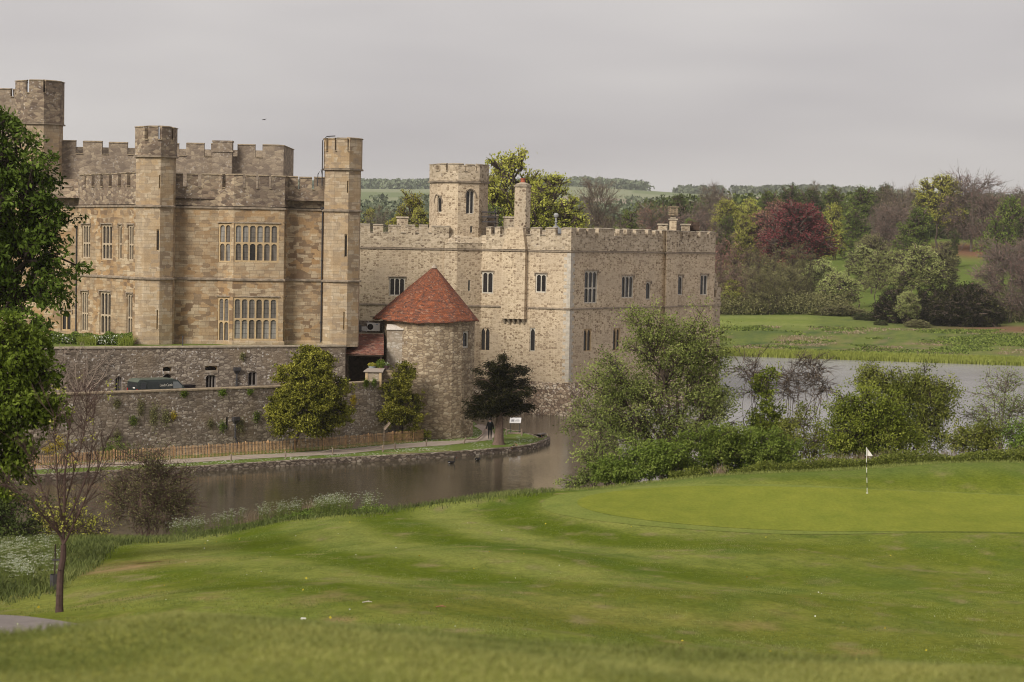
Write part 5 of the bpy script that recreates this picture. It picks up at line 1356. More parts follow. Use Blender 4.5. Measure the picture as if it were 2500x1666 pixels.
for k, (bl, Y, bp, lab) in enumerate([
    ([(1840, 930, 40, 60), (1810, 900, 25, 30)], 117, 1845, 'thin nearly bare tree just right of the tall alder, against the lake'),
    ([(1930, 930, 35, 55), (1950, 900, 25, 35)], 118, 1935, 'thin nearly bare tree between the ivy clad tree and the outermost bare tree'),
    ([(2000, 940, 38, 45), (1985, 900, 30, 35)], 118, 1975, 'outermost thin nearly bare tree, just left of the rounded hawthorns')]):
    px_tree('bare_tree', lab, 'tree', bl, Y, bp, (B_['bark'], Lf['brown']), 20 + k, clumps=28, twigs=5, leaves=3, lsize=.08, csize=.42, trunk_r=.04, stems=2, limbs=5, bare=True, shell=.2, twig_r=.014, group='thin bare trees by the lake')
px_tree('ivy_tree', 'slim ivy clad tree with bright green leaves among the thin bare trees', 'tree', [(1865, 1000, 35, 70), (1870, 930, 20, 40), (1890, 1030, 40, 40)], 114, 1868, (B_['bark'], Lf['haw']), 31, clumps=60, twigs=6, leaves=16, lsize=.15, csize=.3, trunk_r=.08, limbs=5)
px_tree('bush', 'dark olive bush between the ivy clad tree and the rounded hawthorn', 'bush', [(1960, 1050, 55, 65), (1930, 1080, 60, 50), (2010, 1090, 50, 50)], 113, 1960, (B_['bark'], Lf['hawd']), 32, clumps=90, twigs=6, leaves=18, lsize=.12, csize=.38, trunk_r=.06, stems=5, limbs=7)
px_tree('hawthorn', 'rounded bright green hawthorn in front of the taller olive one', 'tree', [(2120, 1030, 95, 80), (2080, 1060, 70, 60), (2170, 1060, 70, 60), (2110, 975, 60, 40)], 111, 2125, (B_['bark_dark'], Lf['haw']), 33, clumps=170, twigs=7, leaves=22, lsize=.13, csize=.42, trunk_r=.12, stems=4, limbs=9, shell=.4, droop=.3)
px_tree('hawthorn', 'taller olive green hawthorn behind and right of the rounded one', 'tree', [(2190, 930, 100, 60), (2270, 980, 60, 80), (2250, 1050, 60, 60), (2140, 920, 50, 35), (2230, 1000, 80, 80)], 118, 2225, (B_['bark_dark'], Lf['hawd']), 34, clumps=170, twigs=7, leaves=20, lsize=.13, csize=.45, trunk_r=.13, stems=4, limbs=9, shell=.35, droop=.5)
px_tree('willow_tree', 'sparse many stemmed willow at the right edge against the lake', 'tree', [(2440, 980, 80, 80), (2480, 1010, 70, 60), (2400, 1010, 50, 50), (2455, 930, 45, 40)], 119, 2455, (B_['bark_grey'], Lf['alder']), 35, clumps=80, twigs=6, leaves=11, lsize=.1, csize=.5, trunk_r=.09, stems=9, limbs=10, shell=.2)
px_tree('bush', 'mid green bush in front of the sparse willow stems', 'bush', [(2370, 1075, 55, 38), (2400, 1060, 40, 30)], 113, 2380, (B_['bark'], Lf['hawd']), 36, clumps=60, twigs=6, leaves=18, lsize=.13, csize=.35, trunk_r=.05, stems=4, limbs=6)
px_tree('bush', 'mid green bush cut off by the right edge beside the willow', 'bush', [(2490, 1065, 50, 40), (2540, 1060, 50, 45)], 113, 2500, (B_['bark'], Lf['elder']), 37, clumps=60, twigs=6, leaves=18, lsize=.13, csize=.35, trunk_r=.05, stems=4, limbs=6)

# ---- left side
px_tree('chestnut_tree', 'dark horse chestnut crown reaching in from the left edge over the castle', 'tree',
        [(0, 330, 55, 60), (60, 390, 80, 55), (110, 440, 75, 45), (30, 500, 110, 90), (120, 540, 60, 60), (60, 620, 105, 80), (140, 640, 48, 40), (40, 720, 90, 50), (110, 720, 55, 35), (95, 790, 22, 60), (60, 860, 45, 50), (-80, 560, 120, 200)], 84, -90, (B_['bark_dark'], Lf['chest']), 41,
        clumps=240, twigs=6, leaves=16, lsize=.25, csize=.34, asp=.42, trunk_r=.35, limbs=12, shell=.3, droop=.6, split=.5, depth=1.0)
px_tree('lime_tree', 'bright fresh green tree at the left edge below the dark chestnut', 'tree',
        [(10, 850, 90, 80), (80, 910, 55, 60), (40, 960, 95, 70), (110, 1010, 45, 45), (10, 1060, 80, 70), (40, 1110, 45, 40), (-60, 960, 100, 150), (20, 790, 40, 25), (0, 1180, 25, 30)], 66, -70, (B_['bark_dark'], Lf['bright']), 42,
        clumps=185, twigs=6, leaves=20, lsize=.18, csize=.27, asp=.5, trunk_r=.2, limbs=10, shell=.3, droop=.6, depth=1.0)
px_tree('twiggy_bush', 'twiggy brown bush with sparse olive leaves on the near bank', 'bush', [(360, 1220, 95, 80), (345, 1120, 55, 50), (430, 1235, 50, 60), (300, 1210, 45, 50), (400, 1180, 60, 60)], 97, 365, (B_['bark_red'], Lf['olbr']), 43,
        clumps=120, twigs=7, leaves=16, lsize=.085, csize=.42, trunk_r=.04, stems=14, limbs=14, bare=True, shell=.2, twig_r=.012, stem_spread=.6)
px_tree('thicket', 'dark green thicket at the left edge beside the moat', 'bush', [(30, 1270, 85, 65), (-40, 1250, 70, 80), (100, 1300, 50, 40)], 93, 20, (B_['bark_dark'], Lf['dk']), 44, clumps=130, twigs=6, leaves=20, lsize=.13, csize=.4, trunk_r=.06, stems=6, limbs=8)
px_tree('bush', 'low bush with yellowish new leaves behind the young tree', 'bush', [(165, 1280, 50, 40), (205, 1300, 45, 28)], 92, 170, (B_['bark'], Lf['yg']), 45, clumps=55, twigs=6, leaves=8, lsize=.1, csize=.35, trunk_r=.04, stems=5, limbs=6, bare=True)
# ---- island planting
px_tree('magnolia', 'broad glossy olive evergreen shrub against the lower retaining wall', 'tree', [(745, 940, 78, 60, -2.6), (765, 890, 52, 36, -2.3), (728, 1000, 76, 42, -3.2), (805, 1005, 46, 40, -1.4), (690, 1012, 34, 34, -3.6), (755, 868, 28, 20, -2.3), (808, 950, 42, 42, -1.4), (720, 1040, 56, 26, -3.2), (785, 1035, 45, 22, -1.8)], 162.3, 722, (B_['bark_dark'], Lf['mag']), 51, base_z=.4,
        clumps=420, twigs=7, leaves=20, lsize=.2, csize=.3, asp=.5, trunk_r=.14, limbs=9, shell=.55, depth=.5)
px_tree('climbing_shrub', 'tall narrow green shrub growing up where wall meets round tower', 'shrub', [(985, 915, 28, 30, -1.2), (970, 955, 36, 28, -1.8), (1000, 985, 34, 30, -1.2), (962, 1008, 36, 24, -2.2), (1000, 1022, 30, 22, -1.4)], 172.0, 985, (B_['bark_dark'], Lf['mag']), 52, base_z=.4,
        clumps=150, twigs=6, leaves=20, lsize=.17, csize=.26, asp=.5, trunk_r=.09, limbs=6, depth=.5)
px_tree('shrub', 'low yellow green shrub behind the fence at the foot of the round tower', 'shrub', [(1010, 1060, 38, 12), (975, 1066, 25, 9)], 172.2, 1005, (B_['bark_dark'], Lf['yg']), 53, base_z=.4, clumps=40, twigs=5, leaves=14, lsize=.13, csize=.2, trunk_r=.03, stems=4, limbs=4)
px_tree('shrub', 'dark shrub at the foot of the lower wall near the brown twiggy bush', 'shrub', [(290, 1098, 26, 24), (270, 1105, 18, 16)], 152.6, 285, (B_['bark_dark'], Lf['mid']), 54, base_z=.4, clumps=36, twigs=5, leaves=14, lsize=.13, csize=.25, trunk_r=.03, stems=4, limbs=4)
px_tree('shrub', 'yellow flowering shrub at the wall foot behind the young tree', 'shrub', [(140, 1085, 16, 20), (125, 1098, 14, 12)], 149.3, 136, (B_['bark_dark'], Lf['yel']), 55, base_z=.4, clumps=22, twigs=4, leaves=9, lsize=.11, csize=.25, trunk_r=.03, stems=4, limbs=4)

# yew: layered drooping sprays on a thick twisted trunk
def yew():
    Yd = 169.5; bx_, by_ = xy(1219, Yd); e = empty('yew_tree', (bx_, by_, .4)); tag(e, 'dark layered yew on a thick fluted trunk at the tip of the island', 'tree')
    rg = np.random.RandomState(61); S = Segs()
    tr_ = MB(); N = 14
    prof = [(0, .50), (.3, .37), (1.0, .31), (1.8, .28), (2.8, .22), (4.5, .15), (6.6, .05)]
    rings = []
    for z, r in prof:
        lx = .08 * math.sin(z * .9) + .05 * z * .6
        rings.append([(lx + r * (1 + .22 * math.cos(3 * t + z * .8) + .1 * math.cos(7 * t)) * math.cos(t), r * (1 + .2 * math.cos(3 * t + z * .8)) * math.sin(t), z) for t in (2 * math.pi * k / N for k in range(N))])
    for a, b in zip(rings[:-1], rings[1:]):
        for k in range(N): tr_.face([a[k], a[(k + 1) % N], b[(k + 1) % N], b[k]])
    o = tr_.build('trunk', B_['yewbark'], None, smooth=True); o.parent = e
    C = []; 
    # (px, py) tips of the layered sprays read off the silhouette
    tips = [(1228, 868), (1205, 888), (1250, 895), (1190, 905), (1262, 905), (1292, 900), (1165, 925), (1182, 940), (1280, 928), (1300, 945), (1160, 960), (1145, 985), (1138, 1003), (1168, 990), (1185, 984),
            (1290, 965), (1298, 985), (1272, 984), (1250, 988), (1215, 900), (1235, 930), (1210, 955), (1240, 975), (1200, 970), (1225, 985), (1260, 955), (1158, 1006), (1205, 984), (1225, 940), (1245, 950), (1150, 1000), (1170, 992)]
    for px, py in tips:
        for _ in range(3):
            p = at(px + rg.normal() * 7, py + rg.normal() * 8, Yd + rg.uniform(-2.1, 2.1)) - np.array((bx_, by_, .4)); C.append(p)
    for _ in range(120):
        t = rg.rand(); z = 2.9 + t * 3.7; r = 2.4 * (1 - t) ** .7 * rg.rand() ** .5; a = rg.rand() * 6.28; C.append(np.array((.4 + r * math.cos(a), r * math.sin(a) * .9, z)))
    pts = []; ax = []
    for c in C:
        st = np.array((.25, 0, max(2.5, c[2] - .3 - .12 * abs(c[0])))); S.curve(st, c, .05, .02, rg, 4, .06, .05)
        d = c - st; L = np.linalg.norm(d) + 1e-6
        m = 200; t = 1 - np.abs(rg.normal(0, .28, m)); q = st + d * np.clip(t, .2, 1.12)[:, None] + rg.normal(size=(m, 3)) * np.array((.22, .22, .13)); q[:, 2] += .05 - rg.rand(m) * .3
        pts.append(q); a = np.tile(d / L, (m, 1)); a[:, 2] -= .5; ax.append(a)
    P = np.concatenate(pts); A = np.concatenate(ax)
    S.mesh('branches', B_['yewbark'], e, 4)
    np_mesh('foliage', leaf_verts(P, .3, .2, rg, A, .6), 4, np.clip(rg.normal(.45, .25, len(P)), 0, 1), Lf['yew'], e)
yew()

# bare climber trained on the upper wall
def climber():
    rg = np.random.RandomState(71); s0 = UW.s_at(190, 940); base = np.array(UW.P(s0, 4.2, -.12)); e = empty('wall_climber', base); tag(e, 'leafless climbing shrub fanned against the upper retaining wall', 'climber')
    S = Segs()
    def L(u, z): return np.array(UW.P(s0 + u, z, -.10 - .05 * rg.rand())) - base
    for k, (u1, z1) in enumerate([(-2.9, 6.6), (-2.2, 7.4), (-1.2, 7.9), (-.2, 8.0), (.9, 7.9), (1.9, 7.6), (2.6, 7.0), (2.2, 6.2), (-1.6, 6.4), (.6, 7.0), (1.4, 6.6)]):
        pts = [(rg.uniform(-.3, .3), 4.2)]; 
        for t in (.25, .5, .75, 1): pts.append((u1 * t ** .8 + rg.normal() * .1, 4.2 + (z1 - 4.2) * t ** 1.1 + rg.normal() * .08))
        for i, (a, b) in enumerate(zip(pts[:-1], pts[1:])): S.add(L(*a), L(*b), .06 - .012 * i, .05 - .012 * i)
        for p in pts[1:]:
            for _ in range(5):
                q = (p[0] + rg.normal() * .5, p[1] + rg.uniform(-.1, .8)); S.add(L(*p), L(*q), .02, .01)
                for _ in range(2): S.add(L(*q), L(q[0] + rg.normal() * .25, q[1] + rg.uniform(0, .4)), .01, .006)
    S.mesh('stems', plain('pale_climber_stem', (.30, .235, .185), .95, .2, 6), e, 4)
climber()
# young tree by the path, forked and nearly bare
def young():
    bx_, by_ = ground_at(145, 1495, 30, 60); bz = h1(bx_, by_); e = empty('young_tree', (bx_, by_, bz)); tag(e, 'slim young forked tree with a few yellow green leaf tufts, beside the path', 'tree')
    base = np.array((bx_, by_, bz)); rg = np.random.RandomState(81); S = Segs(); T = Segs(); ends = []
    P = lambda px, py, dy=0: at(px, py, by_ + dy) - base
    f = P(155, 1330)
    S.add(np.array((0, 0, -.2)), np.array((0, 0, .15)), .11, .085); S.curve(np.array((0, 0, .1)), f, .085, .065, rg, 5, .01)
    mains = [((155, 1330), (158, 1200, .2), (165, 1080, .3), (185, 960, .2), .045), ((155, 1330), (190, 1260, -.1), (235, 1160, -.2), (265, 1060, -.3), .04), ((155, 1330), (125, 1250, .1), (95, 1170, .2), (60, 1090, .3), .038),
             ((157, 1300), (140, 1190, -.4), (135, 1090, -.5), (130, 1000, -.6), .03), ((158, 1290), (205, 1180, .5), (225, 1080, .6), (232, 985, .7), .03), ((155, 1320), (90, 1240, -.3), (40, 1200, -.4), (5, 1180, -.5), .022), ((158, 1240), (190, 1120, -.6), (210, 1030, -.7), (215, 975, -.8), .022)]
    for m in mains:
        pts = [P(*q) for q in m[:4]]; r = m[4]
        for i in range(3):
            S.curve(pts[i], pts[i + 1], r * .8 * (1 - i * .28), r * .8 * (1 - (i + 1) * .28), rg, 3, .02)
            for _ in range(9):
                t = rg.rand(); p = pts[i] + (pts[i + 1] - pts[i]) * t; d = (pts[i + 1] - pts[i]); d /= np.linalg.norm(d)
                q = p + d * rg.uniform(.2, .55) + rg.normal(size=3) * np.array((.22, .22, .1)); T.add(p, q, .009, .005); ends.append(q)
                for _ in range(3):
                    g = q + d * .15 + rg.normal(size=3) * .12; T.add(p + (q - p) * rg.uniform(.3, 1), g, .005, .003); ends.append(g)
    S.mesh('trunk', B_['young'], e, 8); T.mesh('twigs', B_['young'], e, 4)
    ends = np.array(ends); lowm = ends[:, 2] < 2.6
    w = np.where(lowm, .30, .05); sel = ends[rg.rand(len(ends)) < w]
    c = np.repeat(sel, 9, 0) + rg.normal(size=(len(sel) * 9, 3)) * .05
    np_mesh('foliage', leaf_verts(c, .06, .6, rg), 4, rg.rand(len(c)), Lf['yg'], e)
B_['young'] = plain('dark_red_brown_bark', (.075, .045, .038), .9, .3, 8)
young()
sx_, sy_ = ground_at(132, 1440, 30, 70); sz_ = h1(sx_, sy_)
mb = MB((sx_, sy_, sz_)); mb.tube([(sx_, sy_, sz_ - .1), (sx_ + .03, sy_, sz_ + 1.25)], .022, 6); o = mb.build('tree_stake', B_['bark_dark']); o.location = (sx_, sy_, sz_)
tag(o, 'thin dark stake with a loose tie beside the young tree trunk', 'stake')
mb = MB(); mb.lathe((0, 0, .0), [(.11, 0), (.12, .42), (.10, .42)], 8); g_ = mb.build('guard_sleeve', M_['lead']); g_.parent = o
mb = MB(); mb.box((.05, 0, .80), (.20, .06, .05)); g_ = mb.build('tie', M_['lead']); g_.parent = o

# ---- prototypes for the far trees: unit crown (width 1, height 1), copied and scaled
def proto(kind, seed, A=1.0):
    e = empty('tree', (0, 0, 0)); rg = np.random.RandomState(seed)
    if kind == 'round': bl = [(0, 0, .62, .42, .42, .34), (-.2, .1, .5, .3, .3, .25), (.2, -.1, .52, .3, .3, .25), (.05, .1, .8, .22, .22, .18)]; kw = dict(clumps=190, twigs=6, leaves=13, lsize=.028, csize=.07, trunk_r=.018, shell=.45)
    if kind == 'tall': bl = [(0, 0, .55, .34, .34, .38), (.1, 0, .75, .26, .26, .22), (-.12, 0, .35, .36, .36, .25), (.05, 0, .2, .36, .36, .18)]; kw = dict(clumps=160, twigs=6, leaves=14, lsize=.028, csize=.06, trunk_r=.018, shell=.45)
    if kind == 'open': bl = [(-.22, 0, .72, .22, .25, .2), (.2, .1, .78, .24, .25, .2), (0, 0, .55, .3, .3, .2), (.33, 0, .5, .16, .2, .16), (-.36, 0, .5, .15, .2, .15), (.03, 0, .9, .18, .18, .1)]; kw = dict(clumps=140, twigs=6, leaves=13, lsize=.026, csize=.06, trunk_r=.02, shell=.4)
    if kind == 'spread': bl = [(0, 0, .8, .4, .4, .15), (-.27, 0, .72, .22, .3, .11), (.27, 0, .75, .22, .3, .12), (0, 0, .92, .22, .25, .07), (0, 0, .62, .45, .4, .12), (.1, .1, .68, .4, .4, .15)]; kw = dict(clumps=120, twigs=6, leaves=13, lsize=.034, csize=.07, trunk_r=.022, shell=.45, limbs=9)
    if kind == 'bare': bl = [(0, 0, .62, .46, .46, .36), (0, 0, .45, .4, .4, .3)]; kw = dict(clumps=110, twigs=9, leaves=7, lsize=.05, asp=.10, csize=.09, trunk_r=.018, shell=.35, bare=True, twig_r=.0022, limbs=9)
    if kind == 'alder': bl = [(0, 0, .6, .3, .3, .4), (0, 0, .35, .42, .42, .3), (.05, 0, .2, .45, .4, .18)]; kw = dict(clumps=130, twigs=7, leaves=9, lsize=.022, asp=.5, csize=.055, trunk_r=.016, shell=.2, twig_r=.002, stems=3, stem_spread=.15)
    if kind == 'mound': bl = [(0, 0, .45, .48, .48, .5), (-.25, 0, .3, .25, .3, .35), (.25, 0, .35, .25, .3, .4)]; kw = dict(clumps=150, twigs=7, leaves=14, lsize=.035, csize=.07, trunk_r=.02, shell=.7, stems=3)
    if kind == 'cone': bl = [(0, 0, .25, .45, .45, .2), (0, 0, .45, .33, .33, .2), (0, 0, .65, .2, .2, .2), (0, 0, .85, .08, .08, .14)]; kw = dict(clumps=90, twigs=6, leaves=14, lsize=.03, csize=.045, trunk_r=.02, shell=.6, droop=.4)
    kw.setdefault('limbs', 8); kw['clumps'] = int(kw['clumps'] * (1 + .35 * (A - 1)))
    bl = [(b[0], b[1], b[2] * A, b[3], b[4], b[5] * A) for b in bl]
    crown_tree(bl, (0, 0, 0), rg, mats=(B_['bark'], Lf['mid']), parent=e, **kw)
    for ch in e.children:
        me = ch.data; co = np.empty(len(me.vertices) * 3, np.float32); me.vertices.foreach_get('co', co); co = co.reshape(-1, 3); co[:, 2] /= A
        me.vertices.foreach_set('co', co.ravel()); me.update()
    return e
PR = {}
used = set()
def far_tree(kind, px, ptop, w, Y, lf, label, name='tree', cat='tree', group=None, var=0, bark=None, base_z=None, wd=None):
    x, y = xy(px, Y); bz = h1(x, y) if base_z is None else base_z
    top = at(px, ptop, Y)[2]; H = max(top - bz, 1.0) * 1.02; wm = w / F * Y * 1.06
    A = min((.7, 1.0, 1.5, 2.2, 3.2), key=lambda a: abs(math.log(a * wm / H)))
    key = (kind, var % 2, A)
    if key not in PR: PR[key] = proto(kind, 100 + hash_(kind) + var % 2, A)
    src = PR[key]
    if key not in used: o = src; used.add(key); kids = list(src.children)
    else:
        o = src.copy(); COL.objects.link(o); kids = []
        for ch in src.children: c = ch.copy(); COL.objects.link(c); c.parent = o; kids.append(c)
    o.location = (x, y, bz - .1); o.scale = (wm, wd or wm, H); o.rotation_euler = (0, 0, 0)
    if var % 4 >= 2: o.scale[0] = -o.scale[0]
    o.name = name; o['label'] = label; o['category'] = cat
    if group: o['group'] = group
    for c in kids:
        c.material_slots[0].link = 'OBJECT'
        c.material_slots[0].material = Lf[lf] if c.name.startswith('foliage') else (B_[bark] if bark else B_['bark'])
    return o
def hash_(k): return sum(ord(c) for c in k) % 50
G1 = 'trees beyond the lake'
far = [
 # behind the keep
 ('spread', 1240, 363, 190, 290, 'yg', 'tall yellow green tree rising right behind the square keep tower', 'oak_tree', 0, 17),
 ('spread', 1345, 428, 150, 285, 'yg', 'spreading yellow green tree right of the tall stone chimney stack', 'oak_tree', 1, 17),
 ('round', 1196, 488, 90, 280, 'mid', 'small fresh green tree low between keep tower and tall chimney', 'tree', 0, 17),
 ('spread', 1180, 430, 130, 300, 'olive', 'olive brown tree behind the foot of the keep tower', 'tree', 1, 17),
 ('bare', 1455, 432, 130, 330, 'brown', 'spreading bare brown tree behind the keep roof, right of the yellow green trees', 'bare_tree', 0, 17),
 ('spread', 1000, 463, 95, 300, 'olive', 'rounded olive tree just left of the keep tower', 'tree', 2, 17),
 ('round', 1025, 500, 80, 285, 'yg', 'low bright green tree tucked against the left side of the keep tower', 'tree', 3, 17),
 ('bare', 925, 500, 90, 420, 'olbr', 'faint brownish tree between the right turret and the olive tree', 'tree', 1, 17),
 ('round', 893, 505, 60, 430, 'yg', 'small green tree showing just right of the right hand turret', 'tree', 1, 17),
 # behind the keep roof, right half
 ('tall', 1520, 505, 90, 400, 'mid', 'green tree above the keep roof right of the bare brown tree', 'tree', 0, 2),
 ('round', 1468, 520, 90, 380, 'olbr', 'low olive tree peeping over the keep battlements', 'tree', 2, 2),
 ('bare', 1590, 500, 130, 470, 'red', 'reddish brown bare thicket tree left of the louvred chimney', 'bare_tree', 0, 2),
 ('cone', 1583, 485, 32, 480, 'dk', 'small dark pointed spruce left of the louvred chimney', 'spruce_tree', 0, 2),
 ('round', 1645, 470, 75, 520, 'dk', 'dark green tree directly behind the louvred chimney', 'tree', 1, 2),
 ('bare', 1690, 505, 130, 470, 'purple', 'purplish bare tree right of the louvred chimney', 'bare_tree', 1, 2),
 ('round', 1683, 530, 60, 430, 'mid', 'small green tree above the right end of the keep roof', 'tree', 3, 2),
 ('bare', 1725, 447, 70, 640, 'brown', 'gaunt bare tree on the skyline above the right end of the keep', 'bare_tree', 2, 2),
 ('bare', 1755, 458, 60, 650, 'purple', 'second bare skyline tree, just right of the gaunt one', 'bare_tree', 3, 2),
 ('round', 1765, 484, 75, 600, 'yg', 'yellow green tree below the two bare skyline trees', 'tree', 0, 2),
 ('round', 1820, 484, 80, 600, 'yg', 'yellow green tree just left of the dark skyline trees', 'tree', 1, 2),
 ('round', 1770, 522, 62, 520, 'mid', 'rounded mid green tree left of the copper beech, behind the alders', 'tree', 2, 2),
 ('round', 1815, 520, 65, 500, 'yg', 'bright yellow green tree touching the left of the copper beech', 'tree', 3, 2),
 # skyline row
 ('tall', 1862, 462, 100, 620, 'mid', 'mid green skyline tree above the left half of the copper beech', 'tree', 0, 2),
 ('tall', 1915, 452, 105, 625, 'dk', 'dark green skyline tree above the middle of the copper beech', 'tree', 1, 2),
 ('bare', 1980, 440, 40, 640, 'brown', 'slim dead tree top poking above the skyline row', 'bare_tree', 1, 2),
 ('tall', 1975, 458, 110, 610, 'dk', 'dark green skyline tree above the right half of the copper beech', 'tree', 2, 2),
 ('tall', 2035, 457, 90, 640, 'mid', 'dark green skyline tree just right of the copper beech', 'tree', 3, 2),
 ('tall', 2088, 452, 110, 620, 'mid', 'tall mid green drooping tree in the middle of the skyline row', 'tree', 0, 2),
 ('round', 2150, 449, 75, 660, 'dk', 'dark rounded skyline tree left of the brown bare wood', 'tree', 1, 2),
 ('tall', 2035, 495, 85, 560, 'yg', 'yellow green tree below the skyline row, right of the copper beech', 'tree', 2, 2),
 ('tall', 2085, 505, 90, 545, 'mid', 'mid green column shaped tree below the middle of the skyline row', 'tree', 3, 2),
 ('bare', 2190, 455, 130, 610, 'brown', 'broad brown bare tree on the skyline left of the yellow oak', 'bare_tree', 2, 2),
 ('bare', 2165, 500, 110, 580, 'purple', 'lower purplish bare tree in front of the broad brown one', 'bare_tree', 3, 2),
 ('open', 2280, 430, 120, 600, 'olive', 'tall yellow olive oak on the skyline with a dark trunk', 'oak_tree', 0, 2),
 ('bare', 2365, 425, 165, 600, 'purple', 'large purple brown bare tree on the skyline right of the yellow oak', 'bare_tree', 0, 2),
 ('bare', 2435, 468, 60, 640, 'brown', 'small bare skyline tree right of the large purple brown one', 'bare_tree', 1, 2),
 ('bare', 2490, 455, 95, 620, 'purple', 'dark bare tree on the skyline at the right edge', 'bare_tree', 2, 2),
 ('tall', 2450, 486, 140, 520, 'mid', 'leafy green tree at the right edge below the skyline', 'tree', 1, 2),
 ('tall', 2510, 520, 120, 510, 'dk', 'dark green tree cut off by the right edge', 'tree', 2, 2),
 ('tall', 2225, 502, 115, 520, 'mid', 'broad drooping green tree above the round willows', 'tree', 0, 2),
 ('tall', 2320, 560, 45, 540, 'dk', 'small dark tree under the trunk of the yellow oak', 'tree', 1, 2),
 ('round', 2125, 571, 95, 470, 'olbr', 'rounded grey olive tree above the pale willows', 'tree', 2, 2),
 ('round', 1940, 490, 165, 480, 'copper', 'large copper beech with deep purple red leaves', 'copper_beech', 0, 2),
 ('round', 1885, 490, 120, 500, 'red', 'duller red brown beech half hidden by the copper beech', 'beech_tree', 1, 2),
 # alder belt at the meadow edge
 ('alder', 1755, 560, 60, 409, 'purple', 'tall thin purplish alder beside the right end of the keep', 'alder_tree', 0, 2),
 ('alder', 1790, 565, 70, 408, 'purple', 'second tall thin purplish alder from the keep', 'alder_tree', 1, 2),
 ('alder', 1850, 588, 90, 406, 'olbr', 'olive brown alder left of centre in the belt at the meadow edge', 'alder_tree', 2, 2),
 ('alder', 1885, 600, 90, 406, 'olbr', 'olive brown alder in the middle of the belt at the meadow edge', 'alder_tree', 3, 2),
 ('alder', 1930, 575, 100, 409, 'olbr', 'tallest olive brown alder below the copper beech', 'alder_tree', 0, 2),
 ('alder', 1965, 590, 85, 414, 'olbr', 'olive brown alder at the right end of the belt, below the copper beech', 'alder_tree', 1, 2),
 ('alder', 1825, 585, 90, 425, 'brown', 'brown leafless alder behind the belt, left of the copper beech', 'alder_tree', 2, 2),
 ('round', 1785, 680, 55, 408, 'yg', 'fresh green small tree at the meadow edge near the keep', 'tree', 0, 2),
 ('round', 2000, 632, 95, 420, 'willow', 'pale green willow leaning out at the right end of the alder belt', 'willow_tree', 1, 2),
 ('round', 2045, 665, 100, 410, 'willow', 'low pale willow spreading over the meadow edge', 'willow_tree', 3, 2),
 ('open', 2095, 600, 80, 430, 'willow', 'pale upright willow left of the dark trunked tree', 'willow_tree', 1, 2),
 ('open', 2135, 612, 62, 420, 'willow', 'pale willow with a thin dark trunk in the middle of the slope', 'willow_tree', 0, 2),
 ('round', 2180, 608, 70, 440, 'willow', 'pale willow between the dark trunked tree and the big round willow', 'willow_tree', 2, 2),
 ('round', 2240, 596, 120, 430, 'willow', 'big round pale willow on the green slope', 'willow_tree', 0, 2),
 ('round', 2298, 588, 72, 440, 'olbr', 'olive tree with bare lower limbs right of the big round willow', 'tree', 1, 2),
 ('bare', 2465, 590, 190, 400, 'purple', 'wide purplish bare tree spreading at the right edge above the meadow', 'bare_tree', 0, 2),
 ('bare', 2530, 560, 130, 410, 'purple', 'bare purplish tree mostly outside the right edge', 'bare_tree', 1, 2),
 # dark yews on the meadow
 ('mound', 2110, 762, 50, 392, 'dk', 'small rounded dark shrub left of the big yew clump', 'shrub', 0, 2),
 ('mound', 2185, 706, 95, 388, 'yew', 'left dark brown yew mound of the clump on the meadow', 'yew_tree', 1, 2),
 ('mound', 2275, 698, 130, 392, 'yew', 'middle dark yew mound of the clump on the meadow', 'yew_tree', 2, 2),
 ('mound', 2350, 700, 150, 384, 'yew', 'largest dark yew mound on the right of the meadow clump', 'yew_tree', 3, 2),
 ('mound', 2365, 684, 110, 400, 'yew', 'tall dark yew behind the largest mound of the clump', 'yew_tree', 0, 2),
 ('mound', 2410, 730, 75, 396, 'yew', 'dark yew at the right end of the clump', 'yew_tree', 1, 2),
 ('round', 2216, 710, 60, 381, 'willow', 'pale green holly in front of the dark yew clump', 'holly_tree', 2, 2),
 ('round', 2405, 722, 34, 385, 'yg', 'small bright green sapling against the right of the yew clump', 'sapling', 3, 2),
 ('mound', 2150, 785, 30, 380, 'dk', 'small grey green shrub at the left foot of the yew clump', 'shrub', 2, 2),
 ('mound', 2240, 780, 55, 377, 'olbr', 'low grey brown shrub at the front of the yew clump', 'shrub', 3, 2),
 ('round', 1842, 760, 50, 407, 'yg', 'low bright green shrub at the foot of the alder belt', 'shrub', 1, 2),
 ('mound', 1905, 765, 60, 407, 'elder', 'low green shrub right of the bright one under the alder belt', 'shrub', 0, 2),
 ('mound', 2050, 745, 110, 404, 'olbr', 'wide olive shrub under the low pale willow', 'shrub', 1, 2),
 ('mound', 2012, 755, 70, 405, 'haw', 'yellowish green shrub at the right end of the alder belt', 'shrub', 2, 2),
]
for i, (k, px, pt, w, Y, lf, lab, nm, var, bzf) in enumerate(far):
    cat = {'shrub': 'shrub', 'sapling': 'tree'}.get(nm, 'tree')
    o = far_tree(k, px, pt, w, Y, lf, lab, nm, cat, None, var, 'bark_grey' if k == 'bare' else None, 1.2 if bzf == 17 else None)

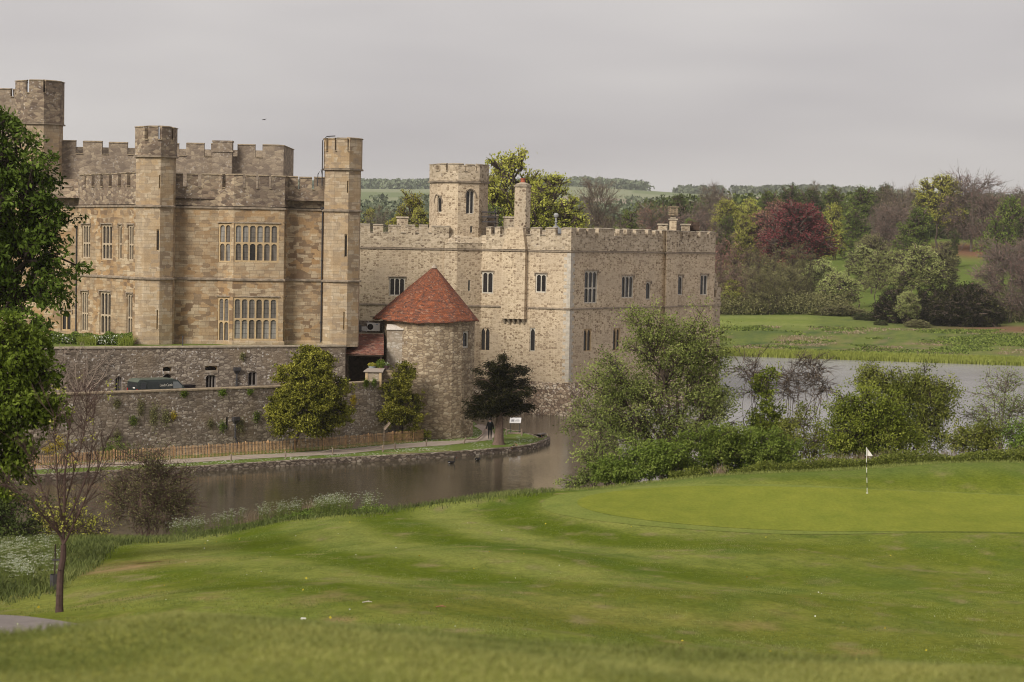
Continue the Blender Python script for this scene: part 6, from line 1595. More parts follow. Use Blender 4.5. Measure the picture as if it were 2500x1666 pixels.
# ---- masses that nobody could count
def wood_mass(name, label, pts_fn, n, size, lf, seed, asp=.7, cat='wood'):
    rg = np.random.RandomState(seed); c, tone = pts_fn(rg, n)
    o = np_mesh(name, leaf_verts(c, size, asp, rg), 4, np.clip(tone, 0, 1), Lf[lf]); return tag(o, label, cat, kind='stuff')
def ridge(px0, px1, Y0, Y1, hgt, holes=0.0, seed=0, cl=60, sd=None):
    def f(rg, n):
        k = max(1, n // cl); px = rg.uniform(px0, px1, k); Y = rg.uniform(Y0, Y1, k); x = (px - 1250) / F * Y
        if holes > 0:
            keep = fbm(x * .006, Y * .004, seed) > holes; px, Y, x = px[keep], Y[keep], x[keep]
        k = len(x); H = hgt * rg.uniform(.6, 1.1, k); z = hmap(x, Y); sx = (sd or hgt * .45)
        X = np.repeat(x, cl) + rg.normal(size=k * cl) * sx; YY = np.repeat(Y, cl) + rg.normal(size=k * cl) * sx; t = rg.rand(k * cl) ** .7
        r = 1 - .5 * t
        X = np.repeat(x, cl) + (X - np.repeat(x, cl)) * r
        Z = np.repeat(z, cl) + np.repeat(H, cl) * t
        return np.stack([X, YY, Z], 1), np.repeat(rg.normal(.5, .22, k), cl) + rg.normal(0, .12, k * cl)
    return f
wood_mass('distant_wood', 'hazy wood crowning the far ridge', ridge(700, 1570, 2850, 3050, 13, .0, 1), 16000, 5.5, 'hz', 201)
wood_mass('distant_wood', 'hazy wooded strip along the far ridge right of the gap', ridge(1640, 2600, 2850, 3050, 11, .38, 2), 14000, 5.5, 'hz', 202)
wood_mass('distant_wood', 'hazy woods and hedgerows on the lower slope of the far hills', ridge(780, 2600, 1250, 1900, 9, .60, 3), 18000, 3.6, 'hz', 203)
wood_mass('distant_wood', 'hazy belt of trees at the foot of the far hills', ridge(780, 1800, 850, 1000, 9, .42, 4), 22000, 2.2, 'hz', 204)
wood_mass('distant_wood', 'dense far wood filling the gaps behind the skyline trees', ridge(1560, 2700, 670, 760, 14, .0, 5), 40000, 1.5, 'dk', 205)
wood_mass('brown_wood', 'brown undergrowth and saplings filling the alder belt', ridge(1745, 2000, 428, 475, 8, .0, 6), 22000, .55, 'olbr', 206, .5)
wood_mass('brown_wood', 'reddish brown thicket behind the keep roof', ridge(1400, 1760, 440, 560, 11, .0, 7), 24000, .8, 'red', 207, .3)
wood_mass('undergrowth', 'low dark undergrowth along the foot of the alder belt', ridge(1745, 2060, 405, 412, 4.5, .46, 8, 60), 16000, .4, 'olbr', 208, .5, 'undergrowth')
wood_mass('brown_wood', 'dark shrubby undergrowth below the bare trees at the right edge', ridge(2420, 2700, 398, 420, 4, .0, 9), 12000, .5, 'olbr', 209, .5)

def blades(name, label, x, y, hgt, wid, lf, rg, cat='grass', lean=.35, z=None, seg=1, tone=None):
    n = len(x); z = hmap(x, y) if z is None else z
    a = rg.uniform(0, 2 * math.pi, n); H = hgt * rg.uniform(.55, 1.25, n); W = wid * rg.uniform(.7, 1.3, n)
    dx, dy = np.cos(a) * W / 2, np.sin(a) * W / 2; lx, ly = rg.normal(size=n) * lean * H, rg.normal(size=n) * lean * H
    b = np.stack([x, y, z - .01], 1); s = np.stack([dx, dy, 0 * dx], 1); m = b + np.stack([lx * .35, ly * .35, H * .55], 1); t = b + np.stack([lx, ly, H * (1 - .2 * lean)], 1)
    V = np.stack([b - s, b + s, m + s * .7, m - s * .7, m - s * .7, m + s * .7, t + s * .1, t - s * .1], 1).reshape(-1, 3)
    r = rg.rand(n) if tone is None else np.clip(tone + rg.normal(0, .15, n), 0, 1)
    o = np_mesh(name, V, 4, np.repeat(r, 2), Lf[lf]); return tag(o, label, cat, kind='stuff')
rg = np.random.RandomState(301)
# foreground bank in soft focus
n = 150000; y = 6.5 + 10.5 * rg.rand(n) ** .8; x = (rg.rand(n) - .5) * 2 * (y * .30 + 1.2)
tn = fbm(x * .9, y * .7, 61) * 1.6 - .35
blades('foreground_grass', 'soft uncut grass on the nearest bank along the bottom edge', x, y, .038, .007, 'grass', rg, tone=tn, lean=.8)
n = 26000; y = rg.uniform(12.5, 17.5, n); x = (rg.rand(n) - .5) * 2 * (y * .30 + 1)
k = fbm(x * .6, y * .6, 62) > .47; blades('grass_tuft', 'longer tufts of grass along the crest of the nearest bank', x[k], y[k], .085, .009, 'grass', rg, lean=.6, tone=.3 * np.ones(k.sum()))
# lawn: short blades giving the mown turf a nap
n = 150000; y = 30 + 62 * rg.rand(n) ** .9; px = rg.uniform(-60, 2560, n); x = (px - 1250) / F * y
k = (polydist(x[:, None], y[:, None], GRL[::3])[:, 0] > 2.0) & ~inpoly(x, y, GRL) & (fbm(x * 1.1, y * .55, 63) > .46)
blades('lawn_grass', 'slightly longer tufts scattered through the mown fairway', x[k], y[k], .05, .012, 'grass', rg, lean=.7, tone=(fbm(x * .5, y * .3, 64) * 1.2 - .35)[k])
# rough around the young tree and along the near bank
n = 110000; px = rg.uniform(-150, 1360, n); y = rg.uniform(50, 106, n); x = (px - 1250) / F * y; z = hmap(x, y)
qx, qy = pxy(x, y, z)
edge = np.interp(px, [-200, 150, 260, 430, 620, 800, 1000, 1175, 1360], [1500, 1500, 1370, 1350, 1313, 1275, 1242, 1222, 1200]); ymin = np.interp(px, [-150, 150, 215, 330, 480, 1400], [50, 52, 62, 80, 87, 87]) + 9 * (fbm(x * .5, y * .15, 79) - .5); k = (y > ymin) & (rg.rand(n) < np.clip((y - ymin) / 4, .15, 1)) & (qy < edge + rg.normal(0, 6, n)) & (z > .1)
blades('rough_grass', 'long rough grass along the near bank of the moat', x[k], y[k], .26, .03, 'rough', rg, lean=.4, tone=-.1 + 1.0 * fbm(x[k] * .5, y[k] * .3, 78))
n = 26000; px = rg.uniform(1340, 2700, n); y = rg.uniform(97.5, 110, n); x = (px - 1250) / F * y
k = y > np.interp(px, [1340, 1600, 2000, 2700], [97.5, 99, 99.5, 101]); blades('rough_grass', 'pale rough grass behind the putting green', x[k], y[k], .16, .03, 'grass', rg, tone=.4 * np.ones(k.sum()))
# brambles and dry stems behind the green
n = 60000; px = rg.uniform(1640, 2750, n); y = np.interp(px, [1640, 2000, 2750], [103.0, 104.5, 105.5]) + rg.uniform(0, 2.2, n); x = (px - 1250) / F * y; z = hmap(x, y)
c = np.stack([x, y, z + rg.rand(n) * (.25 + .9 * fbm(x * .7, y, 66))], 1)
tag(np_mesh('bramble_hedge', leaf_verts(c, .10, .6, rg), 4, np.clip(rg.normal(.35, .2, n), 0, 1), Lf['hawd']), 'low dark bramble strip along the top of the bank behind the green', 'brambles', kind='stuff')
n = 5000; px = rg.uniform(1960, 2700, n); y = rg.uniform(107, 110, n); x = (px - 1250) / F * y; k = fbm(x * .3, y * .3, 67) > .42
blades('dry_grass', 'pale dry stems standing behind the bramble strip', x[k], y[k], 1.0, .02, 'dry', rg, lean=.15)
px = rg.normal(1765, 8, 120); y = rg.uniform(103, 104, 120); blades('dry_grass', 'single clump of pinkish dry stems left of the bramble strip', (px - 1250) / F * y, y, .8, .03, 'dry', rg, lean=.2)
c_px = rg.choice([600, 625, 645, 760, 780], 900) + rg.normal(0, 12, 900); y = rg.uniform(94, 97, 900); blades('dry_grass', 'pale dry reed stems on the near bank among the cow parsley', (c_px - 1250) / F * y, y, .75, .016, 'dry', rg, lean=.2)
# reeds along the far shore and tussocks on the meadow
n = 26000; px = rg.uniform(1700, 2720, n); y0 = SHORE - (px - 1750) * .018; y = y0 + rg.uniform(-1.0, 3.2, n); x = (px - 1250) / F * y
blades('reeds', 'bright green reeds fringing the far shore of the lake', x, y, .8, .14, 'reed', rg, 'reeds', lean=.15, z=np.maximum(hmap(x, y), 0), tone=.4 + .5 * fbm(x * .2, y * .2, 68))
n = 30000; px = rg.uniform(1700, 2720, n); y = rg.uniform(323, 372, n); x = (px - 1250) / F * y; k = fbm(x * .12, y * .12, 69) > .55
blades('meadow_tussocks', 'rough green tussocks across the far meadow', x[k], y[k], .25, .3, 'mid', rg, lean=.5)
k2 = fbm(x * .10, y * .10, 31) > .60; blades('meadow_tussocks', 'pale pinkish dry grass patches on the far meadow', x[k2][::2], y[k2][::2], .22, .2, 'dry', rg, lean=.5)
# cow parsley
def parsley(name, label, px, y, H, rg, n_st=5, um=26):
    S = Segs(); U = []; Lc = []
    x = (px - 1250) / F * y; z = hmap(x, y)
    for xx, yy, zz in zip(x, y, z):
        for _ in range(n_st):
            h_ = H * rg.uniform(.6, 1.15); t = np.array((xx + rg.normal() * .14, yy + rg.normal() * .14, zz + h_)); b = np.array((xx + rg.normal() * .05, yy + rg.normal() * .05, zz)); S.add(b, t, .007, .004)
            for _ in range(3):
                s = b + (t - b) * rg.uniform(.5, .9); u = s + np.array((rg.normal() * .12, rg.normal() * .12, rg.uniform(.08, .25))); S.add(s, u, .004, .003); U.append(u)
            U.append(t)
        for _ in range(30): Lc.append((xx + rg.normal() * .16, yy + rg.normal() * .16, zz + rg.uniform(.02, H * .6)))
    U = np.array(U); m = 6
    c = np.repeat(U, m, 0) + rg.normal(size=(len(U) * m, 3)) * np.array((.035, .035, .008))
    e = S.mesh(name, Lf['grass'], None, 3); tag(e, label, 'wild flowers', kind='stuff')
    a = np_mesh('flower_heads', leaf_verts(c, .024, .9, rg), 4, rg.rand(len(c)), Lf['white']); a.parent = e
    L_ = np.array(Lc); a = np_mesh('leaves', leaf_verts(L_, .09, .35, rg), 4, rg.rand(len(L_)) * .7, Lf['rough']); a.parent = e
rg = np.random.RandomState(401)
px = rg.uniform(-60, 135, 330); y = rg.uniform(56, 74, 330); parsley('cow_parsley', 'dense white cow parsley at the left edge behind the young tree', px[:90], y[:90], .7, rg, 4, 26)
px = np.concatenate([rg.normal(m, 10, k) for m, k in ((545, 8), (575, 7), (650, 8), (690, 9), (730, 9), (790, 16), (820, 16), (850, 12), (905, 9), (470, 12), (440, 10), (500, 7))]); y = rg.uniform(90.5, 95.5, len(px))
parsley('cow_parsley', 'straggling cow parsley along the near bank of the moat', px, y, .85, rg, 3)
n = 26000; px = np.clip(rg.normal(800, 60, n), 600, 950); px[:9000] = rg.uniform(230, 640, 9000); y = rg.uniform(92, 98, n); x = (px - 1250) / F * y; z = hmap(x, y)
c = np.stack([x, y, z + rg.rand(n) * .4 * np.clip(fbm(x * .7, y * .7, 70) * 2 - .5, 0, 1)], 1)
tag(np_mesh('nettle_patch', leaf_verts(c, .10, .55, rg), 4, np.clip(rg.normal(.45, .2, n), 0, 1), Lf['elder']), 'low leafy nettles along the near bank edge', 'nettles', kind='stuff')
# daisies and dandelions on the lawn
n = 150; y = rg.uniform(36, 90, n); px = rg.uniform(0, 2500, n); x = (px - 1250) / F * y; k = (fbm(x * .3, y * .3, 71) > .52) & ~inpoly(x, y, GRL); x, y = x[k], y[k]
c = np.stack([x, y, hmap(x, y) + .06], 1); tag(np_mesh('daisies', leaf_verts(c, .035, 1, rg, np.array([[1.0, 0, 0]]), .3), 4, rg.rand(len(c)), Lf['white']), 'tiny white daisies dotted over the mown lawn', 'daisies', kind='stuff')
n = 60; y = rg.uniform(24, 85, n); px = rg.uniform(0, 2300, n); x = (px - 1250) / F * y; c = np.stack([x, y, hmap(x, y) + .06], 1)
tag(np_mesh('dandelions', leaf_verts(c, .055, 1, rg, np.array([[1.0, 0, 0]]), .3), 4, rg.rand(n), Lf['yel']), 'a few yellow dandelions dotted over the mown lawn', 'dandelions', kind='stuff')
# ------------------------------------------------------------ small things
def local(name, mb, m, parent, smooth=False):
    o = mb.build(name, m, None, smooth=smooth); o.parent = parent; return o
# path at the lower left corner
pp = [(-260, 1490), (0, 1504), (60, 1508), (110, 1514), (158, 1521), (235, 1534), (240, 1560), (120, 1560), (70, 1556), (0, 1552), (-260, 1560)]
P2 = [ground_at(a, b, 30, 60) for a, b in pp]
P2 = [np.array(p) for p in P2]
ground_sheet('path', smooth_loop(P2, 1), .03, plain('grey_tarmac_path', (.20, .17, .155), .95, .15, 3))

# chestnut paling fence along the path
FP = [(-40, 1154), (86, 1145), (180, 1138), (278, 1130), (350, 1127), (424, 1121), (510, 1116), (600, 1110), (655, 1107), (720, 1103), (790, 1098), (845, 1093), (900, 1088), (960, 1083), (1010, 1079), (1034, 1076)]
fpts = [gp(a, b, .4)[:2] for a, b in FP]
FL = Poly(fpts)
FE = empty('paling_fence', (*fpts[7], .4)); FE['worldspace'] = 1
tag(FE, 'chestnut paling fence of split upright stakes between path and lower stone wall', 'fence')
M_['pale'] = plain('split_chestnut', (.58, .36, .19), .85, .35, 4)
M_['rope'] = plain('pale_rope', (.40, .33, .25), .9, .2, 10)
M_['post'] = plain('weathered_post', (.24, .18, .135), .9, .3, 6)
rg = np.random.RandomState(501)
for k in range(len(fpts) - 1):
    s0, s1 = FL.S[k], FL.S[k + 1]; n = max(3, int((s1 - s0) / .125)); mb = MB()
    for i in range(n):
        s = s0 + (s1 - s0) * (i + .5) / n; w = rg.uniform(.034, .05); l = rg.normal() * .012; t = .98 + rg.normal() * .025
        q = [FL.P(s - w / 2, .36, -.01), FL.P(s + w / 2, .36, -.01), FL.P(s + w / 2, .36, .02), FL.P(s - w / 2, .36, .02)]
        r = [FL.P(s - w / 2 * .8 + l, t + .36, -.01), FL.P(s + w / 2 * .8 + l, t + .36, -.01), FL.P(s + w / 2 * .8 + l, t + .36, .02), FL.P(s - w / 2 * .8 + l, t + .36, .02)]
        mb.hexa(q + r)
    mb.build('paling_panel', M_['pale'], FE)
    mb = MB(); mb.tube([FL.P(s0, .6, -.03), FL.P(s1, .6, -.03)], .008, 4); mb.build('wire', M_['lead'], FE)
    mb = MB(); mb.tube([FL.P(s1, 1.15, -.03), FL.P(s0, 1.15, -.03)], .008, 4); mb.build('wire', M_['lead'], FE)
    mb = MB(); p = FL.P(s0, .3, .05); mb.tube([p, (p[0], p[1], 1.42)], .055, 6); mb.build('post', M_['pale'], FE)

# short posts carrying a rope beside the path
posts = [(183, 1143, 'hidden among the young tree branches'), (278, 1138, 'left of the twiggy bush'), (415, 1133, 'just right of the twiggy bush'), (564, 1127, 'left of the magnolia'), (697, 1120, 'below the left half of the magnolia'),
         (812, 1111, 'right of the magnolia'), (934, 1104, 'below the narrow climbing shrub, taller with a sign stem'), (964, 1098, 'just right of the sign stem'), (1041, 1090, 'below the fence end'), (1131, 1084, 'leaning, at the foot of the round tower')]
tops = []
for px, py, w in posts:
    p = gp(px, py, .4); lean = .22 if px == 1131 else 0; e = empty('rope_post', p); tag(e, 'short wooden rope post ' + w, 'post', 'rope posts beside the path')
    mb = MB(); mb.tube([(0, 0, -.05), (lean, 0, .52)], [.06, .055], 8); local('post_shaft', mb, M_['post'], e)
    mb = MB(); mb.tube([(lean, 0, .52), (lean, 0, .56)], [.055, .03], 8); local('post_cap', mb, M_['post'], e)
    tops.append(np.array((p[0] + lean, p[1], .4 + .46)))
def rope(pts, sag=.12, r=.014, lab='', n=8):
    mb = MB(); P_ = []
    for a, b in zip(pts[:-1], pts[1:]):
        L = np.linalg.norm(b - a)
        for k in range(n): t = k / n; q = a + (b - a) * t; P_.append((q[0], q[1], q[2] - min(sag, L * .05) * 4 * t * (1 - t)))
    P_.append(tuple(pts[-1])); mb.tube(P_, r, 4)
    return tag(mb.build('rope', M_['rope']), lab, 'rope')
rope(tops, .25, .016, 'sagging rope strung along the short posts beside the path')
# timber edging rail and rope round the path bend
a, b, c, d = gp(1135, 1074, .6), gp(1165, 1072, .6), gp(1176, 1063, .62), gp(1188, 1042, .75)
mb = MB(); mb.tube([a, b, c, d], [.05, .06, .07, .07], 6); tag(mb.build('timber_rail', M_['post']), 'low curved timber rail on the bend of the path by the round tower', 'rail')
# information board
ix, iy = gp(1256, 1060, .4)[:2]
E = empty('information_board', (ix, iy, .4), .12); tag(E, 'tilted white information board on two dark legs near the yew tree', 'sign')
mb = MB(); mb.hexa([(-.5, -.32, 1.02), (.5, -.32, 1.02), (.5, -.30, .98), (-.5, -.30, .98), (-.38, .26, 1.42), (.62, .26, 1.42), (.62, .28, 1.38), (-.38, .28, 1.38)])
bd = local('panel', mb, plain('white_sign_panel', (.66, .64, .63), .4, .05), E)
mb = MB(); 
for (u0, u1, v0, v1) in ((-.36, -.1, .2, .62), (-.05, .02, .2, .3), (-.05, .1, .38, .44), (.08, .38, .25, .3), (.08, .36, .36, .40), (.08, .38, .46, .50), (.08, .3, .56, .60)):
    q = []
    for u, v in ((u0, v0), (u1, v0), (u1, v1), (u0, v1)): q.append((u + .12 * v - .0, -.32 + .58 * v - .006, 1.02 + .40 * v + .006))
    mb.face(q)
local('printing', mb, plain('grey_print', (.22, .21, .22), .6, .3, 30), bd)
for x_ in (-.36, .42): mb = MB(); mb.tube([(x_, -.1, 0), (x_, -.1, 1.15)], .028, 6); local('leg', mb, M_['lead'], E)
mb = MB(); mb.box((.1, .1, 0), (1.25, .5, .14)); local('base', mb, M_['post'], E)
bps = []
for px, py, w in ((1236, 1062, 'left of the information board'), (1274, 1064, 'right of the information board'), (1201, 1030, 'behind the path, left of the yew trunk')):
    p = gp(px, py, .4); e = empty('rope_post', p); tag(e, 'short wooden rope post ' + w, 'post', 'rope posts beside the path')
    mb = MB(); mb.tube([(0, 0, -.05), (0, 0, .55)], [.055, .05], 8); local('post_shaft', mb, M_['post'], e); mb = MB(); mb.tube([(0, 0, .55), (0, 0, .59)], [.05, .03], 8); local('post_cap', mb, M_['post'], e)
    bps.append(np.array((p[0], p[1], .9)))
rope([gp(1220, 1075, .45), bps[0], bps[1]], .1, .014, 'rope looped from the yew trunk to the posts at the information board')
rope([bps[2], bps[0]], .1, .014, 'rope behind the yew trunk')
# sign stem beside the rope post
p = gp(937, 1102, .4); mb = MB((0, 0, 0)); mb.tube([p, (p[0], p[1], 2.3), (p[0] + .35, p[1] + .1, 2.75)], .03, 6); mb.hexa([(p[0] - .02, p[1] - .05, 2.15), (p[0] + .1, p[1] - .05, 2.1), (p[0] + .5, p[1] + .05, 2.6), (p[0] + .4, p[1] + .05, 2.68), (p[0] - .02, p[1] - .0, 2.2), (p[0] + .1, p[1] - .0, 2.15), (p[0] + .5, p[1] + .1, 2.65), (p[0] + .4, p[1] + .1, 2.73)])
tag(mb.build('sapling_stake', M_['post']), 'thin stake holding a pale leaning branch by the narrow climbing shrub', 'stake')

# ---- bodies grown on a skeleton
def skin(name, verts, edges, rad, parent, mats, subdiv=1, root=0):
    me = bpy.data.meshes.new(name); me.from_pydata(verts, edges, []); o = bpy.data.objects.new(name, me); COL.objects.link(o)
    sk = o.modifiers.new('skin', 'SKIN'); sk.use_smooth_shade = True
    for i, r in enumerate(rad):
        v = me.skin_vertices[0].data[i]; v.radius = (r, r) if not isinstance(r, tuple) else r; v.use_root = (i == root)
    sb = o.modifiers.new('sub', 'SUBSURF'); sb.levels = subdiv; sb.render_levels = subdiv
    dg = bpy.context.evaluated_depsgraph_get(); dg.update(); nm = bpy.data.meshes.new_from_object(o.evaluated_get(dg))
    bpy.data.objects.remove(o, do_unlink=True); nm.name = name
    for m in nm.materials[:]: pass
    nm.materials.clear()
    o = bpy.data.objects.new(name, nm); COL.objects.link(o)
    for m in mats: nm.materials.append(m)
    nm.polygons.foreach_set('use_smooth', [True] * len(nm.polygons))
    if parent: o.parent = parent
    return o
def person():
    fx, fy = gp(1196, 1071, .45)[:2]; e = empty('person', (fx, fy, .42)); tag(e, 'person in black jacket and trousers walking towards us on the path beside the yew', 'person')
    V = [(0, 0, .93), (0, .0, 1.12), (0, -.01, 1.36), (0, -.02, 1.46), (0, -.04, 1.52), (0, -.05, 1.60), (0, -.05, 1.70)]; R = [(.15, .11), (.15, .11), (.17, .11), (.07, .07), (.055, .055), (.095, .105), (.06, .07)]
    Eg = [(0, 1), (1, 2), (2, 3), (3, 4), (4, 5), (5, 6)]
    def add(v, r, p): V.append(v); R.append(r); Eg.append((p, len(V) - 1)); return len(V) - 1
    for sg, fwd in ((-1, .05), (1, -.08)):
        a = add((sg * .19, 0, 1.37), .07, 2); b = add((sg * .27, fwd * .5, 1.10), .058, a); c = add((sg * .31, fwd * 1.2, .86), .042, b); h = add((sg * .315, fwd * 1.4, .80), (.022, .036), c); k = add((sg * .32, fwd * 1.5, .755), (.018, .038), h)
        for i, ln in enumerate((.062, .074, .08, .072)):
            f0 = add((sg * .322, fwd * 1.5 - .03 + i * .02, .755 - ln * .5), .009, k); add((sg * .312, fwd * 1.5 - .03 + i * .02, .755 - ln), .007, f0)
        t0 = add((sg * .31, fwd * 1.4 - .045, .785), .011, h); add((sg * .30, fwd * 1.4 - .06, .745), .008, t0)
    for sg, st in ((-1, -.16), (1, .20)):
        a = add((sg * .09, 0, .88), .095, 0); b = add((sg * .10, st * .55 - .04, .48), .065, a); c = add((sg * .09, st, .10), .048, b); f = add((sg * .095, st - .06, .05), .045, c); add((sg * .10, st - .19, .04), .036, f)
    cloth = plain('black_cloth', (.010, .010, .011), 1.0, .2, 12, 0.0); skinm = plain('skin', (.42, .25, .19), .6, .05); shoe = plain('grey_shoe', (.10, .09, .09), .7, .1)
    b = skin('body', V, Eg, R, e, [cloth, skinm, shoe], 1)
    mi = []
    for p in b.data.polygons:
        z = p.center.z; mi.append(1 if z > 1.49 or (abs(p.center.x) > .26 and z < .83) else (2 if z < .10 else 0))
    b.data.polygons.foreach_set('material_index', mi)
    mb = MB(); mb.lathe((0, -.04, 1.60), [(.118, .0), (.122, .06), (.10, .13), (.05, .17), (.005, .18)], 14); h = local('hair', mb, plain('dark_hair', (.02, .014, .012), .8, .2), e, True)
    # open jacket: flared skirt over the hips with a collar
    mb = MB(); prof = [(.20, .78), (.205, 1.0), (.20, 1.2), (.21, 1.38), (.09, 1.48)]
    rings = [[(r * math.cos(t) * 1.05, r * .72 * math.sin(t), z) for t in (2 * math.pi * k / 18 for k in range(18))] for r, z in prof]
    for p, q in zip(rings[:-1], rings[1:]):
        for k in range(18): mb.face([p[k], p[(k + 1) % 18], q[(k + 1) % 18], q[k]])
    local('jacket', mb, cloth, e, True)
    mb = MB(); mb.tube([(-.05, -.13, 1.47), (0, -.15, 1.38), (.05, -.13, 1.47)], .018, 5); local('collar', mb, plain('grey_shirt', (.3, .3, .34)), e)
    for sx in (-.035, .035): mb = MB(); mb.lathe((sx, -.145, 1.612), [(.010, 0), (.012, .006), (.002, .012)], 6); local('eye', mb, M_['dark'], e)
    mb = MB(); mb.tube([(0, -.14, 1.625), (0, -.172, 1.59), (0, -.145, 1.58)], .012, 5); local('nose', mb, skinm, e)
    mb = MB(); mb.tube([(-.025, -.148, 1.552), (.025, -.148, 1.552)], .006, 4); local('mouth', mb, plain('lips', (.3, .12, .1)), e)
    for sx in (-.1, .1): mb = MB(); mb.lathe((sx, -.05, 1.58), [(.012, 0), (.02, .03), (.006, .055)], 6); local('ear', mb, skinm, e)
person()
def swan(px, py, rz, lab, head):
    p = gp(px, py, 0); e = empty('black_swan', p, rz); tag(e, lab, 'swan', 'black swans on the moat'); s = .72
    V = [(-.42, 0, .16), (-.25, 0, .12), (0, 0, .11), (.22, 0, .12), (.34, 0, .20), (.38, 0, .34), (.34, 0, .50), (.36, 0, .62), (.44, 0, .66), (.52, 0, .63)] if head == 0 else \
        [(-.42, 0, .20), (-.25, 0, .14), (0, 0, .11), (.22, 0, .12), (.34, 0, .22), (.37, 0, .36), (.37, 0, .52), (.38, 0, .66), (.41, 0, .73), (.47, 0, .72)]
    R = [.05, (.13, .11), (.19, .15), (.15, .12), .075, .045, .036, .033, .042, .028]
    bk = plain('black_feather', (.016, .013, .013), .7, .4, 14)
    b = skin('body', [tuple(c * s for c in v) for v in V], [(i, i + 1) for i in range(9)], [tuple(c * s for c in r) if isinstance(r, tuple) else r * s for r in R], e, [bk], 2, 2)
    mb = MB(); h = V[-1]; mb.tube([tuple(c * s for c in h), tuple(c * s for c in (h[0] + .10, 0, h[2] - .05))], [.02 * s, .008 * s], 6); local('beak', mb, plain('red_beak', (.5, .07, .04), .5, .1), e)
    for sy in (-1, 1):
        mb = MB(); q = [(-.45, .05 * sy, .24), (-.2, .17 * sy, .28), (.1, .18 * sy, .24), (.2, .13 * sy, .16), (-.1, .2 * sy, .12), (-.38, .1 * sy, .17)]; q = [tuple(c * s for c in v) for v in q]; mb.face(q if sy > 0 else q[::-1]); mb.face([(v[0], v[1] * .8, v[2]) for v in (q[::-1] if sy > 0 else q)]); local('wing', mb, bk, e)
    mb = MB(); mb.box((-.3 * s, -.12 * s, .1 * s), (.08, .015, .03)); local('wing_tip', mb, plain('white_feather', (.7, .68, .66)), e)
swan(1102, 1132, .35, 'black swan on the left with a red beak, swimming right', 0)
swan(1166, 1125, .9, 'black swan on the right with upright neck, nearer the bank', 1)
def duck(p, rz, lab, col, white=False, s=.5, name='duck'):
    e = empty(name, p, rz); tag(e, lab, 'duck' if name == 'duck' else 'goose')
    V = [(-.34, 0, .24), (-.15, 0, .2), (.08, 0, .2), (.22, 0, .26), (.27, 0, .38), (.33, 0, .42)]; R = [.03, (.12, .10), (.13, .12), .09, .05, .055]
    if white: V[4], V[5] = (.36, 0, .26), (.44, 0, .24)
    b = skin('body', [tuple(c * s for c in v) for v in V], [(i, i + 1) for i in range(5)], [tuple(c * s for c in r) if isinstance(r, tuple) else r * s for r in R], e, [plain(name + '_feather', col, .8, .5, 20)], 1, 2)
    h = V[-1]; mb = MB(); mb.tube([tuple(c * s for c in h), ((h[0] + .12) * s, 0, (h[2] - .02) * s)], [.03 * s, .012 * s], 5); local('beak', mb, plain('bill', (.5, .42, .3) if white else (.4, .25, .05)), e)
    for sy in (-.05, .05): mb = MB(); mb.tube([(0, sy * s, .12 * s), (.02 * s, sy * s, 0)], .014, 4); local('leg', mb, plain('orange_leg', (.45, .2, .05)), e)
duck(gp(1250, 1097, .46) + np.array((0, .2, 0)), 2.2, 'dark duck sitting on the kerb of the island lawn', (.05, .03, .025))
duck(gp(1254, 1090, .42), .6, 'small dark duck standing on the grass behind the kerb', (.05, .035, .03), s=.42)
duck(gp(1261, 1089, .42), 2.6, 'brown speckled duck on the grass, beside the dark one', (.20, .12, .07), s=.48)
duck(gp(1322, 1066, .46), -.1, 'grey goose with pale bill stretched out at the rounded tip of the island', (.20, .17, .16), True, 1.0, 'goose')

# ---- golf flag
fx, fy = ground_at(2117, 1206, 60, 115); fz = h1(fx, fy) + .04
E = empty('golf_flag', (fx, fy, fz)); tag(E, 'white golf flag on a black and white striped stick on the putting green', 'flag')
top = at(2112, 1092, fy)[2] - fz; mb = MB(); n = 9; wht, blk = plain('white_paint', (.7, .68, .62), .5, .1), plain('black_paint', (.03, .028, .026), .5, .1)
lean = -.09
for k in range(n):
    a, b = top * k / n, top * (k + 1) / n; up = k > 5
    mb.tube([(lean * a / top, 0, a), (lean * b / top, 0, b)], .014, 8, mi=(0 if up else (k % 2)), cap=False)
o = mb.build('stick', [wht, blk], None); o.parent = E
mb = MB(); G_ = 6
for i in range(G_):
    t0, t1 = i / G_, (i + 1) / G_
    f = lambda t, s: (lean + .02 + t * .26, .04 * math.sin(t * 5) + .02, top - .02 - t * .34 - s * (.38 * (1 - t * .9)))
    mb.face([f(t0, 1), f(t1, 1), f(t1, 0), f(t0, 0)])
fl = mb.build('flag_cloth', plain('white_cloth', (.66, .62, .58), .8, .1), None); fl.parent = E
so = fl.modifiers.new('solid', 'SOLIDIFY'); so.thickness = .004
mb = MB(); mb.lathe((0, 0, -.035), [(.054, 0), (.054, .04)], 14); local('hole_cup', mb, wht, E)
# twigs lying on the fairway
for px, py, rz, lab in ((1077, 1484, .1, 'small brown stick lying on the mown fairway'), (897, 1473, .3, 'short pale twig lying on the fairway, left of the brown stick')):
    x, y = ground_at(px, py, 30, 80); mb = MB(); mb.tube([(-.11, 0, .02), (0, .01, .035), (.1, -.01, .025)], [.012, .014, .007], 5); mb.tube([(0, .01, .035), (.05, .05, .05)], [.008, .004], 4)
    o = mb.build('fallen_twig', plain('rusty_wood', (.28, .13, .07) if px > 1000 else (.5, .45, .38))); o.location = (x, y, h1(x, y)); o.rotation_euler = (0, 0, rz); tag(o, lab, 'twig')
x, y = ground_at(741, 1514, 30, 60); mb = MB(); mb.tube([(-.05, 0, .02), (.05, 0, .03)], [.03, .018], 6); o = mb.build('feather', wht); o.location = (x, y, h1(x, y)); tag(o, 'small white feather on the fairway near the front bank', 'feather')

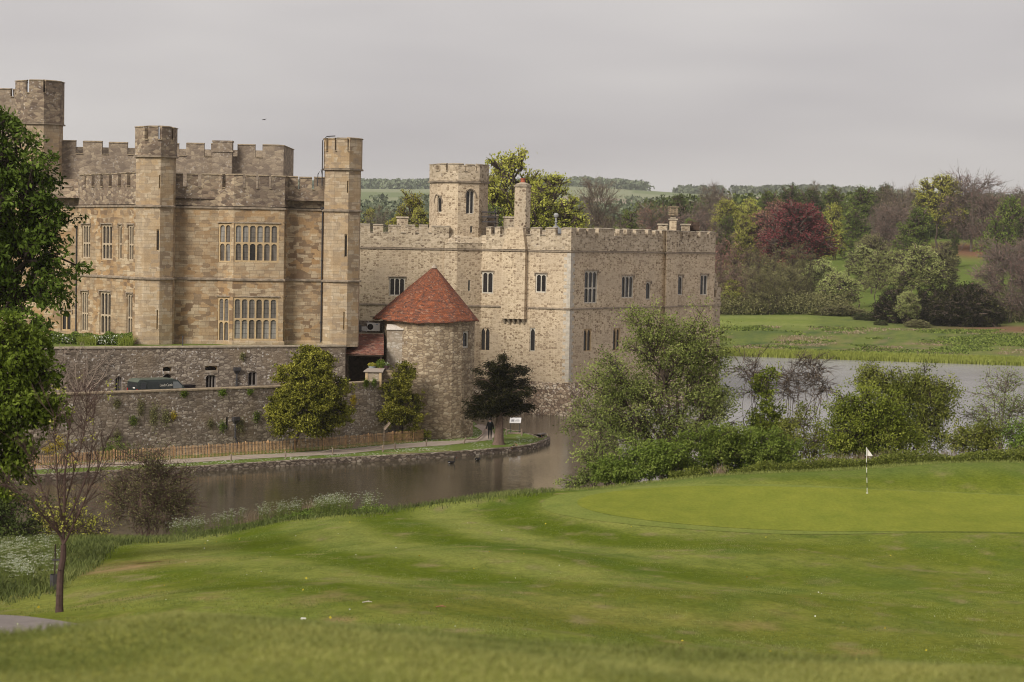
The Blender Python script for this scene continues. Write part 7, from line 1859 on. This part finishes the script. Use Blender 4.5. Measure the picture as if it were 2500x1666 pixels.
# ---- van on the service road
def van():
    a = np.array(xy(392, 160.0)); d = LW.d[2]; rz = math.atan2(d[1], d[0]); e = empty('van', (a[0], a[1], 4.15), rz); tag(e, 'dark green van with pale lettering parked behind the lower wall', 'van')
    grn = plain('dark_green_paint', (.030, .038, .034), .3, .08, 2, .5); roofm = plain('paler_green_roof', (.085, .10, .075), .45, .12, 2, .5); gls = plain('dark_glass', (.025, .028, .03), .08, .1, 2, .5)  # roof is a paler green than the body
    # side profile, nose towards +x
    lo = [(-2.45, .35), (2.30, .35), (2.42, .55), (2.38, .95), (1.75, 1.12)]; hi = [(1.12, 1.78), (.85, 1.88), (-2.25, 1.90), (-2.42, 1.72)]
    prof = lo + hi
    def hw(z): return .93 if z < 1.1 else .93 - (z - 1.1) * .13
    mb = MB(); n = len(prof)
    Lp = [(x, -hw(z), z) for x, z in prof]; Rp = [(x, hw(z), z) for x, z in prof]
    mb.face(Lp); mb.face(Rp[::-1])
    for i in range(n):
        j = (i + 1) % n
        if prof[i][1] > 1.75 and prof[j][1] > 1.7 and i >= 5: continue
        mb.face([Lp[j], Lp[i], Rp[i], Rp[j]])
    body = local('body', mb, grn, e)
    mb = MB()
    for i in (5, 6, 7): mb.face([Lp[i + 1], Lp[i], Rp[i], Rp[i + 1]])
    # raised roof pressing
    mb.hexa([(-2.2, -.72, 1.90), (.8, -.72, 1.885), (.8, .72, 1.885), (-2.2, .72, 1.90), (-2.1, -.62, 1.97), (.65, -.62, 1.955), (.65, .62, 1.955), (-2.1, .62, 1.97)]); local('roof', mb, roofm, e)
    mb = MB(); mb.face([(1.70, -.82, 1.15), (1.70, .82, 1.15), (1.17, .76, 1.74), (1.17, -.76, 1.74)]); ws = local('windscreen', mb, gls, e); ws.location.x += .02
    def side(pts, name, m, push=.012, par=e, sgn=-1):
        mb = MB(); q = [(x, sgn * (hw(z) + push), z) for x, z in pts]; mb.face(q if sgn < 0 else q[::-1]); return local(name, mb, m, par)
    pg = plain('pale_glass', (.16, .17, .17), .1, .2, 2, .5)
    for sg in (-1, 1):
        side([(.62, 1.18), (1.58, 1.18), (1.02, 1.70), (.62, 1.70)], 'door_window', pg, sgn=sg)
        side([(-2.25, 1.2), (-1.75, 1.2), (-1.75, 1.66), (-2.2, 1.66)], 'rear_quarter_window', gls, sgn=sg)
        pan = plain('darker_green_panel', (.022, .027, .026), .35, .05, 2, .5)  # side panels a darker green, set just outside the body
        for x0, x1 in ((-1.62, -.62), (-.48, .5)): side([(x0, 1.16), (x1, 1.16), (x1, 1.70), (x0, 1.70)], 'side_panel', pan, .006, sgn=sg)
        mb = MB(); mb.tube([(.56, sg * .945, .5), (.56, sg * .945, 1.15), (.56, sg * .87, 1.75)], .008, 4); local('door_seam', mb, M_['dark'], e)
        mb = MB(); mb.box((1.45, sg * 1.02, 1.12), (.1, .18, .2)); local('wing_mirror', mb, grn, e)
    for x_ in (-1.45, 1.5):
        for sg in (-1, 1):
            mb = MB(); pts = [(x_ + .33 * math.cos(t), sg * .84, .33 + .33 * math.sin(t)) for t in (2 * math.pi * k / 20 for k in range(20))]
            A = [(p[0], sg * .96, p[2]) for p in pts]
            for k in range(20): j = (k + 1) % 20; mb.face([pts[k], pts[j], A[j], A[k]] if sg < 0 else [pts[j], pts[k], A[k], A[j]])
            mb.face(A if sg < 0 else A[::-1]); w = local('wheel', mb, plain('tyre', (.02, .02, .02)), e)
            mb = MB(); r = [(x_ + .19 * math.cos(t), sg * .965, .33 + .19 * math.sin(t)) for t in (2 * math.pi * k / 16 for k in range(16))]; mb.face(r if sg < 0 else r[::-1]); local('hub_cap', mb, plain('hub', (.3, .3, .3), .4), w)
    mb = MB(); mb.face([(-2.462, .8, 1.15), (-2.462, -.8, 1.15), (-2.43, -.76, 1.66), (-2.43, .76, 1.66)]); local('rear_window', mb, gls, e)
    mb = MB(); mb.box((-2.47, -.3, 1.22), (.01, .34, .09)); local('rear_sticker', mb, wht, e)
    for sg in (-1, 1):
        mb = MB(); mb.box((-2.44, sg * .8, .85), (.05, .14, .35)); local('tail_light', mb, plain('red_lens', (.3, .02, .02), .3), e)
        mb = MB(); mb.box((2.40, sg * .66, .72), (.05, .3, .16)); local('headlight', mb, plain('clear_lens', (.4, .4, .4), .2), e)
    mb = MB(); mb.box((-2.47, 0, .38), (.12, 1.8, .18)); local('bumper', mb, M_['lead'], e)
    mb = MB(); mb.box((2.42, 0, .38), (.12, 1.8, .2)); local('bumper', mb, M_['lead'], e)
    # lettering on the side
    cu_ = bpy.data.curves.new('lettering', 'FONT'); cu_.body = 'Leeds Castle'; cu_.size = .26; cu_.extrude = .004; cu_.align_x = 'CENTER'; cu_.space_character = .92
    t = bpy.data.objects.new('t', cu_); COL.objects.link(t); dg = bpy.context.evaluated_depsgraph_get(); dg.update(); me = bpy.data.meshes.new_from_object(t.evaluated_get(dg)); bpy.data.objects.remove(t, do_unlink=True)
    me.materials.clear(); me.materials.append(plain('cream_lettering', (.75, .70, .60), .5, .05)); o = bpy.data.objects.new('lettering', me); COL.objects.link(o); o.parent = body
    o.location = (0.0, -(hw(1.4) + .024), 1.36); o.rotation_euler = (math.radians(90 + 6), 0, 0)
    o.scale = (.92, 1.1, 1)
van()
a = np.array(xy(456, 162.4)); mb = MB((a[0], a[1], 4.15)); rz = math.atan2(LW.d[2][1], LW.d[2][0])
mb.box((a[0], a[1], 4.15), (1.15, .8, 1.22), rz); mb.box((a[0], a[1], 5.37), (1.22, .87, .06), rz); o = mb.build('bin', plain('black_plastic', (.018, .012, .014), .5, .1)); o.location = (a[0], a[1], 4.15); tag(o, 'low black container standing between the van and the wall', 'container')
mb = MB(); mb.tube([(.1, -.44, 1.0), (.15, -.47, 1.0), (.45, -.47 + .05, 1.0)], .02, 5); q = mb.build('handle', M_['cope']); q.parent = o

# ---- stone chest with planters on the wall beside the lean-to
a = at(916, 922, 172.0); zb = 5.6
E = empty('stone_chest', (a[0], 170.6, 5.0)); tag(E, 'small stone chest with sloping grey lid on top of the lower wall', 'chest')
mb = MB(); mb.box((0, 0, 0), (1.35, .9, 1.2)); local('body', mb, M_['butt'], E)
mb = MB(); mb.hexa([(-.85, -.62, 1.2), (.78, -.62, 1.2), (.85, .5, 1.42), (-.55, .5, 1.42), (-.85, -.62, 1.28), (.78, -.62, 1.28), (.85, .5, 1.5), (-.55, .5, 1.5)]); local('lid', mb, plain('grey_slate_lid', (.33, .28, .24), .8, .15), E)
for x_ in (-.6, .55): mb = MB(); mb.box((x_, -.47, 0), (.2, .1, 1.18)); local('corner_block', mb, M_['trim'], E)
def planter(px, py, Y, z, lab, potc, lf, r=.3, h=.3, fl=None, pr=.45, ph=.6, seed=1, low=False):
    c = at(px, py, Y); e = empty('potted_plant', (c[0], Y, z)); tag(e, lab, 'potted plant'); rg = np.random.RandomState(seed)
    mb = MB(); mb.lathe((0, 0, 0), [(r * .7, 0), (r, h), (r * 1.08, h), (r * 1.08, h + .04), (r * .8, h + .04), (.01, h)], 14); local('pot', mb, plain('pot_clay', potc, .8, .15), e)
    n = 900; d = rg.normal(size=(n, 3)); d /= np.linalg.norm(d, axis=1)[:, None]; c_ = d * rg.rand(n, 1) ** .4 * np.array((pr, pr, ph / 2)) + np.array((0, 0, h + ph * .45)); np_mesh('foliage', leaf_verts(c_, .09, .5, rg), 4, rg.rand(n), Lf[lf], e)
    if fl: n = 120; d = rg.normal(size=(n, 3)); d /= np.linalg.norm(d, axis=1)[:, None]; c_ = d * np.array((pr, pr, ph / 2)) + np.array((0, 0, h + ph * .5)); np_mesh('flowers', leaf_verts(c_, .07, .9, rg), 4, rg.rand(n), Lf[fl], e)
zt_ = at(905, 903, 171.2)[2]
mb = MB(); c = at(925, 903, 171.2); mb.box((c[0] + .1, 171.4, 4.0), (2.4, .6, zt_ - 4.0)); tag(mb.build('planter_ledge', M_['twr']), 'low stone ledge behind the chest carrying the planters', 'ledge')
planter(909, 903, 171.2, zt_, 'pale blue grey trough with orange flowers on the ledge', (.30, .34, .36), 'yg', .3, .25, 'yel', .4, .35, 3)
planter(929, 903, 171.2, zt_, 'bushy green plant in a terracotta pot on the ledge', (.35, .13, .08), 'bright', .26, .12, None, .45, .85, 4)
planter(943, 900, 171.3, zt_ + .1, 'dark pot of pale pink flowers against the buttress', (.10, .06, .06), 'mid', .25, .2, 'white', .3, .35, 5)

# ---- flower bed on the terrace
rg = np.random.RandomState(601)
n = 26000; px = rg.uniform(118, 322, n); Y = rg.uniform(165.5, 168.0, n); x = (px - 1250) / F * Y; hh = .35 + .9 * fbm(x * 1.1, Y * .5, 81)
c = np.stack([x, Y, 8.3 + rg.rand(n) ** .8 * hh], 1)
FB = np_mesh('flower_bed', leaf_verts(c, .13, .5, rg), 4, np.clip(rg.normal(.5, .22, n), 0, 1), Lf['mid']); tag(FB, 'leafy border with white flowers below the oblique castle wall', 'flower bed', kind='stuff')
n = 260; px = rg.uniform(125, 300, n); Y = rg.uniform(165.2, 165.7, n); x = (px - 1250) / F * Y; k = fbm(x * 1.3, Y, 82) > .42; c = np.stack([x, Y, 8.45 + rg.rand(n) * .65], 1)[k]
a_ = np_mesh('flowers', leaf_verts(c, .12, .9, rg), 4, rg.rand(len(c)) * .4 + .6, Lf['white']); a_.parent = FB
blades('ornamental_grass', 'feathery pale grasses at both ends of the terrace border', np.concatenate([(rg.uniform(190, 235, 900) - 1250) / F * 165.4, (rg.uniform(290, 325, 700) - 1250) / F * 165.4]), rg.uniform(165.0, 165.6, 1600), .75, .02, 'reed', rg, lean=.3, z=np.full(1600, 8.3))
# ---- plants rooted in the walls
def wallplant(pl, px, py, w, h, lf, lab, seed, nleaf=500):
    s, z = pl.hit(px, py); p = np.array(pl.P(s, z, -.08)); e = np.random.RandomState(seed); n = nleaf * 2; c = e.normal(size=(n, 3)) * np.array((w * .4, .07, h * .4)); c[:, 1] -= .03
    dd = pl.d[pl.seg(s)]; C_ = np.stack([c[:, 0] * dd[0] - c[:, 1] * dd[1] * 0, c[:, 0] * dd[1] + c[:, 1], c[:, 2]], 1)
    o = np_mesh('wall_plant', leaf_verts(C_, .10, .5, e), 4, e.rand(n), Lf[lf]); o.location = p; tag(o, lab, 'wall plant')
    return o
for i, (px, py, w, h, lf, lab, n) in enumerate([
    (423, 1014, .36, .4, 'yel', 'yellow flower clump growing in the middle of the lower wall', 140), (449, 962, .35, .3, 'bright', 'small green tuft under the coping right of the van', 300), (543, 959, .4, .35, 'bright', 'small green tuft at the coping above the wall slot', 300),
    (609, 957, .3, .25, 'bright', 'tiny green tuft at the coping left of the magnolia', 200), (542, 1042, .35, .45, 'mid', 'dark green tuft left of the wall slot', 300), (625, 1018, .4, .5, 'mid', 'green tuft left of the magnolia, mid wall', 300),
    (325, 1028, .4, .5, 'mid', 'green tuft low on the wall below the van', 300), (893, 935, .4, .4, 'bright', 'green tuft under the coping below the stone chest', 300), (912, 933, .35, .4, 'mid', 'darker green tuft under the coping right of another', 300),
    (862, 978, .4, .6, 'yel', 'yellow flowers on the wall right of the magnolia', 260), (375, 1015, .5, 1.1, 'olbr', 'long withered plant hanging on the lower wall left of the yellow clump', 420), (343, 995, .4, .9, 'olbr', 'withered plant hanging below the van', 320),
    (405, 1020, .5, .8, 'olbr', 'withered brownish plant just left of the yellow clump', 320), (284, 985, .4, .5, 'olbr', 'withered plant high on the wall left of the van', 240), (586, 1040, .5, .7, 'olbr', 'withered plant right of the lower hopper pipe', 320),
    (285, 1065, .4, .6, 'olbr', 'withered plant above the dark shrub at the wall foot', 260), (513, 1035, .35, .5, 'olbr', 'withered plant left of the wall slot, lower than the green tuft', 220), (592, 870, .3, .4, 'olbr', 'withered plant high on the upper wall right of the hopper', 200)]):
    wallplant(UW if py == 870 else LW, px, py, w, h, lf, lab, 700 + i, n)
# bench-like bits on the far meadow: none. Far bird
mb = MB(); c = at(646, 294, 400); mb.hexa([(c[0] - .5, c[1], c[2]), (c[0], c[1] - .1, c[2] + .05), (c[0], c[1] + .1, c[2] + .05), (c[0] - .5, c[1], c[2] + .01), (c[0] - .5, c[1], c[2] + .12), (c[0] + .4, c[1] - .05, c[2] + .3), (c[0] + .4, c[1] + .05, c[2] + .3), (c[0] - .5, c[1] + .02, c[2] + .12)])
tag(mb.build('bird', M_['dark']), 'tiny dark bird flying high over the castle roof', 'bird')

# ------------------------------------------------------------ haze
m = bpy.data.materials.new('haze'); m.use_nodes = True; nt = m.node_tree; nt.nodes.clear()
out = nt.nodes.new('ShaderNodeOutputMaterial'); pv = nt.nodes.new('ShaderNodeVolumePrincipled'); pv.inputs['Color'].default_value = (.97, .975, 1, 1); pv.inputs['Density'].default_value = .00008; pv.inputs['Anisotropy'].default_value = .2
nt.links.new(pv.outputs[0], out.inputs['Volume'])
mb = MB(); mb.box((0, 2250, -4), (9000, 4700, 150)); o = mb.build('haze', m); o['kind'] = 'stuff'; o['label'] = 'thin pale haze that fades the far hills'
